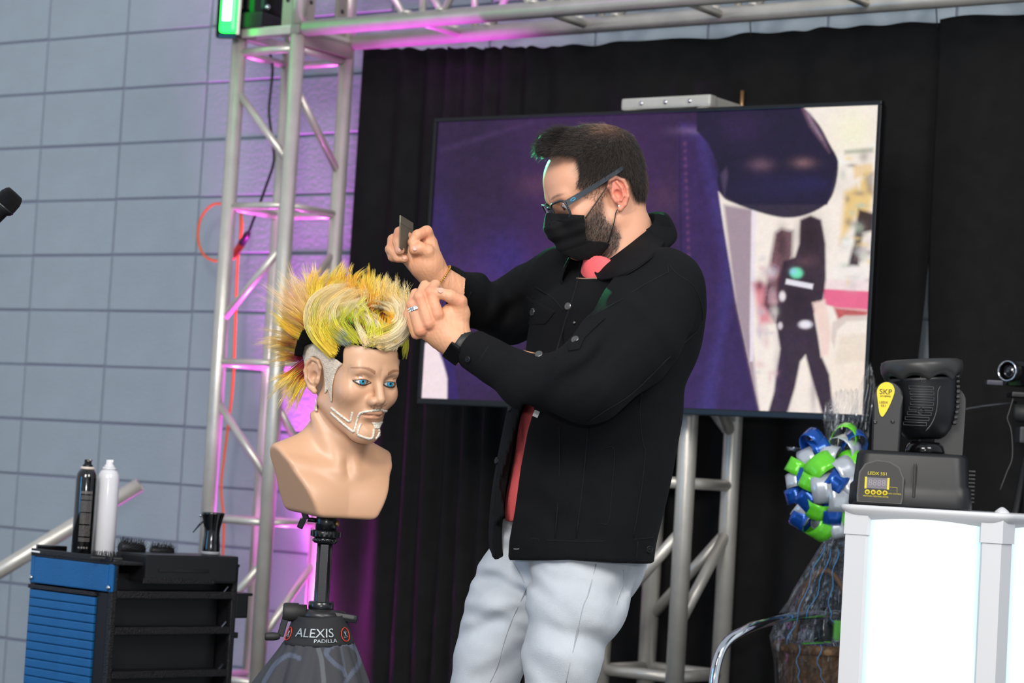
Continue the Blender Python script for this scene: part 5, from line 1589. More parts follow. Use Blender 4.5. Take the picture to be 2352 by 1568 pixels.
# earring
h_, n_ = cast(head_bvh, 1422, 474)
if h_ is not None:
    mb = MB(); mb.ball(h_ + n_ * .001, .0022, 8); mb.build('earring', M_gem, man)

# ---- the man's hair: a dark layer with a fringe, and strands over it
def hair_vol(p):
    q = to_local(p, HO, HA); a = np.abs(q[:, 1])
    d = head_sdf(q, ears=False, fine=False, mouth=False, chin_u=-.09)
    k = np.clip((q[:, 2] - .02) / .08, 0, 1)
    fr = np.clip((q[:, 0] - .03) / .06, 0, 1) * k
    d = smin(d, s_ell(p, P(1270, 340, Y0 - .01), (.024, .05, .018)), .03)
    return d - (.0035 + .018 * k * (.45 + .55 * np.clip((q[:, 0] + .05) / .08, 0, 1)) + .004 * fr) - .0012 * wavy(p, 120, 31)
HAIRP = [(1226, 350), (1230, 328), (1241, 310), (1260, 300), (1284, 289), (1320, 273), (1365, 264), (1410, 269), (1450, 296), (1474, 340), (1484, 380), (1484, 430), (1484, 462), (1464, 462), (1452, 440), (1446, 415), (1428, 402), (1405, 408), (1385, 424), (1350, 432), (1328, 424), (1332, 395), (1325, 360), (1290, 355), (1250, 362), (1232, 352)]
HAIRP_OLD = [(1215, 300), (1232, 352), (1250, 362), (1290, 355), (1325, 360), (1332, 395), (1328, 424), (1350, 432), (1385, 424), (1405, 408), (1428, 402), (1446, 415), (1452, 440), (1464, 462), (1482, 462), (1540, 380), (1540, 200), (1200, 200)]
def hair_f(p):
    d = hair_vol(p); px, py = pproj(p)
    d = np.maximum(d, -(d + .016))
    return smax(d, polyS(px, py, HAIRP, S0), .006)
lo_ = P(1200, 480, Y0); hi_ = P(1510, 240, Y0)
V, F = surf(hair_f, (lo_[0], Y0 - .12, lo_[2]), (hi_[0], Y0 + .13, hi_[2]), .0028)
M_hair = mat('dark_hair', (34, 26, 22), .5, bump=.7, bscale=260, sheen=.1, stretch=(1, 1, 1))
col = np.zeros((len(V), 3)); q = to_local(V.astype(np.float32), HO, HA); px_, py_ = pproj(V); a1 = np.abs(q[:, 1])
col[:] = lin((26, 21, 19))
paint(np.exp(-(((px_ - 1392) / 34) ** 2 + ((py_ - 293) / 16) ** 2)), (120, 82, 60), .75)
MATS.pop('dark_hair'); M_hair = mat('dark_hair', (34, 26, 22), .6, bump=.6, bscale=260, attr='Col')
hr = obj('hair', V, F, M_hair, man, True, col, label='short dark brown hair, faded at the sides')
hair_bvh = bvh_of(V, F)
def strands(region, bv, n, ln, flow, rgbs, th, name, parent, lift=.25, rnd=.25, density=None):
    SVv = []; SF_ = []; SC = []
    xs = [p_[0] for p_ in region]; ys = [p_[1] for p_ in region]; c_ = 0; tries = 0
    while c_ < n and tries < n * 6:
        tries += 1
        x = rng.uniform(min(xs), max(xs)); y = rng.uniform(min(ys), max(ys))
        sd__ = float(sdpoly(np.array([x]), np.array([y]), region)[0])
        if sd__ > 0: continue
        if density is not None and rng.rand() > density(x, y, sd__): continue
        h, nn = cast(bv, x, y)
        if h is None: continue
        fx, fy = flow(x, y); v = CR * fx - CU * fy; v = v - nn * (v @ nn); nv = np.linalg.norm(v)
        if nv < 1e-6: continue
        v = v / nv + rng.randn(3) * rnd; L = ln * (.5 + .8 * rng.rand())
        c = np.array(lin(rgbs[rng.randint(len(rgbs))])) * (.7 + .6 * rng.rand())
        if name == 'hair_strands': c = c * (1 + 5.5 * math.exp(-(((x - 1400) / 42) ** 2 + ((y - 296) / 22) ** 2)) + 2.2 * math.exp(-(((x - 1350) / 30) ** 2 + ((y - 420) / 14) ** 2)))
        b0 = len(SVv); m_ = 5; sd2 = np.cross(v, nn); sd2 /= np.linalg.norm(sd2) + 1e-9
        for i in range(m_):
            t = i / (m_ - 1); pt = h - nn * .0015 + v * L * t + nn * (lift * L * math.sin(t * 2.2))
            w_ = th * (1 - .85 * t)
            SVv += [pt + sd2 * w_, pt - sd2 * w_, pt + nn * w_]; SC += [c] * 3
        for i in range(m_ - 1):
            for k in range(3): SF_.append((b0 + i * 3 + k, b0 + i * 3 + (k + 1) % 3, b0 + i * 3 + 3 + (k + 1) % 3, b0 + i * 3 + 3 + k))
        c_ += 1
    return obj(name, np.array(SVv), np.array(SF_), mat('strands', (40, 30, 26), .45, attr='Col'), parent, True, np.array(SC), kind='stuff')
def hflow(x, y):
    # whorl near the crown: top hair sweeps forward (left), side hair down and forward, back down
    wx = 1 / (1 + math.exp(-(x - 1412) / 16)); wy = 1 / (1 + math.exp(-(y - 352) / 16))
    f = np.array([-1, .12]) * (1 - wy) + np.array([-.5, .85]) * wy
    g = np.array([.28, 1.0]) * (1 - wy) + np.array([.02, 1]) * wy
    r = f * (1 - wx) + g * wx; return (r[0], r[1])
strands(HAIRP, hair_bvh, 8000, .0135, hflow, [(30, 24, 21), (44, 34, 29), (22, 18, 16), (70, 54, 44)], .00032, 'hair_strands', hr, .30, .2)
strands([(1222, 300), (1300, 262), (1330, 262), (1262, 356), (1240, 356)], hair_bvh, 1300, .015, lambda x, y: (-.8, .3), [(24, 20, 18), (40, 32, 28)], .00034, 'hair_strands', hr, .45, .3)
BEARD2 = [(1360, 470), (1386, 444), (1388, 480), (1396, 505), (1420, 520), (1428, 540), (1420, 570), (1398, 596), (1380, 600), (1345, 560), (1342, 505), (1350, 485)]
strands(BEARD2, head_bvh, 5200, .0070, lambda x, y: (-.45, 1), [(34, 28, 26), (80, 68, 62), (150, 138, 130), (60, 50, 46)], .00024, 'beard', man, .5, .35, lambda x, y, s_: min(1, .15 + -s_ / 22 + max(0, (y - 470) / 200)))
# sideburn fade
strands([(1326, 405), (1345, 428), (1385, 424), (1408, 410), (1404, 440), (1372, 462), (1340, 448), (1322, 425)], head_bvh, 900, .006, lambda x, y: (-.3, 1), [(40, 32, 28), (70, 58, 50)], .00024, 'hair_strands', hr, .4, .3, lambda x, y, s_: .55)

# ---- comb in the hand
ca = P(919, 494, YR - .045); cb = P(948, 512, YR + .035)
cd = cb - ca; L_ = np.linalg.norm(cd); cd /= L_
dn = P(932, 580, YR - .01) - P(932, 500, YR - .01); dn -= cd * (dn @ cd); dn /= np.linalg.norm(dn); cn_ = np.cross(cd, dn)
comb = empty('comb', ca, 'dark grey fine-toothed comb held in his raised right hand', 'comb')
M_comb = mat('comb_plastic', (92, 86, 72), .35, var=.1)
mb = MB(); mb.box((ca + cb) / 2 + dn * .008, (L_, .016, .0035), ax=[cd, dn, cn_], bev=.0012); mb.build('spine', M_comb, comb)
nt_ = 34
tm = MB(); tm.box((0, 0, 0), (.0013, .052, .0026), ax=[cd, dn, cn_]); tme = np_mesh('tooth', np.array(tm.V), tm.F, False); tme.materials.append(M_comb)
for i in range(nt_):
    t = (i + .5) / nt_
    o = bpy.data.objects.new('tooth', tme); COL.objects.link(o); o.parent = comb
    sc = 1 - .25 * abs(t - .5)
    o.location = tuple(ca + cd * L_ * t + dn * (.016 + .026 * sc) - np.array(comb.location)); o.scale = (1, 1, 1)
# ================================================================== MANNEQUIN STAND (tripod) AND ITS COVER
up = np.array([0, 0, 1.0])
TB = P(750, 1190, YM + .01); tx, ty = TB[0], TB[1]
def tz(y): return P(745, y, YM)[2]
def tp(x, z, dy=0): return np.array([tx + x, ty + dy, z])
tri = empty('mannequin_tripod', (tx, ty, 0), 'black crank tripod carrying the mannequin bust', 'tripod')
M_tblk = mat('tripod_black', (16, 18, 22), .28, coat=.2)
mb = MB(); z0 = tz(1246); mb.lathe([(.0205, tz(1222)), (.0205, tz(1190)), (.0185, tz(1186)), (.0185, tz(1150))], tp(0, 0), n=32); mb.build('clamp', M_tblk, tri)
mb = MB(); mb.lathe([(.024, tz(1234)), (.0272, tz(1232)), (.0272, tz(1219)), (.024, tz(1217))], tp(0, 0), n=32)
for k in range(20):
    a = 2 * PI * k / 20; mb.box(tp(math.cos(a) * .0272, tz(1225.5), math.sin(a) * .0272), (.004, .004, .010), ax=[np.array([math.cos(a), math.sin(a), 0]), np.array([-math.sin(a), math.cos(a), 0]), up])
mb.build('locking_collar', M_tblk, tri)
mb = MB(); mb.lathe([(.018, tz(1248)), (.0225, tz(1246)), (.0225, tz(1236)), (.018, tz(1233))], tp(0, 0), n=32)
for k in range(16):
    a = 2 * PI * k / 16; mb.ball(tp(math.cos(a) * .0222, tz(1241), math.sin(a) * .0222), .0032, 8)
mb.build('locking_ring', M_tblk, tri)
mb = MB(); mb.lathe([(.0150, tz(1568)), (.0150, tz(1240))], tp(0, 0), n=32); mb.build('column', M_tblk, tri)
mb = MB(); zz = tz(1386)
mb.box(tp(.001, (tz(1384) + tz(1250)) / 2, -.0145), (.015, .004, tz(1250) - tz(1384)))
while zz < tz(1252): mb.box(tp(.001, zz, -.0170), (.013, .003, .0013)); zz += .0027
mb.build('toothed_rack', mat('rack_metal', (60, 60, 62), .3, .8), tri)
mb = MB(); mb.lathe([(.0235, tz(1400)), (.0245, tz(1398)), (.0245, tz(1384)), (.0225, tz(1382))], tp(0, 0), n=32); mb.build('stop_ring', M_tblk, tri)
mb = MB(); mb.tube([tp(-.018, tz(1196), -.005), tp(-.036, tz(1195), -.006)], .0045, 12); mb.box(tp(-.042, tz(1183), -.006), (.012, .010, .022), ax=[np.array([.93, 0, .36]), np.array([0, 1, 0]), np.array([-.36, 0, .93])], bev=.003); mb.box(tp(-.047, tz(1204), -.006), (.012, .010, .022), ax=[np.array([.93, 0, -.36]), np.array([0, 1, 0]), np.array([.36, 0, .93])], bev=.003); mb.build('clamp_knob', M_blkgloss, tri)
mb = MB(); mb.lathe([(.006, 0), (.006, .004), (.004, .006)], tp(.0195, tz(1201), -.004), axis=(1, -.3, 0), n=14); mb.build('brass_stud', mat('brass', (170, 130, 90), .4, .8), tri)
# crank
mb = MB(); mb.lathe([(.0165, -.004), (.0180, 0), (.0180, .024), (.0155, .026), (.0155, .040)], tp(-.0670, tz(1410), -.010), axis=(1, 0, .02), n=28); mb.build('crank_housing', mat('rubber_black', (34, 34, 34), .6), tri)
mb = MB(); mb.box((tp(-.064, tz(1416), -.016) + tp(-.0745, tz(1466), -.016)) / 2, (.013, .006, np.linalg.norm(tp(-.064, tz(1416)) - tp(-.0745, tz(1466)))), ax=[np.array([.976, 0, -.22]), np.array([0, 1, 0]), np.array([.22, 0, .976])], bev=.002); mb.build('crank_arm', M_tblk, tri)
mb = MB(); mb.lathe([(.0045, 0), (.0065, .003), (.0082, .012), (.0078, .026), (.0065, .0290)], tp(-.0740, tz(1466), -.018), axis=(-1, -.15, -.06), n=20); mb.build('crank_handle', mat('rubber_black'), tri)
mb = MB(); mb.lathe([(.030, tz(1424)), (.042, tz(1418)), (.036, tz(1405)), (.024, tz(1399))], tp(.002, 0), n=36); mb.build('tripod_head', mat('head_metal', (58, 58, 60), .35, .5), tri)
mb = MB(); mb.box(tp(.045, tz(1414), -.012), (.056, .022, .016), ax=[np.array([.98, 0, -.10]), np.array([0, 1, 0]), np.array([.10, 0, .98])], bev=.007); mb.build('pan_lever', M_tblk, tri)
for a in (math.radians(-70), math.radians(50), math.radians(170)):
    d_ = np.array([math.cos(a), math.sin(a), 0]); 
    mb = MB(); mb.tube([np.array([tx, ty, tz(1430)]) + d_ * .03, np.array([tx, ty, .015]) + d_ * .40], [.012, .010], 12); mb.build('leg', M_tblk, tri)
# cover
cover = empty('tripod_cover', (tx, ty, .12), 'dark grey cloth cover with a lettered band hung round the tripod', 'cover')
BZ = [(1408, .047), (1425, .053), (1445, .0585), (1472, .066)]
def band_r(z):
    zz_ = np.array([tz(y) for y, r in BZ])[::-1]; rr_ = np.array([r for y, r in BZ])[::-1]
    return float(np.interp(z, zz_, rr_))
def band_z(z, a):      # the band sags in front-right
    return z - .006 * math.cos(a + math.pi / 2 + .6) - .004
n = 72; V = []; F = []
nr = 9
for j in range(nr + 1):
    z = tz(1406) + (tz(1472) - tz(1406)) * j / nr
    for i in range(n):
        a = 2 * PI * i / n
        r = band_r(z) + .0012 * math.sin(a * 5 + z * 60)
        V.append((tx + math.cos(a) * r, ty + math.sin(a) * r, band_z(z, a)))
for j in range(nr):
    for i in range(n): F.append((j * n + i, j * n + (i + 1) % n, (j + 1) * n + (i + 1) % n, (j + 1) * n + i))
o = obj('band', V, F, mat('band_cloth', (30, 31, 34), .8, bump=.15, bscale=500), cover); md = o.modifiers.new('t', 'SOLIDIFY'); md.thickness = .002
V = []; F = []; nr = 40; zb0 = tz(1470)
for j in range(nr + 1):
    t = j / nr; z = zb0 + (.12 - zb0) * t
    for i in range(n * 2):
        a = 2 * PI * i / (n * 2)
        rr = .0655 + .50 * (zb0 - z) * (1 - .25 * t)
        lob = 1 + .14 * min(1, t * 5) * math.cos(3 * (a - math.radians(-70))) + .045 * min(1, t * 8) * math.sin(9 * a + 2 * t) + .02 * math.sin(17 * a + 5 * t)
        V.append((tx + math.cos(a) * rr * lob, ty + math.sin(a) * rr * lob, band_z(z, a) if t < .05 else z - (.006 * math.cos(a + math.pi / 2 + .6) + .004) * max(0, 1 - t * 3)))
n2 = n * 2
for j in range(nr):
    for i in range(n2): F.append((j * n2 + i, j * n2 + (i + 1) % n2, (j + 1) * n2 + (i + 1) % n2, (j + 1) * n2 + i))
# printed loops on the cloth, as paint
V = np.array(V); C = np.zeros((len(V), 3)); C[:] = lin((58, 59, 64))
# subdivide for the print
def subdiv(V, F, C):
    V = list(map(tuple, V)); C = list(map(tuple, C)); cache = {}
    def mid(a, b):
        k = (min(a, b), max(a, b))
        if k not in cache:
            V.append(tuple((np.array(V[a]) + np.array(V[b])) / 2)); C.append(C[a]); cache[k] = len(V) - 1
        return cache[k]
    G = []
    for f in F:
        a, b_, c, d = f; ab, bc, cd_, da = mid(a, b_), mid(b_, c), mid(c, d), mid(d, a)
        V.append(tuple((np.array(V[a]) + np.array(V[b_]) + np.array(V[c]) + np.array(V[d])) / 4)); C.append(C[a]); m_ = len(V) - 1
        G += [(a, ab, m_, da), (ab, b_, bc, m_), (m_, bc, c, cd_), (da, m_, cd_, d)]
    return np.array(V), G, np.array(C)
V, F, C = subdiv(V, F, C)
V, F, C = subdiv(V, F, C)
px_, py_ = pproj(V)
def line_paint(pts, w, rgb, a=.8):
    q_ = catmull([(x, y, 0) for x, y in pts], 6); d_ = np.full(len(V), 1e9)
    for i in range(len(q_) - 1):
        A_ = q_[i][:2]; e = q_[i + 1][:2] - A_; wx = px_ - A_[0]; wy = py_ - A_[1]
        t_ = np.clip((wx * e[0] + wy * e[1]) / max(e @ e, 1e-9), 0, 1); d_ = np.minimum(d_, np.hypot(wx - e[0] * t_, wy - e[1] * t_))
    k_ = np.clip((w - d_) / 2 + .5, 0, 1)[:, None] * a
    C[:] = C * (1 - k_) + np.array(lin(rgb)) * k_
Z8 = lambda pts: [(x / 8.34 + 600, y / 8.34 + 1380) for x, y in pts]
pr = (84, 92, 110)
line_paint(Z8([(60, 1560), (250, 1250), (440, 1080), (580, 1040), (740, 1100)]), 5, pr)
line_paint(Z8([(1090, 650), (1080, 850), (1150, 1100), (1180, 1350), (1200, 1560)]), 5, (96, 100, 104), .7)
line_paint(Z8([(1270, 860), (1240, 1020), (1400, 1200), (1560, 1320), (1600, 1420)]), 5, pr)
line_paint(Z8([(1240, 1020), (1330, 880), (1550, 820), (1720, 860), (1850, 1000), (1860, 1200), (1720, 1400), (1600, 1560)]), 5, pr)
line_paint(Z8([(1500, 740), (1540, 1000), (1590, 1280)]), 3, pr, .4)
o = obj('skirt', V, F, mat('cover_cloth', (58, 59, 64), .85, attr='Col', bump=.2, bscale=500), cover, True, C)
md = o.modifiers.new('t', 'SOLIDIFY'); md.thickness = .0015
M_print = mat('silver_print', (150, 160, 166), .4, .2)
def bander(a0, z0_, k=1.0):
    def f(x, y, e):
        a = a0 + x / .058; z = z0_ + y
        r = band_r(z) + .0050 + e
        return (tx + math.cos(a) * r, ty + math.sin(a) * r, band_z(z, a))
    return f
af = -math.pi / 2
mb = MB(); text_on(mb, 'ALEXIS', .0235, None, None, None, None, 1.0, bander(af - .09, tz(1441))); mb.build('lettering', M_print, cover)
mb = MB(); text_on(mb, 'PADILLA', .0095, None, None, None, None, 1.1, bander(af + .27, tz(1458))); mb.build('lettering', M_print, cover)
M_redring = mat('red_print', (214, 60, 36), .6)
for a_, yy in ((af - 1.12, 1447), (af + .98, 1447)):
    f = bander(a_, tz(yy)); mb = MB()
    mb.tube([f(math.cos(t) * .0105, math.sin(t) * .0125, 0) for t in np.linspace(0, 2 * PI, 32, endpoint=False)], .0009, 6, closed=True); mb.build('emblem_ring', M_redring, cover)
    mb = MB(); mb.tube([f(x, y, 0) for x, y in ((-.003, .006), (.0, .0), (-.005, -.005), (.005, -.005), (0, 0), (.003, .006))], .0006, 6); mb.build('emblem', M_print, cover)

# ================================================================== TROLLEY
YC = 5.72
cph = math.radians(44)
dl = np.array([-math.cos(cph), math.sin(cph), 0]); dr = np.array([math.sin(cph), math.cos(cph), 0])
K0 = P(262, 1290, YC); kz = K0[2]
WL, WR = .335, .385
def kp(l, r, z): return np.array([K0[0], K0[1], 0]) + dl * l + dr * r + up * z
cart = empty('trolley', kp(WL / 2, WR / 2, 0), 'black salon trolley with blue light painted on its ribbed roller front, bottom left', 'trolley')
M_blue_lit = mat('blue_lit_metal', (28, 104, 164), .38, .35, bump=.12, bscale=260, var=.10, vscale=12)  # blue lamp light on black metal, put into the base colour
M_hammer = mat('hammered_black', (20, 20, 24), .3, bump=.5, bscale=330)
AXC = [dl, dr, up]
def kbox(name, l0, l1, r0, r1, z0, z1, m_, bev=.002, label=None, par=None):
    mb = MB(); mb.box(kp((l0 + l1) / 2, (r0 + r1) / 2, (z0 + z1) / 2), (abs(l1 - l0), abs(r1 - r0), abs(z1 - z0)), ax=AXC, bev=bev); return mb.build(name, m_, par or cart, label)
for l in (0, WL - .016):
    for r in (0, WR - .016):
        kbox('post', l, l + .016, r, r + .016, .07, kz - .004, M_hammer, .003)
kbox('side_panel', WL - .004, WL, .016, WR - .016, .1, kz - .01, M_hammer)
kbox('back_panel', .016, WL - .016, WR - .010, WR - .004, .1, kz - .01, M_hammer)
kbox('bottom_shelf', .004, WL - .004, .004, WR - .004, .09, .105, M_hammer)
kbox('worktop', -.002, WL + .002, -.002, WR + .002, kz - .008, kz, M_hammer, .003)
kbox('worktop_rim', .01, WL, -.004, .006, kz - .002, kz + .012, M_hammer, .003)
dz_ = .072
kbox('drawer_front', .016, WL - .018, -.003, .009, kz - dz_, kz - .008, M_blue_lit, .003, 'top drawer front with blue light in its colour')
kbox('drawer_edge', .0, .016, -.002, .012, kz - dz_, kz - .006, M_blue_lit, .002)
kbox('drawer_edge', WL - .016, WL, -.002, .012, kz - dz_, kz - .006, M_blue_lit, .002)
for l, zz in ((.010, kz - .062), (WL - .008, kz - .060)):
    mb = MB(); mb.lathe([(.006, 0), (.006, .003), (.003, .004)], kp(l, -.003, zz), axis=-dr, n=14); mb.build('screw', M_chrome, cart)
kbox('rail', .018, .060, .002, .014, .1, kz - dz_ - .004, mat('dark_rail', (30, 32, 38), .35, .5), .002)
kbox('top_rail', .060, WL, -.006, .010, kz - dz_ - .014, kz - dz_ - .004, M_hammer, .002)
pit = .0212; zz = kz - dz_ - .016
sm = MB(); sm.box((0, 0, 0), (WL - .066, .010, pit - .0013), ax=AXC, bev=.0030); slm = np_mesh('slat', np.array(sm.V), sm.F, False); slm.materials.append(M_blue_lit)
while zz > .12:
    o = bpy.data.objects.new('slat', slm); COL.objects.link(o); o.parent = cart
    o.location = tuple(kp(.062 + (WL - .066) / 2, .002, zz - pit / 2) - np.array(cart.location)); zz -= pit
# right hand side: open frame with shelves and a tray
kbox('inner_panel', .05, .054, .02, WR - .02, .1, kz - .03, mat('dark_inside', (12, 12, 14), .5))
for yy in (1363, 1445, 1545, 1660):
    z_ = P(400, yy, YC + .14)[2]
    kbox('shelf', -.001, .06, .016, WR - .016, z_ - .012, z_ + .006, M_hammer, .002)
    mb = MB(); mb.box(kp(.004, WR - .035, z_ + .012), (.004, .018, .003), ax=[dl, (dr + up) / math.sqrt(2), (up - dr) / math.sqrt(2)]); mb.build('clip', M_chrome, cart)
kbox('tray', -.012, .11, .085, WR - .012, kz - .048, kz + .020, mat('tray_plastic', (19, 19, 22), .38), .006, 'black plastic tray with a slot')
kbox('tray_slot', -.0135, -.011, .125, WR - .105, kz - .022, kz - .014, M_blkgloss, .001)
kbox('tray_lip', -.014, -.010, .080, WR - .085, kz - .050, kz - .036, M_hammer, .002)
# bin hooked on the far right
bb_ = MB()
for (r0, r1, z0, z1) in ((WR + .002, WR + .042, kz - .135, kz - .075), (WR + .0, WR + .056, kz - .080, kz - .072)):
    bb_.box(kp(.035, (r0 + r1) / 2, (z0 + z1) / 2), (.06, r1 - r0, z1 - z0), ax=AXC, bev=.004)
bb_.build('side_bin', mat('tray_plastic'), cart)
kbox('hook', .01, .04, WR, WR + .02, kz - .185, kz - .170, M_hammer)
for l in (.02, WL - .02):
    for r in (.02, WR - .02):
        mb = MB(); mb.lathe([(.030, -.010), (.032, -.008), (.032, .008), (.030, .010)], kp(l, r, .035), axis=dl, n=20); mb.box(kp(l, r, .07), (.03, .012, .03), ax=AXC); mb.build('castor', M_blk, cart)

# ---- cans
def can(x, y, Yc, col_m, cap_m, rim_m, lab, h=.214, r=.0262, label=None):
    base = P(x, y, Yc); base[2] = kz + .0005
    t = empty('spray_can', base, lab, 'can', 'aerosol cans on the trolley')
    mb = MB(); mb.lathe([(r - .002, 0), (r, .003), (r, h - .022), (r * .94, h - .012), (r * .78, h - .004), (r * .60, h)], base, n=48); mb.build('can_body', col_m, t)
    mb = MB(); mb.lathe([(r * .62, h), (r * .66, h + .001), (r * .64, h + .006), (r * .55, h + .0065)], base, n=32); mb.build('rim', rim_m, t)
    mb = MB(); mb.lathe([(r * .50, h + .006), (r * .46, h + .011), (r * .34, h + .013), (r * .34, h + .022), (r * .30, h + .024)], base, n=24); mb.box(base + np.array([.004, -.002, h + .021]), (.012, .010, .007), bev=.002); mb.build('nozzle', cap_m, t)
    return t, base
M_canblk = mat('can_black', (9, 9, 11), .1, coat=.8)
M_canwht = mat('can_white', (226, 226, 232), .22, coat=.4)
t1, b1 = can(188, 1268, 5.86, M_canblk, M_blkgloss, mat('cream_rim', (220, 205, 190), .4), 'black glossy aerosol can with small grey print, beside the white can')
t2, b2_ = can(238, 1270, 5.90, M_canwht, mat('white_cap', (230, 230, 234), .35), M_canwht, 'plain white aerosol can standing beside the black can', h=.216, r=.0266)
# small print on the black can
M_print2 = mat('grey_print', (110, 104, 100), .5)
def wrap(base, r, a0, z0_):
    def f(x, y, e):
        a = a0 + x / r; return (base[0] + math.cos(a) * (r + .0002 + e), base[1] + math.sin(a) * (r + .0002 + e), z0_ + y)
    return f
mb = MB()
rr_ = random.Random(4)
words = ['hold', 'shine', 'spray', 'keep away from heat', 'shake well', 'dry hair', 'air', 'use', 'on', 'at', 'the']
pr_ = MB(); zz = b1[2] + .155
f = wrap(b1, .0262, af + .25, 0)
blocks = [(.155, 1), (.146, 1)] 
for k in range(34):
    z = b1[2] + .150 - k * .0033
    if k in (3, 12, 21, 30): 
        pr_.add([f(-.013, z, 0), f(.015, z, 0), f(.015, z - .0005, 0), f(-.013, z - .0005, 0)], [(0, 1, 2, 3)], False); continue
    x = -.013
    while x < .014:
        w_ = rr_.uniform(.0012, .004)
        pr_.add([f(x, z, 0), f(min(x + w_, .015), z, 0), f(min(x + w_, .015), z - .0017, 0), f(x, z - .0017, 0)], [(0, 1, 2, 3)], False); x += w_ + .0007
for (x0_, x1_, z0_, z1_) in ((-.013, .015, .155, .161),):
    x = x0_
    while x < x1_:
        w_ = rr_.uniform(.002, .005); pr_.add([f(x, b1[2] + z1_, 0), f(min(x + w_, x1_), b1[2] + z1_, 0), f(min(x + w_, x1_), b1[2] + z0_, 0), f(x, b1[2] + z0_, 0)], [(0, 1, 2, 3)], False); x += w_ + .001
for x in (-.011, -.004, .002, .009):
    pts = [f(x + math.cos(t) * .0026, b1[2] + .024 + math.sin(t) * .0026, 0) for t in np.linspace(0, 2 * PI, 12, endpoint=False)]; pr_.add(pts, [tuple(range(12))], False)
pr_.build('small_print', M_print2, t1, kind='stuff')

# ---- brushes, comb, bottle on the trolley
def brush(c, axis, L, r, nb, bl, lab, handle=True):
    c = np.array(c, float); axis = np.array(axis, float); axis /= np.linalg.norm(axis); x, y, z = frame_from(axis)
    t = empty('hair_brush', c - up * r, lab, 'brush', 'brushes lying on the trolley')
    mb = MB(); mb.lathe([(r * .5, -L / 2), (r * .6, -L / 2 + .003), (r * .6, L / 2 - .003), (r * .45, L / 2)], c, axis=axis, n=20); mb.build('barrel', M_blk, t)
    mb = MB()
    for k in range(nb):
        u = -L / 2 + L * (k + .5) / nb
        for j in range(16):
            a = 2 * PI * (j + .5 * (k % 2)) / 16; d_ = x * math.cos(a) + y * math.sin(a)
            if (c + d_ * (r + bl))[2] < kz - .002 and (c + d_ * r * .6)[2] < kz + bl * .3: continue
            p0 = c + axis * u + d_ * r * .55; p1 = c + axis * u + d_ * (r * .55 + bl) + np.array([rr_.uniform(-1, 1), rr_.uniform(-1, 1), rr_.uniform(-1, 1)]) * .002
            mb.tube([p0, p1], [.0007, .0004], 4, cap=False)
    mb.build('bristles', mat('bristle_black', (14, 14, 15), .4), t, kind='stuff')
    if handle:
        mb = MB(); mb.tube([c + axis * L / 2, c + axis * (L / 2 + .03), c + axis * (L / 2 + .10)], [.006, .008, .006], 12); mb.build('handle', M_blk, t)
c1 = P(303, 1257, 5.90); c1[2] = kz + .026
brush(c1, (.75, .55, -.10), .066, .024, 17, .014, 'black round hair brush lying nearest the white can', False)
c2 = P(372, 1264, 5.96); c2[2] = kz + .022
brush(c2, (.85, .5, -.02), .060, .018, 16, .013, 'smaller round hair brush lying right of the other one', False)
c3 = P(245, 1270, 5.75); c3[2] = kz + .004
t = empty('vent_brush', c3, 'black brush head lying flat, bristles up, in front of the white can', 'brush')
mb = MB(); mb.box(c3 + up * .002, (.075, .022, .006), ax=[np.array([.95, .3, 0]), np.array([-.3, .95, 0]), up], bev=.002); mb.build('brush_pad', M_blk, t)
mb = MB()
for i in range(18):
    for j in range(4):
        p = c3 + np.array([.95, .3, 0]) * (-.033 + i * .0039) + np.array([-.3, .95, 0]) * (-.008 + j * .005) + up * .004
        mb.tube([p, p + np.array([rr_.uniform(-.006, .003), 0, .013 + rr_.uniform(0, .004)])], [.0007, .0004], 4, cap=False)
mb.build('bristles', mat('bristle_black'), t, kind='stuff')
p = P(118, 1262, 6.02); p[2] = kz + .008
o = MB(); o.box(p + up * .004, (.075, .03, .014), ax=[np.array([.95, .3, 0]), np.array([-.3, .95, 0]), up], bev=.003); o = o.build('flat_case', M_blkgloss); tag(o, 'flat black case lying left of the black can', 'case')
p = P(92, 1266, 5.93); p[2] = kz + .004
o = MB(); o.box(p, (.045, .012, .004), ax=[np.array([.97, .2, -.08]), np.array([-.2, .97, 0]), np.array([.08, 0, .97])], bev=.001); o = o.build('white_clip', mat('white_cap')); tag(o, 'short white plastic clip lying at the left end of the trolley top', 'clip')
# fine mist bottle
sb = P(483, 1276, 5.98); sb[2] = kz + .0205
t = empty('mist_bottle', sb, 'black waisted trigger spray bottle at the right end of the trolley', 'bottle')
Mb_ = mat('bottle_black', (9, 9, 11), .12, coat=.6)
mb = MB(); mb.lathe([(.021, 0), (.0225, .004), (.0225, .016), (.0215, .030), (.0195, .050), (.0205, .066), (.0245, .084), (.0285, .100), (.0290, .103), (.026, .105)], sb, n=40); mb.build('bottle_body', Mb_, t)
mb = MB(); mb.lathe([(.0228, .0005), (.0236, .002), (.0236, .006), (.0228, .008)], sb, n=40); mb.build('collar', mat('grey_collar', (150, 152, 156), .4), t)
mb = MB(); mb.tube([sb + np.array([-.020, -.004, .083]), sb + np.array([-.030, -.006, .074]), sb + np.array([-.046, -.008, .052])], [.0045, .0045, .0022], 10, flat=.6); mb.build('trigger', Mb_, t)
mb = MB(); mb.lathe([(.004, 0), (.003, .006)], sb + np.array([-.027, -.008, .095]), axis=(-1, -.2, 0), n=12); mb.build('nozzle', M_chrome, t)

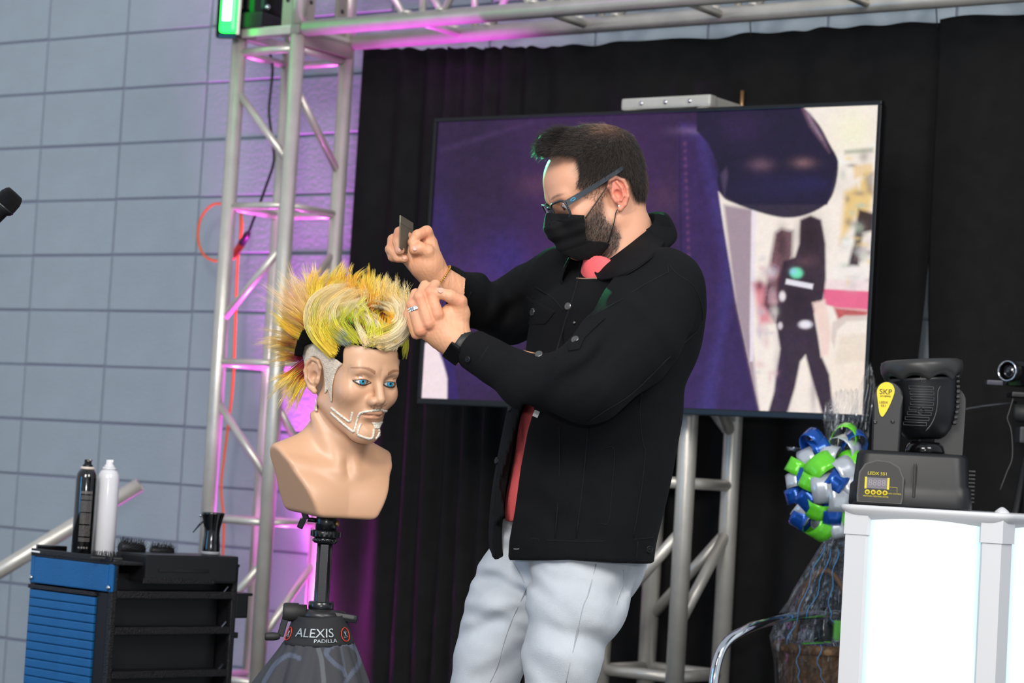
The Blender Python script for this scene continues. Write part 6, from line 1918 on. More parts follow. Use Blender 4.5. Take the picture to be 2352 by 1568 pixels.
# ================================================================== HANDRAIL, CABLES, MICROPHONE
hr0 = P(-320, 1505, 7.35); hr1 = P(322, 1113, 7.35)
rail = empty('handrail', (hr0 + hr1) / 2 * np.array([1, 1, 0]), 'slanting silver tube handrail in front of the block wall, left', 'handrail')
dv = (hr1 - hr0) / np.linalg.norm(hr1 - hr0); L_ = np.linalg.norm(hr1 - hr0)
mb = MB(); mb.lathe([(.0205, 0), (.0238, 0), (.0238, L_), (.0205, L_), (.0205, L_ - .12)], hr0, axis=dv, n=28, cap=False); mb.build('rail_tube', M_alu, rail)
for px in (112, -250):
    t_ = (px + 320) / 642.0; q_ = hr0 + (hr1 - hr0) * t_
    mb = MB(); mb.tube([q_ - up * .02, np.array([q_[0], q_[1], 0.0])], .02, 16); mb.build('post', M_alu, rail)
oc = [(520, 468), (488, 470), (462, 500), (455, 545), (466, 582), (492, 598), (525, 592), (548, 560), (556, 520), (553, 490), (552, 540), (545, 610), (541, 720), (536, 860), (530, 930), (516, 1040), (508, 1120), (514, 1200), (510, 1300), (498, 1450), (500, 1620)]
mb = MB(); mb.tube(catmull([WP(x, y, .12) for x, y in oc], 5), .0042, 8); o = mb.build('extension_cable', mat('orange_cable', (232, 104, 44), .5)); tag(o, 'orange cable looped and hanging behind the left tower', 'cable')
bc = [(620, 120), (626, 160), (621, 215), (618, 260), (625, 320), (629, 370), (610, 430), (592, 480), (580, 510), (572, 532)]
mb = MB(); mb.tube(catmull([wl(to_uw(WP(x, y, .30))[0], .30, WP(x, y, .30)[2]) for x, y in bc], 5), .0045, 8); bo = mb.build('lamp_cable', M_blk); tag(bo, 'black cable hanging down inside the left tower', 'cable')
a_ = WP(572, 532, .30); b_ = WP(556, 558, .28); c_ = WP(530, 598, .22)
mb = MB(); mb.tube([a_, (a_ * .7 + b_ * .3), b_], [.006, .012, .013], 14); mb.build('plug', mat('plug_dark', (60, 20, 60), .4), bo)
mb = MB(); mb.tube([b_, (b_ * .4 + c_ * .6), c_], [.013, .012, .006], 14); mb.build('socket', mat('orange_socket', (235, 70, 60), .45), bo)

YK = 4.70
m0 = P(-78, 564, YK); m1 = P(36, 443, YK)
mdv = (m1 - m0); mL = np.linalg.norm(mdv); mdv /= mL
mic = empty('microphone', m0, 'black hand microphone poking in at the left edge of the picture', 'microphone')
mb = MB(); mb.lathe([(.012, 0), (.015, .01), (.0185, mL - .045), (.0235, mL - .040), (.0235, mL - .034)], m0, axis=mdv, n=32); mb.build('mic_body', M_blk, mic)
mb = MB(); mb.lathe([(.0236, mL - .036), (.0245, mL - .030), (.0238, mL - .014), (.0200, mL - .004), (.0165, mL), (.0001, mL + .001)], m0, axis=mdv, n=40); mb.build('grille', mat('mic_grille', (26, 26, 27), .5, .5, bump=.9, bscale=1100), mic)
mb = MB(); mb.lathe([(.0240, mL - .038), (.0252, mL - .037), (.0252, mL - .034), (.0240, mL - .033)], m0, axis=mdv, n=40, cap=False); mb.build('band', mat('mic_band', (60, 62, 62), .3, .7), mic)
mb = MB(); mb.tube([m0 + mdv * .03, m0 + mdv * .03 + np.array([-.05, .0, -.10]), np.array([m0[0] - .06, m0[1], .03])], .009, 12); mb.build('stand_pole', M_blk, mic)
mb = MB(); mb.lathe([(.14, 0), (.14, .012), (.02, .03)], np.array([m0[0] - .06, m0[1], .0]), n=36); mb.build('stand_base', M_blk, mic)

# ================================================================== GREEN LAMP ON THE TOWER
lc = wl(uF - SD + .035, wF - .03, ztp + .026)
gl = empty('stage_light', lc, 'black stage light glowing green on top of the left tower', 'lamp')
AXL = [np.array([.86, -.5, 0]), np.array([.5, .86, 0]), up]
mb = MB(); mb.box(lc + up * .025, (.155, .14, .05), ax=AXL, bev=.008); mb.build('lamp_base', M_blk, gl)
mb = MB(); mb.box(lc + up * .20 + AXL[0] * .018, (.115, .12, .30), ax=AXL, bev=.012); mb.build('lamp_body', M_blkgloss, gl)
M_green = mat('green_led', (0, 0, 0), .3, emit=(30, 255, 70), estr=5)
lens_c = P(527, 18, lc[1] - .075)
mb = MB(); mb.box(lens_c + up * .04, (.052, .03, .24), ax=[np.array([.98, -.2, 0]), np.array([.2, .98, 0]), up], bev=.010); mb.build('lamp_lens', M_green, gl)
mb = MB(); mb.box(lens_c + up * .05 + np.array([-.004, -.010, 0]), (.030, .014, .19), ax=[np.array([.98, -.2, 0]), np.array([.2, .98, 0]), up], bev=.006); mb.build('led_core', mat('led_core', (0, 0, 0), .3, emit=(214, 255, 226), estr=4), gl)
mb = MB(); mb.box(lens_c + up * .04 + np.array([.0, .024, 0]), (.082, .03, .27), ax=[np.array([.98, -.2, 0]), np.array([.2, .98, 0]), up], bev=.012); mb.build('lamp_housing', M_blkgloss, gl)
mb = MB(); mb.lathe([(.008, 0), (.008, .006)], lc + up * .065 + np.array([.045, -.085, 0]), axis=(.3, -1, 0), n=14); mb.build('bolt', M_chrome, gl)
lamp('green_spot', 'SPOT', tuple(lens_c + np.array([.03, -.08, .02])), tuple(P(1312, 372, 4.8)), 700, (.08, 1, .38), .03, spot=7.6, blend=.3)
lamp('green_spill', 'POINT', tuple(lens_c + np.array([.02, -.10, .04])), (0, 0, 0), .12, (.08, 1, .38), .04)
# colour washers standing on the floor, out of frame, shining up
def washer(loc, tgt, energy, color, spot, lab, size=.06):
    loc = np.array(loc, float); t = empty('floor_washer', (loc[0], loc[1], 0), lab, 'lamp')
    d_ = np.array(tgt, float) - loc; d_ /= np.linalg.norm(d_)
    mb = MB(); mb.lathe([(.04, -.13), (.07, -.10), (.075, .0), (.070, .0), (.066, -.02), (.0001, -.02)], loc, axis=d_, n=28, cap=False); mb.build('lamp_can', M_blk, t)
    mb = MB(); mb.box((loc[0], loc[1], .012), (.16, .10, .024), bev=.004); mb.tube([(loc[0] - .078, loc[1], .012), (loc[0] - .078, loc[1], loc[2])], .008, 8); mb.tube([(loc[0] + .078, loc[1], .012), (loc[0] + .078, loc[1], loc[2])], .008, 8); mb.build('yoke', M_blk, t)
    lamp('washer_light', 'SPOT', tuple(loc + d_ * .01), tgt, energy, color, size, spot=spot, blend=.7)
tc_ = wl(uF + .03, .12, .17)
washer(tc_, wl(uF - SD / 2, .22, 3), 1000, (1.0, .10, .95), 50, 'floor lamp behind the left tower, throwing magenta light upward')
washer(wl(uF + 1.45, wF + .55, .17), wl(uF + 1.15, wF - .05, zlow), 900, (.66, .10, 1.0), 20, 'small floor lamp out in front of the drapes, throwing violet light upward')
washer(wl(uF + .45, wF + .5, .17), wl(uF + .42, wF - .05, zlow), 500, (.9, .10, 1.0), 20, 'floor lamp before the drapes nearest the left tower, throwing violet light upward')
# ================================================================== GLOWING PODIUM
def gp(px, Yc): 
    p = P(px, 1300, Yc); return np.array([p[0], p[1]])
pz = P(2100, 1172, 5.15)[2]
foot = [gp(1938, 5.15), gp(2298, 5.02), gp(2490, 5.30), gp(2490, 5.70), gp(2250, 5.62), gp(1985, 5.46)]
cen = sum(foot) / len(foot)
pod = empty('podium', (cen[0], cen[1], 0), 'white glowing podium carrying the moving stage light', 'podium')
M_pod = mat('podium_plastic', (216, 218, 222), .35, bump=.02, bscale=300)
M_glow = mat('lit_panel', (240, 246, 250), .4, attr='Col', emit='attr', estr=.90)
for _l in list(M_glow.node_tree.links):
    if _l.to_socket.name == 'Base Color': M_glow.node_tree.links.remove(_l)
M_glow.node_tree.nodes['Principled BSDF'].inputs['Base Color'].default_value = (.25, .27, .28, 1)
nF = len(foot)
def inset(poly, d):
    out = []
    n = len(poly)
    for i in range(n):
        a, b_, c = np.array(poly[i - 1]), np.array(poly[i]), np.array(poly[(i + 1) % n])
        e1 = (b_ - a) / np.linalg.norm(b_ - a); e2 = (c - b_) / np.linalg.norm(c - b_)
        n1 = np.array([-e1[1], e1[0]]); n2 = np.array([-e2[1], e2[0]])
        k = 1 + n1 @ n2; out.append(b_ + (n1 + n2) / max(k, .3) * d)
    return out
# corner posts
for i in range(nF):
    a, b_, c = np.array(foot[i - 1]), np.array(foot[i]), np.array(foot[(i + 1) % nF])
    e1 = (a - b_) / np.linalg.norm(a - b_); e2 = (c - b_) / np.linalg.norm(c - b_)
    w1, w2 = .040, .044
    q_ = e1 + e2; q_ /= np.linalg.norm(q_)
    poly = [b_, b_ + e2 * w2, b_ + e2 * w2 + q_ * .03, b_ + e1 * w1 + q_ * .03, b_ + e1 * w1]
    mb = MB(); V = [(x, y, pz - .02) for x, y in poly] + [(x, y, .02) for x, y in poly]
    n = len(poly); F = [tuple(range(n)), tuple(range(2 * n - 1, n - 1, -1))] + [(k, k + n, (k + 1) % n + n, (k + 1) % n) for k in range(n)]
    mb.add(V, F, False); mb.build('corner_post', M_pod, pod)
    # collar piece just under the top
    mb = MB(); bo_ = b_ - q_ * .004
    poly = [bo_, bo_ + e2 * (w2 + .006), bo_ + e2 * w2 + q_ * .03, bo_ + e1 * w1 + q_ * .03, bo_ + e1 * (w1 + .006)]
    V = [(x, y, pz - .004) for x, y in poly] + [(x, y, pz - .058) for x, y in poly]
    mb.add(V, F, False); mb.build('post_head', M_pod, pod)
    # lit panel between this corner and the next
    nn_ = (c - b_); nn_ = np.array([-nn_[1], nn_[0]]) / np.linalg.norm(nn_)
    p0, p1 = b_ + e2 * (w2 - .002) + nn_ * .008, c - e2 * (w1 - .002) + nn_ * .008
    n_ = 60; V = []; F = []; CC_ = []
    for k in range(n_ + 1):
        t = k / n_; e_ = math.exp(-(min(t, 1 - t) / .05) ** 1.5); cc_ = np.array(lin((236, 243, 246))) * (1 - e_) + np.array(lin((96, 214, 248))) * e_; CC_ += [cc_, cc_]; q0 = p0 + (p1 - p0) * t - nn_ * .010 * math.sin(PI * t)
        V += [(q0[0], q0[1], pz - .006), (q0[0], q0[1], .05)]
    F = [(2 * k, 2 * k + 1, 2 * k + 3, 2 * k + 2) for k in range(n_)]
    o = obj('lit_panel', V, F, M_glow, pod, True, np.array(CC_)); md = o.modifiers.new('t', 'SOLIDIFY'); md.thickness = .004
# top: flared slab
mb = MB(); prof = [(.012, pz - .030), (-.004, pz - .016), (-.014, pz - .006), (-.016, pz + .001), (-.013, pz + .005), (-.004, pz + .0055), (.012, pz + .002)]
def roundpoly(poly, r=.03, k=5):
    out = []
    n = len(poly)
    for i in range(n):
        a, b_, c = np.array(poly[i - 1]), np.array(poly[i]), np.array(poly[(i + 1) % n])
        e1 = (a - b_) / np.linalg.norm(a - b_); e2 = (c - b_) / np.linalg.norm(c - b_)
        p0 = b_ + e1 * r; p1 = b_ + e2 * r
        for j in range(k + 1):
            t = j / k; out.append((1 - t) ** 2 * p0 + 2 * t * (1 - t) * b_ + t * t * p1)
    return out
V = []; F = []
for (d, z) in prof:
    rp = roundpoly(inset(foot, d)); V += [(x, y, z) for x, y in rp]
n = len(rp)
for j in range(len(prof) - 1):
    for k in range(n): F.append((j * n + k, j * n + (k + 1) % n, (j + 1) * n + (k + 1) % n, (j + 1) * n + k))
F.append(tuple((len(prof) - 1) * n + k for k in range(n))); F.append(tuple(range(n - 1, -1, -1)))
mb.add(V, F, True); o = mb.build('podium_top', M_pod, pod)
mb = MB(); q_ = P(2302, 1166, 5.45); q_[2] = pz + .004; mb.lathe([(.022, -.004), (.014, .006), (.005, .013), (.0001, .014)], q_, n=20); mb.build('knob', M_pod, pod)

# ================================================================== MOVING STAGE LIGHT ON THE PODIUM
YL = 5.36
lb = P(2092, 1160, YL); lb[2] = pz + .0055
ml = empty('moving_light', lb, 'black moving-head stage light with a yellow teardrop badge, on the white podium', 'lamp')
ra = math.radians(-12)
LX = np.array([math.cos(ra), math.sin(ra), 0]); LY = np.array([-math.sin(ra), math.cos(ra), 0])
M_mh = mat('light_plastic', (17, 18, 21), .42, bump=.03, bscale=700)
def lpnt(x, y, z): return lb + LX * x + LY * y + up * z
def rrect(w, d, r, k=5):
    return roundpoly([(-w / 2, -d / 2), (w / 2, -d / 2), (w / 2, d / 2), (-w / 2, d / 2)], r, k)
V = []; F = []
prof = [(.262, .23, 0), (.266, .234, .004), (.262, .23, .045), (.250, .22, .052), (.240, .212, .112), (.228, .202, .121), (.10, .10, .122)]
for (w, d, z) in prof:
    V += [lpnt(x, y, z) for x, y in rrect(w, d, .032 if w > .11 else .01)]
n = len(V) // len(prof)
for j in range(len(prof) - 1):
    for k in range(n): F.append((j * n + k, j * n + (k + 1) % n, (j + 1) * n + (k + 1) % n, (j + 1) * n + k))
F.append(tuple((len(prof) - 1) * n + k for k in range(n))); F.append(tuple(range(n - 1, -1, -1)))
mb = MB(); mb.add(V, F, True); base_o = mb.build('light_base', M_mh, ml)
# control panel on the front
pc = lpnt(-.062, -.1195, .050); pn = -LY * .992 + up * .12; pn /= np.linalg.norm(pn); pu = up * .992 + LY * .12
arch = [(-.046, -.042), (.044, -.042), (.046, -.030), (.046, .012), (.036, .034), (.016, .045), (-.010, .047), (-.034, .038), (-.045, .020), (-.047, -.030)]
mb = MB(); mb.prism([(x * 1.08, y * 1.06) for x, y in arch], pc, [LX, pu, pn], .010); mb.build('panel_frame', mat('panel_rim', (34, 35, 38), .4), ml)
mb = MB(); mb.prism(arch, pc + pn * .004, [LX, pu, pn], .005); pan = mb.build('control_panel', mat('panel_black', (12, 12, 13), .5), ml)
pf = pc + pn * .0068
M_yel = mat('yellow_print', (214, 196, 20), .5)
M_lcd = mat('display_grey', (92, 88, 98), .25)
def on(x, y): return pf + LX * x + pu * y
mb = MB(); mb.box(on(-.008, -.002), (.046, .024, .0012), ax=[LX, pu, pn]); mb.build('display', M_lcd, pan)
for x in (-.0325, .0165):
    mb = MB(); mb.box(on(x, -.002), (.0045, .026, .0014), ax=[LX, pu, pn]); mb.build('display_bar', M_yel, pan)
mb = MB(); text_on(mb, '8888', .019, on(-.008, -.002) + pn * .0007, LX, pu, pn, 1.0); mb.build('digits', mat('digit_grey', (130, 126, 134), .3), pan)
mb = MB(); text_on(mb, 'LEDX 551', .0098, on(-.008, .019), LX, pu, pn, 1.05); mb.build('lettering', M_yel, pan)
for i in range(4):
    c_ = on(-.028 + i * .0128, -.0225)
    mb = MB(); mb.lathe([(.0056, 0), (.0056, .0015), (.0042, .002)], c_, axis=pn, n=18); mb.build('key', M_yel, pan)
    mb = MB(); mb.lathe([(.0030, .0018), (.0026, .003), (.0001, .0032)], c_, axis=pn, n=14); mb.build('key_cap', mat('key_brown', (120, 90, 20), .4), pan)
mb = MB(); text_on(mb, 'MENU/ESC UP', .0044, on(-.023, -.0312), LX, pu, pn); text_on(mb, 'DOWN ENTER', .0044, on(.004, -.0316), LX, pu, pn); text_on(mb, 'SOUND CONTROL', .0040, on(.0285, -.0235), LX, pu, pn); mb.build('lettering', M_yel, pan)
mb = MB(); mb.tube([on(.0195, -.009), on(.036, -.009), on(.036, -.020)], .0005, 6); mb.build('printed_line', M_yel, pan)
# recessed right-hand part of the base, heat fins at the back
mb = MB(); mb.box(lpnt(.010, -.118, .060), (.006, .006, .075), ax=[LX, LY, up], bev=.002); mb.build('seam_rib', M_mh, ml)
for k in range(9):
    mb = MB(); mb.box(lpnt(.131, .045, .020 + k * .0085), (.014, .10, .0035), ax=[LX, LY, up]); mb.build('fin', M_mh, ml)
# yoke arms
def arm(xc, th):
    poly = [(-.031, 0), (.031, 0), (.033, .10), (.033, .125)] + [(.033 * math.cos(a), .125 + .034 * math.sin(a)) for a in np.linspace(0, PI, 13)] + [(-.033, .125), (-.033, .10)]
    return poly
arm_c = P(2035, 1026, YL - .02); arm_c[2] = lb[2] + .118
mb = MB(); mb.prism(arm(0, 0), arm_c, [LX, up, -LY], .040); a_o = mb.build('yoke_arm', M_mh, ml)
md = a_o.modifiers.new('b', 'BEVEL'); md.width = .006; md.segments = 3
c_ = arm_c + LX * .135 + LY * .05
mb = MB(); mb.prism(arm(0, 0), c_ + LY * .05, [LX, up, -LY], .03); o = mb.build('yoke_arm', M_mh, ml)
# badge
mbz = lambda pts: [((x / 8.71 + 1980), (y / 8.71 + 850)) for x, y in pts]
af_ = arm_c - LY * .0225
bpts = []
for x, y in catmull([(a, b, 0) for a, b in mbz([(480, 235), (380, 275), (310, 370), (300, 480), (320, 650), (345, 830), (375, 905), (410, 928), (455, 880), (540, 730), (620, 540), (652, 400), (610, 290), (540, 245)])], 3) and [(q[0], q[1]) for q in catmull([(a, b, 0) for a, b in mbz([(480, 235), (380, 275), (310, 370), (300, 480), (320, 650), (345, 830), (375, 905), (410, 928), (455, 880), (540, 730), (620, 540), (652, 400), (610, 290), (540, 245)])], 3)]:
    h = hit(x, y, af_, -LY) - af_; bpts.append((h @ LX, h[2]))
mb = MB(); mb.prism([(x * 1.0, y) for x, y in bpts][::-1], af_, [LX, up, -LY], .003); bdg = mb.build('badge', mat('badge_yellow', (246, 214, 10), .4), a_o)
def bp_(x, y): 
    q_ = hit(x / 8.71 + 1980, y / 8.71 + 850, af_, -LY); return q_ - LY * .002
M_ink = mat('dark_ink', (50, 44, 10), .5)
mb = MB(); text_on(mb, 'SKP', .0165, bp_(475, 435), LX, up, -LY, 1.05); text_on(mb, 'pro lighting', .0050, bp_(470, 515), LX, up, -LY); text_on(mb, 'LEDX', .0070, bp_(435, 645), LX, up, -LY, 1.1); text_on(mb, '551', .0070, bp_(430, 712), LX, up, -LY, 1.1)
mb.build('lettering', M_ink, a_o)
for x, y in ((262, 1030), (612, 1020)):
    mb = MB(); mb.lathe([(.0045, 0), (.0045, .002), (.002, .001)], bp_(x, y) + LY * .002, axis=-LY, n=14); mb.build('screw', M_blkgloss, a_o)
# head: barrel looking up, slightly tipped
ht = P(2112, 835, YL + .03); hb_ = P(2124, 1002, YL + .03)
hax = ht - hb_; hH = np.linalg.norm(hax); hax /= hH
hax2 = hax + np.array([.03, 0, 0]); hax2 /= np.linalg.norm(hax2)
mb = MB(); mb.lathe([(.035, -.006), (.046, 0), (.056, .012), (.066, .030), (.073, .060), (.076, .10), (.078, hH - .040), (.080, hH - .034)], hb_, axis=hax2, n=56); hd_o = mb.build('light_head', M_mh, ml)
mb = MB(); V = []; F = []; n = 96; x, y, z = frame_from(hax2)
pr_ = [(.079, -.040), (.086, -.036), (.0915, -.020), (.0925, -.006), (.090, .004), (.080, .008), (.070, .006)]
for (r, h) in pr_:
    for k in range(n):
        a = 2 * PI * k / n; sc = .012 * abs(math.sin(a * 4)) if h < -.03 else 0
        V.append(hb_ + hax2 * (hH + h + sc) + x * math.cos(a) * r + y * math.sin(a) * r)
for j in range(len(pr_) - 1):
    for k in range(n): F.append((j * n + k, j * n + (k + 1) % n, (j + 1) * n + (k + 1) % n, (j + 1) * n + k))
F.append(tuple((len(pr_) - 1) * n + k for k in range(n)))
mb.add(V, F, True); mb.build('head_ring', mat('ring_grey', (50, 50, 50), .4), ml)
# cooling ribs and port holes on the near side
def onhead(px, py, off=0.0):
    # nearest point of the barrel along the ray, radius .077
    v = ray(px, py); o_ = CO - hb_; A_ = v - hax2 * (v @ hax2); B_ = o_ - hax2 * (o_ @ hax2); R_ = .0765 + off
    a, b_, c = A_ @ A_, 2 * A_ @ B_, B_ @ B_ - R_ ** 2; D = b_ * b_ - 4 * a * c
    if D < 0: return None
    return CO + v * ((-b_ - math.sqrt(D)) / (2 * a))
ribs = [(2088, 2144, 887), (2090, 2145, 899), (2092, 2145, 911), (2091, 2144, 923), (2088, 2142, 935), (2084, 2139, 946), (2079, 2134, 958), (2075, 2128, 970)]
for (x0_, x1_, yy) in ribs:
    pts = [onhead(xx, yy + (xx - 2115) * .04, .0) for xx in np.linspace(x0_, x1_, 8)]
    pts2 = [onhead(xx, yy + 7 + (xx - 2115) * .04, .0) for xx in np.linspace(x1_, x0_, 8)]
    mb = MB(); mb.tube(pts + pts2, .0011, 6, closed=True); mb.build('cooling_rib', mat('rib_grey', (58, 62, 66), .3), hd_o)
for (xx, yy) in ((2121, 870), (2115, 943)):
    c_ = onhead(xx, yy, .0005); nn_ = c_ - hb_; nn_ -= hax2 * (nn_ @ hax2); nn_ /= np.linalg.norm(nn_)
    mb = MB(); mb.lathe([(.0075, -.003), (.0082, .001), (.0070, .0015), (.0060, -.004), (.0001, -.005)], c_, axis=nn_, n=20, cap=False); mb.build('port_hole', M_blkgloss, hd_o)
pts = [onhead(xx, yy, .0005) for xx, yy in ((2160, 886), (2154, 900), (2153, 925), (2149, 950), (2140, 972), (2126, 990))]
mb = MB(); mb.tube(catmull([p_ for p_ in pts if p_ is not None], 4), .0014, 8); mb.build('seam_rib', mat('rib_grey'), hd_o)
for k in range(10):
    a = -.22 - .0; h = .028 + k * .0115
    d_ = x * 0; 
    ax_r = np.array([1, -.15, 0]); ax_r = ax_r - hax2 * (ax_r @ hax2); ax_r /= np.linalg.norm(ax_r)
    rr0 = float(np.interp(h, [0, .012, .03, .06, .1], [.046, .056, .066, .073, .076]))
    mb = MB(); mb.box(hb_ + hax2 * h + ax_r * (rr0 + .002), (.008, .05, .006), ax=[ax_r, np.cross(hax2, ax_r), hax2], bev=.0015); mb.build('fin', M_mh, hd_o)
mb = MB(); mb.lathe([(.040, 0), (.044, .006), (.040, .020), (.030, .028)], lpnt(.025, .01, .120), n=32); mb.build('pan_bearing', M_blkgloss, ml)

# ================================================================== GIFT BASKET ON A CHAIR
YB = 5.97; sB = FPX / YB
bx_c = P(1893, 1488, YB); bcx, bcy, rimz = bx_c
chair = empty('chair', (bcx, bcy + .02, 0), 'chair with a curved chrome arm tube, under the gift basket', 'chair')
seat_z = rimz - .20
mb = MB(); mb.box((bcx, bcy + .02, seat_z - .03), (.42, .40, .055), bev=.02); mb.build('seat', mat('seat_black', (20, 20, 22), .6), chair)
for s_, Yd in ((-1, 0),):
    pass
armp = [P(1636, 1640, 5.62), P(1640, 1560, 5.62), P(1652, 1505, 5.63), P(1672, 1472, 5.65), P(1705, 1450, 5.68), P(1745, 1433, 5.73), P(1790, 1420, 5.80), P(1850, 1412, 5.90), P(1930, 1410, 6.02)]
armp = [P(1640, 1568, 5.62) * np.array([1, 1, 0]) + up * .02, P(1637, 1700, 5.62)] + armp
mb = MB(); mb.tube(catmull(armp, 6), .0118, 16); mb.build('arm_tube', M_chrome, chair)
off = np.array([.50, .10, 0])
mb = MB(); mb.tube(catmull([p_ + off for p_ in armp], 6), .0118, 16); mb.build('arm_tube', M_chrome, chair)
for (dx, dy) in ((.25, .30), (-.22, .34)):
    mb = MB(); mb.tube([(bcx + dx * .9, bcy + dy, .0), (bcx + dx * .85, bcy + dy * .6, seat_z - .03)], .0118, 12); mb.build('leg', M_chrome, chair)

gb = empty('gift_basket', (bcx, bcy, seat_z), 'brown gift basket wrapped in clear film with a green, blue and silver bow', 'basket')
M_wick = mat('wicker', (120, 88, 58), .6, bump=.6, bscale=60, var=.35, vscale=30)
bz0 = seat_z + .003
V = []; F = []; n = 64; nr = 14
for j in range(nr + 1):
    t = j / nr; z = bz0 + (rimz - bz0) * t; r0 = .088 + .030 * t
    for k in range(n):
        a = 2 * PI * k / n
        V.append((bcx + math.cos(a) * (r0 + .0022 * (1 if (k // 2 + j) % 2 else -1)), bcy + math.sin(a) * (r0 + .0022 * (1 if (k // 2 + j) % 2 else -1)), z))
for j in range(nr):
    for k in range(n): F.append((j * n + k, j * n + (k + 1) % n, (j + 1) * n + (k + 1) % n, (j + 1) * n + k))
F.append(tuple(range(n - 1, -1, -1)))
o = obj('basket_body', V, F, M_wick, gb, False)
mb = MB(); mb.tube([(bcx + math.cos(a) * .119, bcy + math.sin(a) * .119, rimz) for a in np.linspace(0, 2 * PI, 40, endpoint=False)], .008, 10, closed=True, flat=1.6); mb.build('basket_rim', M_wick, gb)
mb = MB(); mb.tube([(bcx + .118 * math.cos(a) * .6, bcy + .02 + .04 * math.sin(a), rimz + .19 * math.sin(a)) for a in np.linspace(0, PI, 16)], .007, 8); mb.build('basket_handle', mat('cane', (126, 92, 62), .5), gb)
# shredded filling and small gifts inside
mb = MB()
for k in range(160):
    a = rr_.uniform(0, 2 * PI); r = .10 * math.sqrt(rr_.random()); p0 = np.array([bcx + math.cos(a) * r, bcy + math.sin(a) * r, rimz - .004])
    pts = [p0]
    for i in range(4): pts.append(pts[-1] + np.array([rr_.uniform(-.018, .018), rr_.uniform(-.018, .018), rr_.uniform(-.004, .014)]))
    mb.tube(pts, .0009, 4, cap=False)
mb.build('shredded_film', mat('silver_foil', (190, 196, 206), .15, .9), gb, kind='stuff')
mb = MB(); pcx = P(1868, 1472, YB - .04); mb.box((pcx[0], pcx[1], rimz + .006), (.085, .05, .016), ax=[np.array([.97, .2, .1]), np.array([-.2, .97, 0]), up], bev=.004); mb.build('packet', mat('purple_packet', (70, 50, 120), .3), gb)
mb = MB(); mb.box((pcx[0] + .005, pcx[1] - .012, rimz + .015), (.07, .02, .003), ax=[np.array([.97, .2, .1]), np.array([-.2, .97, 0]), up]); mb.build('packet_stripe', mat('green_foil', (104, 214, 60), .25), gb)
mb = MB(); q_ = P(1893, 1440, YB); mb.lathe([(.024, rimz - .05 - q_[2]), (.024, rimz + .05 - q_[2]), (.012, rimz + .075 - q_[2]), (.012, rimz + .10 - q_[2])], q_, n=24); mb.build('gift_bottle', M_blkgloss, gb)
mb = MB(); q_ = P(1915, 1405, YB - .02); mb.box((q_[0] + .012, q_[1], q_[2] - .045), (.022, .02, .05), bev=.004); mb.build('gift_box', mat('green_foil'), gb)
# clear film
M_film = bpy.data.materials.new('clear_film'); M_film.use_nodes = True
_nt = M_film.node_tree; _nt.nodes.remove(_nt.nodes['Principled BSDF'])
_tr = _nt.nodes.new('ShaderNodeBsdfTransparent'); _tr.inputs[0].default_value = (.955, .965, .98, 1)
_gl = _nt.nodes.new('ShaderNodeBsdfGlossy'); _gl.inputs['Roughness'].default_value = .05; _gl.inputs[0].default_value = (.9, .95, 1, 1)
_mx = _nt.nodes.new('ShaderNodeMixShader'); _lw = _nt.nodes.new('ShaderNodeLayerWeight'); _lw.inputs[0].default_value = .24
_tc = _nt.nodes.new('ShaderNodeTexCoord'); _nz = _nt.nodes.new('ShaderNodeTexNoise'); _nz.inputs['Scale'].default_value = 34; _nz.inputs['Detail'].default_value = 6
_mp = _nt.nodes.new('ShaderNodeMapping'); _mp.inputs['Scale'].default_value = (1.6, 1.6, .45); _nt.links.new(_tc.outputs['Object'], _mp.inputs[0]); _nt.links.new(_mp.outputs[0], _nz.inputs['Vector'])
_bp = _nt.nodes.new('ShaderNodeBump'); _bp.inputs['Strength'].default_value = 1.0; _bp.inputs['Distance'].default_value = .05; _nt.links.new(_nz.outputs['Fac'], _bp.inputs['Height'])
_nt.links.new(_bp.outputs[0], _gl.inputs['Normal']); _nt.links.new(_bp.outputs[0], _lw.inputs['Normal'])
_nt.links.new(_lw.outputs['Fresnel'], _mx.inputs[0]); _nt.links.new(_tr.outputs[0], _mx.inputs[1]); _nt.links.new(_gl.outputs[0], _mx.inputs[2]); _nt.links.new(_mx.outputs[0], _nt.nodes['Material Output'].inputs[0])
nk_ = P(1932, 1205, YB)
V = []; F = []; n = 120; prof = [(0, .100), (.25, .112), (.5, .122), (.62, .131)]; zs_ = []
rings = []
for (t, r) in prof: rings.append((bz0 + (rimz - bz0) * t / .62, r, (bcx, bcy)))
hN = nk_[2] - rimz
for i in range(1, 15):
    t = i / 14; rings.append((rimz + hN * t, .131 * (1 - t) ** .9 + .014, (bcx + (nk_[0] - bcx) * t, bcy)))
for j, (z, r, c_) in enumerate(rings):
    for k in range(n):
        a = 2 * PI * k / n; tt_ = j / len(rings)
        w_ = 1 + .05 * math.sin(a * 13 + .4 * j) * (.4 + tt_) + .05 * math.sin(a * 29 + 1.3) * tt_ + .02 * math.sin(a * 7 + j * 1.1)
        V.append((c_[0] + math.cos(a) * r * w_, c_[1] + math.sin(a) * r * w_, z + .003 * math.sin(a * 5 + j)))
for j in range(len(rings) - 1):
    for k in range(n): F.append((j * n + k, j * n + (k + 1) % n, (j + 1) * n + (k + 1) % n, (j + 1) * n + k))
obj('clear_film', V, F, M_film, gb, True, kind=None)
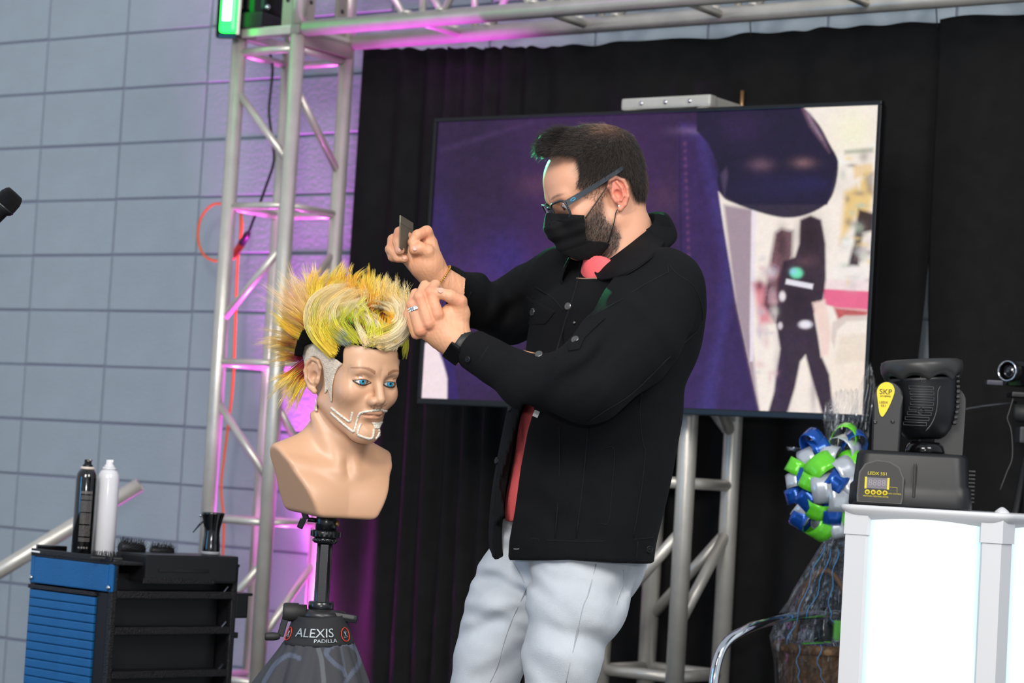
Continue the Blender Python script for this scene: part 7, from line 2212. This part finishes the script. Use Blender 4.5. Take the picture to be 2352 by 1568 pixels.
# film above the bow: gathered tongues
def tongue(pts, widths, seed, Yo=0):
    r_ = random.Random(seed); V = []; F = []; m_ = 16; q_ = catmull([(*p_, 0) for p_ in pts], 5); ws = np.interp(np.linspace(0, 1, len(q_)), np.linspace(0, 1, len(widths)), widths)
    for i, p_ in enumerate(q_):
        for k in range(m_ + 1):
            s_ = k / m_ * 2 - 1
            V.append(P(p_[0] + s_ * ws[i], p_[1] + 5 * math.sin(k * 1.7 + seed) * (i / len(q_)), YB + Yo + .018 * math.sin(k * 1.9 + i * .35 + seed) + .010 * math.sin(k * 4.1 + i * .9)))
    for i in range(len(q_) - 1):
        for k in range(m_): F.append((i * (m_ + 1) + k, i * (m_ + 1) + k + 1, (i + 1) * (m_ + 1) + k + 1, (i + 1) * (m_ + 1) + k))
    obj('film_tail', V, F, M_film, gb, True)
tongue([(1945, 1150), (1958, 1050), (1975, 960), (1992, 890), (1996, 834)], [12, 30, 26, 20, 5], 1)
tongue([(1935, 1150), (1930, 1040), (1935, 960), (1945, 895)], [10, 34, 38, 26], 5, .03)
tongue([(1930, 1150), (1915, 1030), (1910, 960), (1905, 920)], [8, 18, 20, 10], 9, .06)
tongue([(1915, 1120), (1880, 1060), (1840, 1035), (1815, 1030)], [6, 14, 18, 10], 3, .02)
# bow
bow = empty('gift_bow', P(1893, 1110, YB - .06), 'big ribbon bow of green, blue and silver loops tied on the wrapped basket', 'bow')
M_rg = mat('ribbon_green', (110, 226, 50), .28, .15, coat=.3); M_rb = mat('ribbon_blue', (22, 84, 178), .25, .5, coat=.3); M_rs = mat('ribbon_silver', (206, 212, 220), .3, .45)
bcen = P(1905, 1115, YB - .03)
def rloop(x, y, colr, size=1.0, twist=0.0, Yo=None):
    tgt = P(x / 3.136 + 1740, y / 3.136 + 800, YB - .05)
    d2 = tgt - bcen; d2[1] = 0; dist = np.linalg.norm(d2)
    depth = -math.sqrt(max(.0, .085 ** 2 - min(dist, .084) ** 2)) - .02
    tgt = tgt + np.array([0, depth + .0, 0]) if Yo is None else tgt + np.array([0, Yo, 0])
    d = tgt - bcen; L_ = np.linalg.norm(d) + .018; d /= np.linalg.norm(d)
    h = np.cross(d, np.array([math.cos(twist), 0.3, math.sin(twist)])); h /= np.linalg.norm(h); wv = np.cross(d, h)
    V = []; F = []; m_ = 22; W_2 = .0205 * size
    for i in range(m_ + 1):
        t = 2 * PI * i / m_
        r_ = L_ * (1 - math.cos(t)) / 2; e = .030 * size * math.sin(t) * (1 - math.cos(t)) * .8
        c_ = bcen + d * r_ + h * e
        k_ = .35 + .65 * min(1, (1 - math.cos(t)) / 1.2)
        V += [c_ - wv * W_2 * k_, c_ - wv * W_2 * k_ * .33, c_ + wv * W_2 * k_ * .33, c_ + wv * W_2 * k_]
    for i in range(m_):
        for k in range(3): F.append((i * 4 + k, i * 4 + k + 1, (i + 1) * 4 + k + 1, (i + 1) * 4 + k))
    o = obj('loop', V, F, {'g': M_rg, 'b': M_rb, 's': M_rs}[colr], bow, True, None, {'g': 'lime green ribbon loop', 'b': 'blue ribbon loop', 's': 'silver ribbon loop'}[colr])
    md = o.modifiers.new('t', 'SOLIDIFY'); md.thickness = .0005
for a in [(420, 700, 'b', 1.1, .2), (630, 600, 'g', 1.0, 1.2), (620, 690, 's', 1.2, .9), (350, 780, 's', 1.1, -.4), (430, 850, 'g', 1.3, -.9), (690, 820, 'g', 1.2, 1.6), (590, 880, 's', 1.2, .5), (255, 850, 'g', .9, .4), (290, 930, 'b', 1.1, 1.2), (640, 1000, 's', 1.1, 1.0),
          (430, 1010, 's', 1.2, .2), (330, 1090, 'b', 1.1, -.3), (245, 1060, 'b', .9, 1.4), (540, 1080, 's', 1.2, .1), (310, 1190, 's', 1.1, .2), (510, 1200, 'b', 1.1, .3), (420, 1310, 'g', 1.2, -.8), (600, 1240, 'g', 1.1, .9), (290, 1240, 'b', 1.0, .6), (470, 1270, 's', 1.0, -.6), (710, 650, 'b', .9, 1.3), (400, 1150, 'g', 1.1, 1.2),
          (370, 640, 'b', .9, 1.3), (520, 960, 'b', 1.1, -.6), (340, 960, 'g', .9, .9), (500, 760, 's', 1.0, -.8), (560, 1310, 's', .9, 1.2), (250, 960, 's', .9, -.5)]:
    rloop(*a)
M_curl = mat('curl_blue', (70, 160, 226), .25, .2)
for (pts) in ([(1895, 1250), (1860, 1330), (1830, 1420), (1805, 1480)], [(1908, 1260), (1880, 1350), (1850, 1420)], [(1885, 1480), (1880, 1530), (1893, 1568), (1890, 1620)], [(1835, 1480), (1832, 1530), (1838, 1568)], [(1925, 1260), (1912, 1330), (1905, 1400), (1915, 1430)]):
    mb = MB(); q_ = catmull([P(x_, y_, YB - .135) for x_, y_ in pts], 5); mb.tube([p_ + np.array([.004 * math.sin(i * 1.3), .0, 0]) for i, p_ in enumerate(q_)], .0022, 6, flat=.3); mb.build('curling_ribbon', M_curl, gb)

# ================================================================== VIDEO CAMERA
YV = 6.05
vc = P(2316, 852, YV)
vax = np.array([-.62, -.78, 0.0]); vx = np.array([.78, -.62, 0])
cm = empty('video_camera', P(2368, 925, YV + .05), 'small black camcorder with a silver-rimmed lens at the right edge', 'camera')
bcn = vc - vax * .075
mb = MB(); mb.box(bcn + np.array([.012, 0, -.004]), (.062, .13, .066), ax=[vx, vax, up], bev=.014); mb.build('camera_body', M_blkgloss, cm)
mb = MB(); mb.lathe([(.026, -.05), (.0265, .006), (.0245, .012), (.0225, .012)], vc - vax * .008, axis=vax, n=36, cap=False); mb.build('lens_barrel', M_blk, cm)
mb = MB(); mb.lathe([(.0232, .010), (.0262, .012), (.0262, .016), (.0235, .017), (.0232, .010)], vc - vax * .008, axis=vax, n=36, cap=False); mb.build('lens_ring', M_chrome, cm)
mb = MB(); mb.lathe([(.022, -.002), (.017, .006), (.0001, .008)], vc - vax * .008, axis=vax, n=32); mb.build('lens', mat('lens_dark', (16, 14, 20), .05, coat=1), cm)
mb = MB(); q0 = P(2300, 880, YV - .03); q1 = P(2266, 878, YV - .06); mb.box((q0 + q1) / 2, (.040, .03, .012), bev=.003); mb.build('hood_flap', mat('grey_flap', (62, 62, 74), .4), cm)
mb = MB(); q_ = P(2352, 908, YV + .02); mb.box(q_, (.075, .07, .012), bev=.003); mb.build('mount_plate', M_blk, cm)
mb = MB(); q_ = P(2352, 948, YV + .02); mb.lathe([(.020, -.024), (.024, -.018), (.024, .018), (.020, .024)], q_, axis=(1, -.3, 0), n=28); mb.build('tilt_knob', mat('rubber_black'), cm)
pb_ = P(2368, 1000, YV + .04)
mb = MB(); mb.box(pb_, (.07, .06, .042), bev=.006); mb.build('tripod_collar', mat('dark_grey', (44, 46, 52), .5), cm)
mb = MB(); mb.tube([pb_ + up * .10, pb_, np.array([pb_[0], pb_[1], .5])], .013, 14); mb.build('tripod_column', M_blk, cm)
for a in (0.4, 2.5, 4.6):
    mb = MB(); mb.tube([pb_ - up * .02, np.array([pb_[0] + math.cos(a) * .20, pb_[1] + math.sin(a) * .20, .012])], .012, 12); mb.build('leg', M_blk, cm)
mb = MB(); mb.tube(catmull([P(x_, y_, YV + .05) for x_, y_ in ((2200, 944), (2225, 938), (2270, 931), (2335, 924))], 4), .0030, 8); mb.build('pan_handle', mat('dark_grey'), cm)
mb = MB(); mb.tube(catmull([P(x_, y_, YV - .02) for x_, y_ in ((2327, 915), (2318, 945), (2314, 962), (2323, 990), (2325, 1050), (2312, 1085), (2297, 1125))], 4), .0010, 6); mb.build('cord', mat('thin_cord', (90, 88, 84), .5), cm)
# blue strip lamp in the hall on the left, beyond the frame
sl = empty('strip_lamp', (-3.0, 4.3, 0), 'tall blue strip lamp standing left of the stage', 'lamp')
mb = MB(); mb.box((-3.0, 4.3, .9), (.10, .06, 1.3), bev=.01); mb.box((-3.0, 4.3, .02), (.3, .3, .03), bev=.005); mb.tube([(-3.0, 4.3, .02), (-3.0, 4.3, .3)], .02, 12); mb.build('lamp_housing', M_blk, sl)
lamp('blue_strip', 'AREA', (-2.93, 4.3, 1.0), (-.5, 5.4, .9), 10, (.06, .45, 1.0), .10, 1.2)
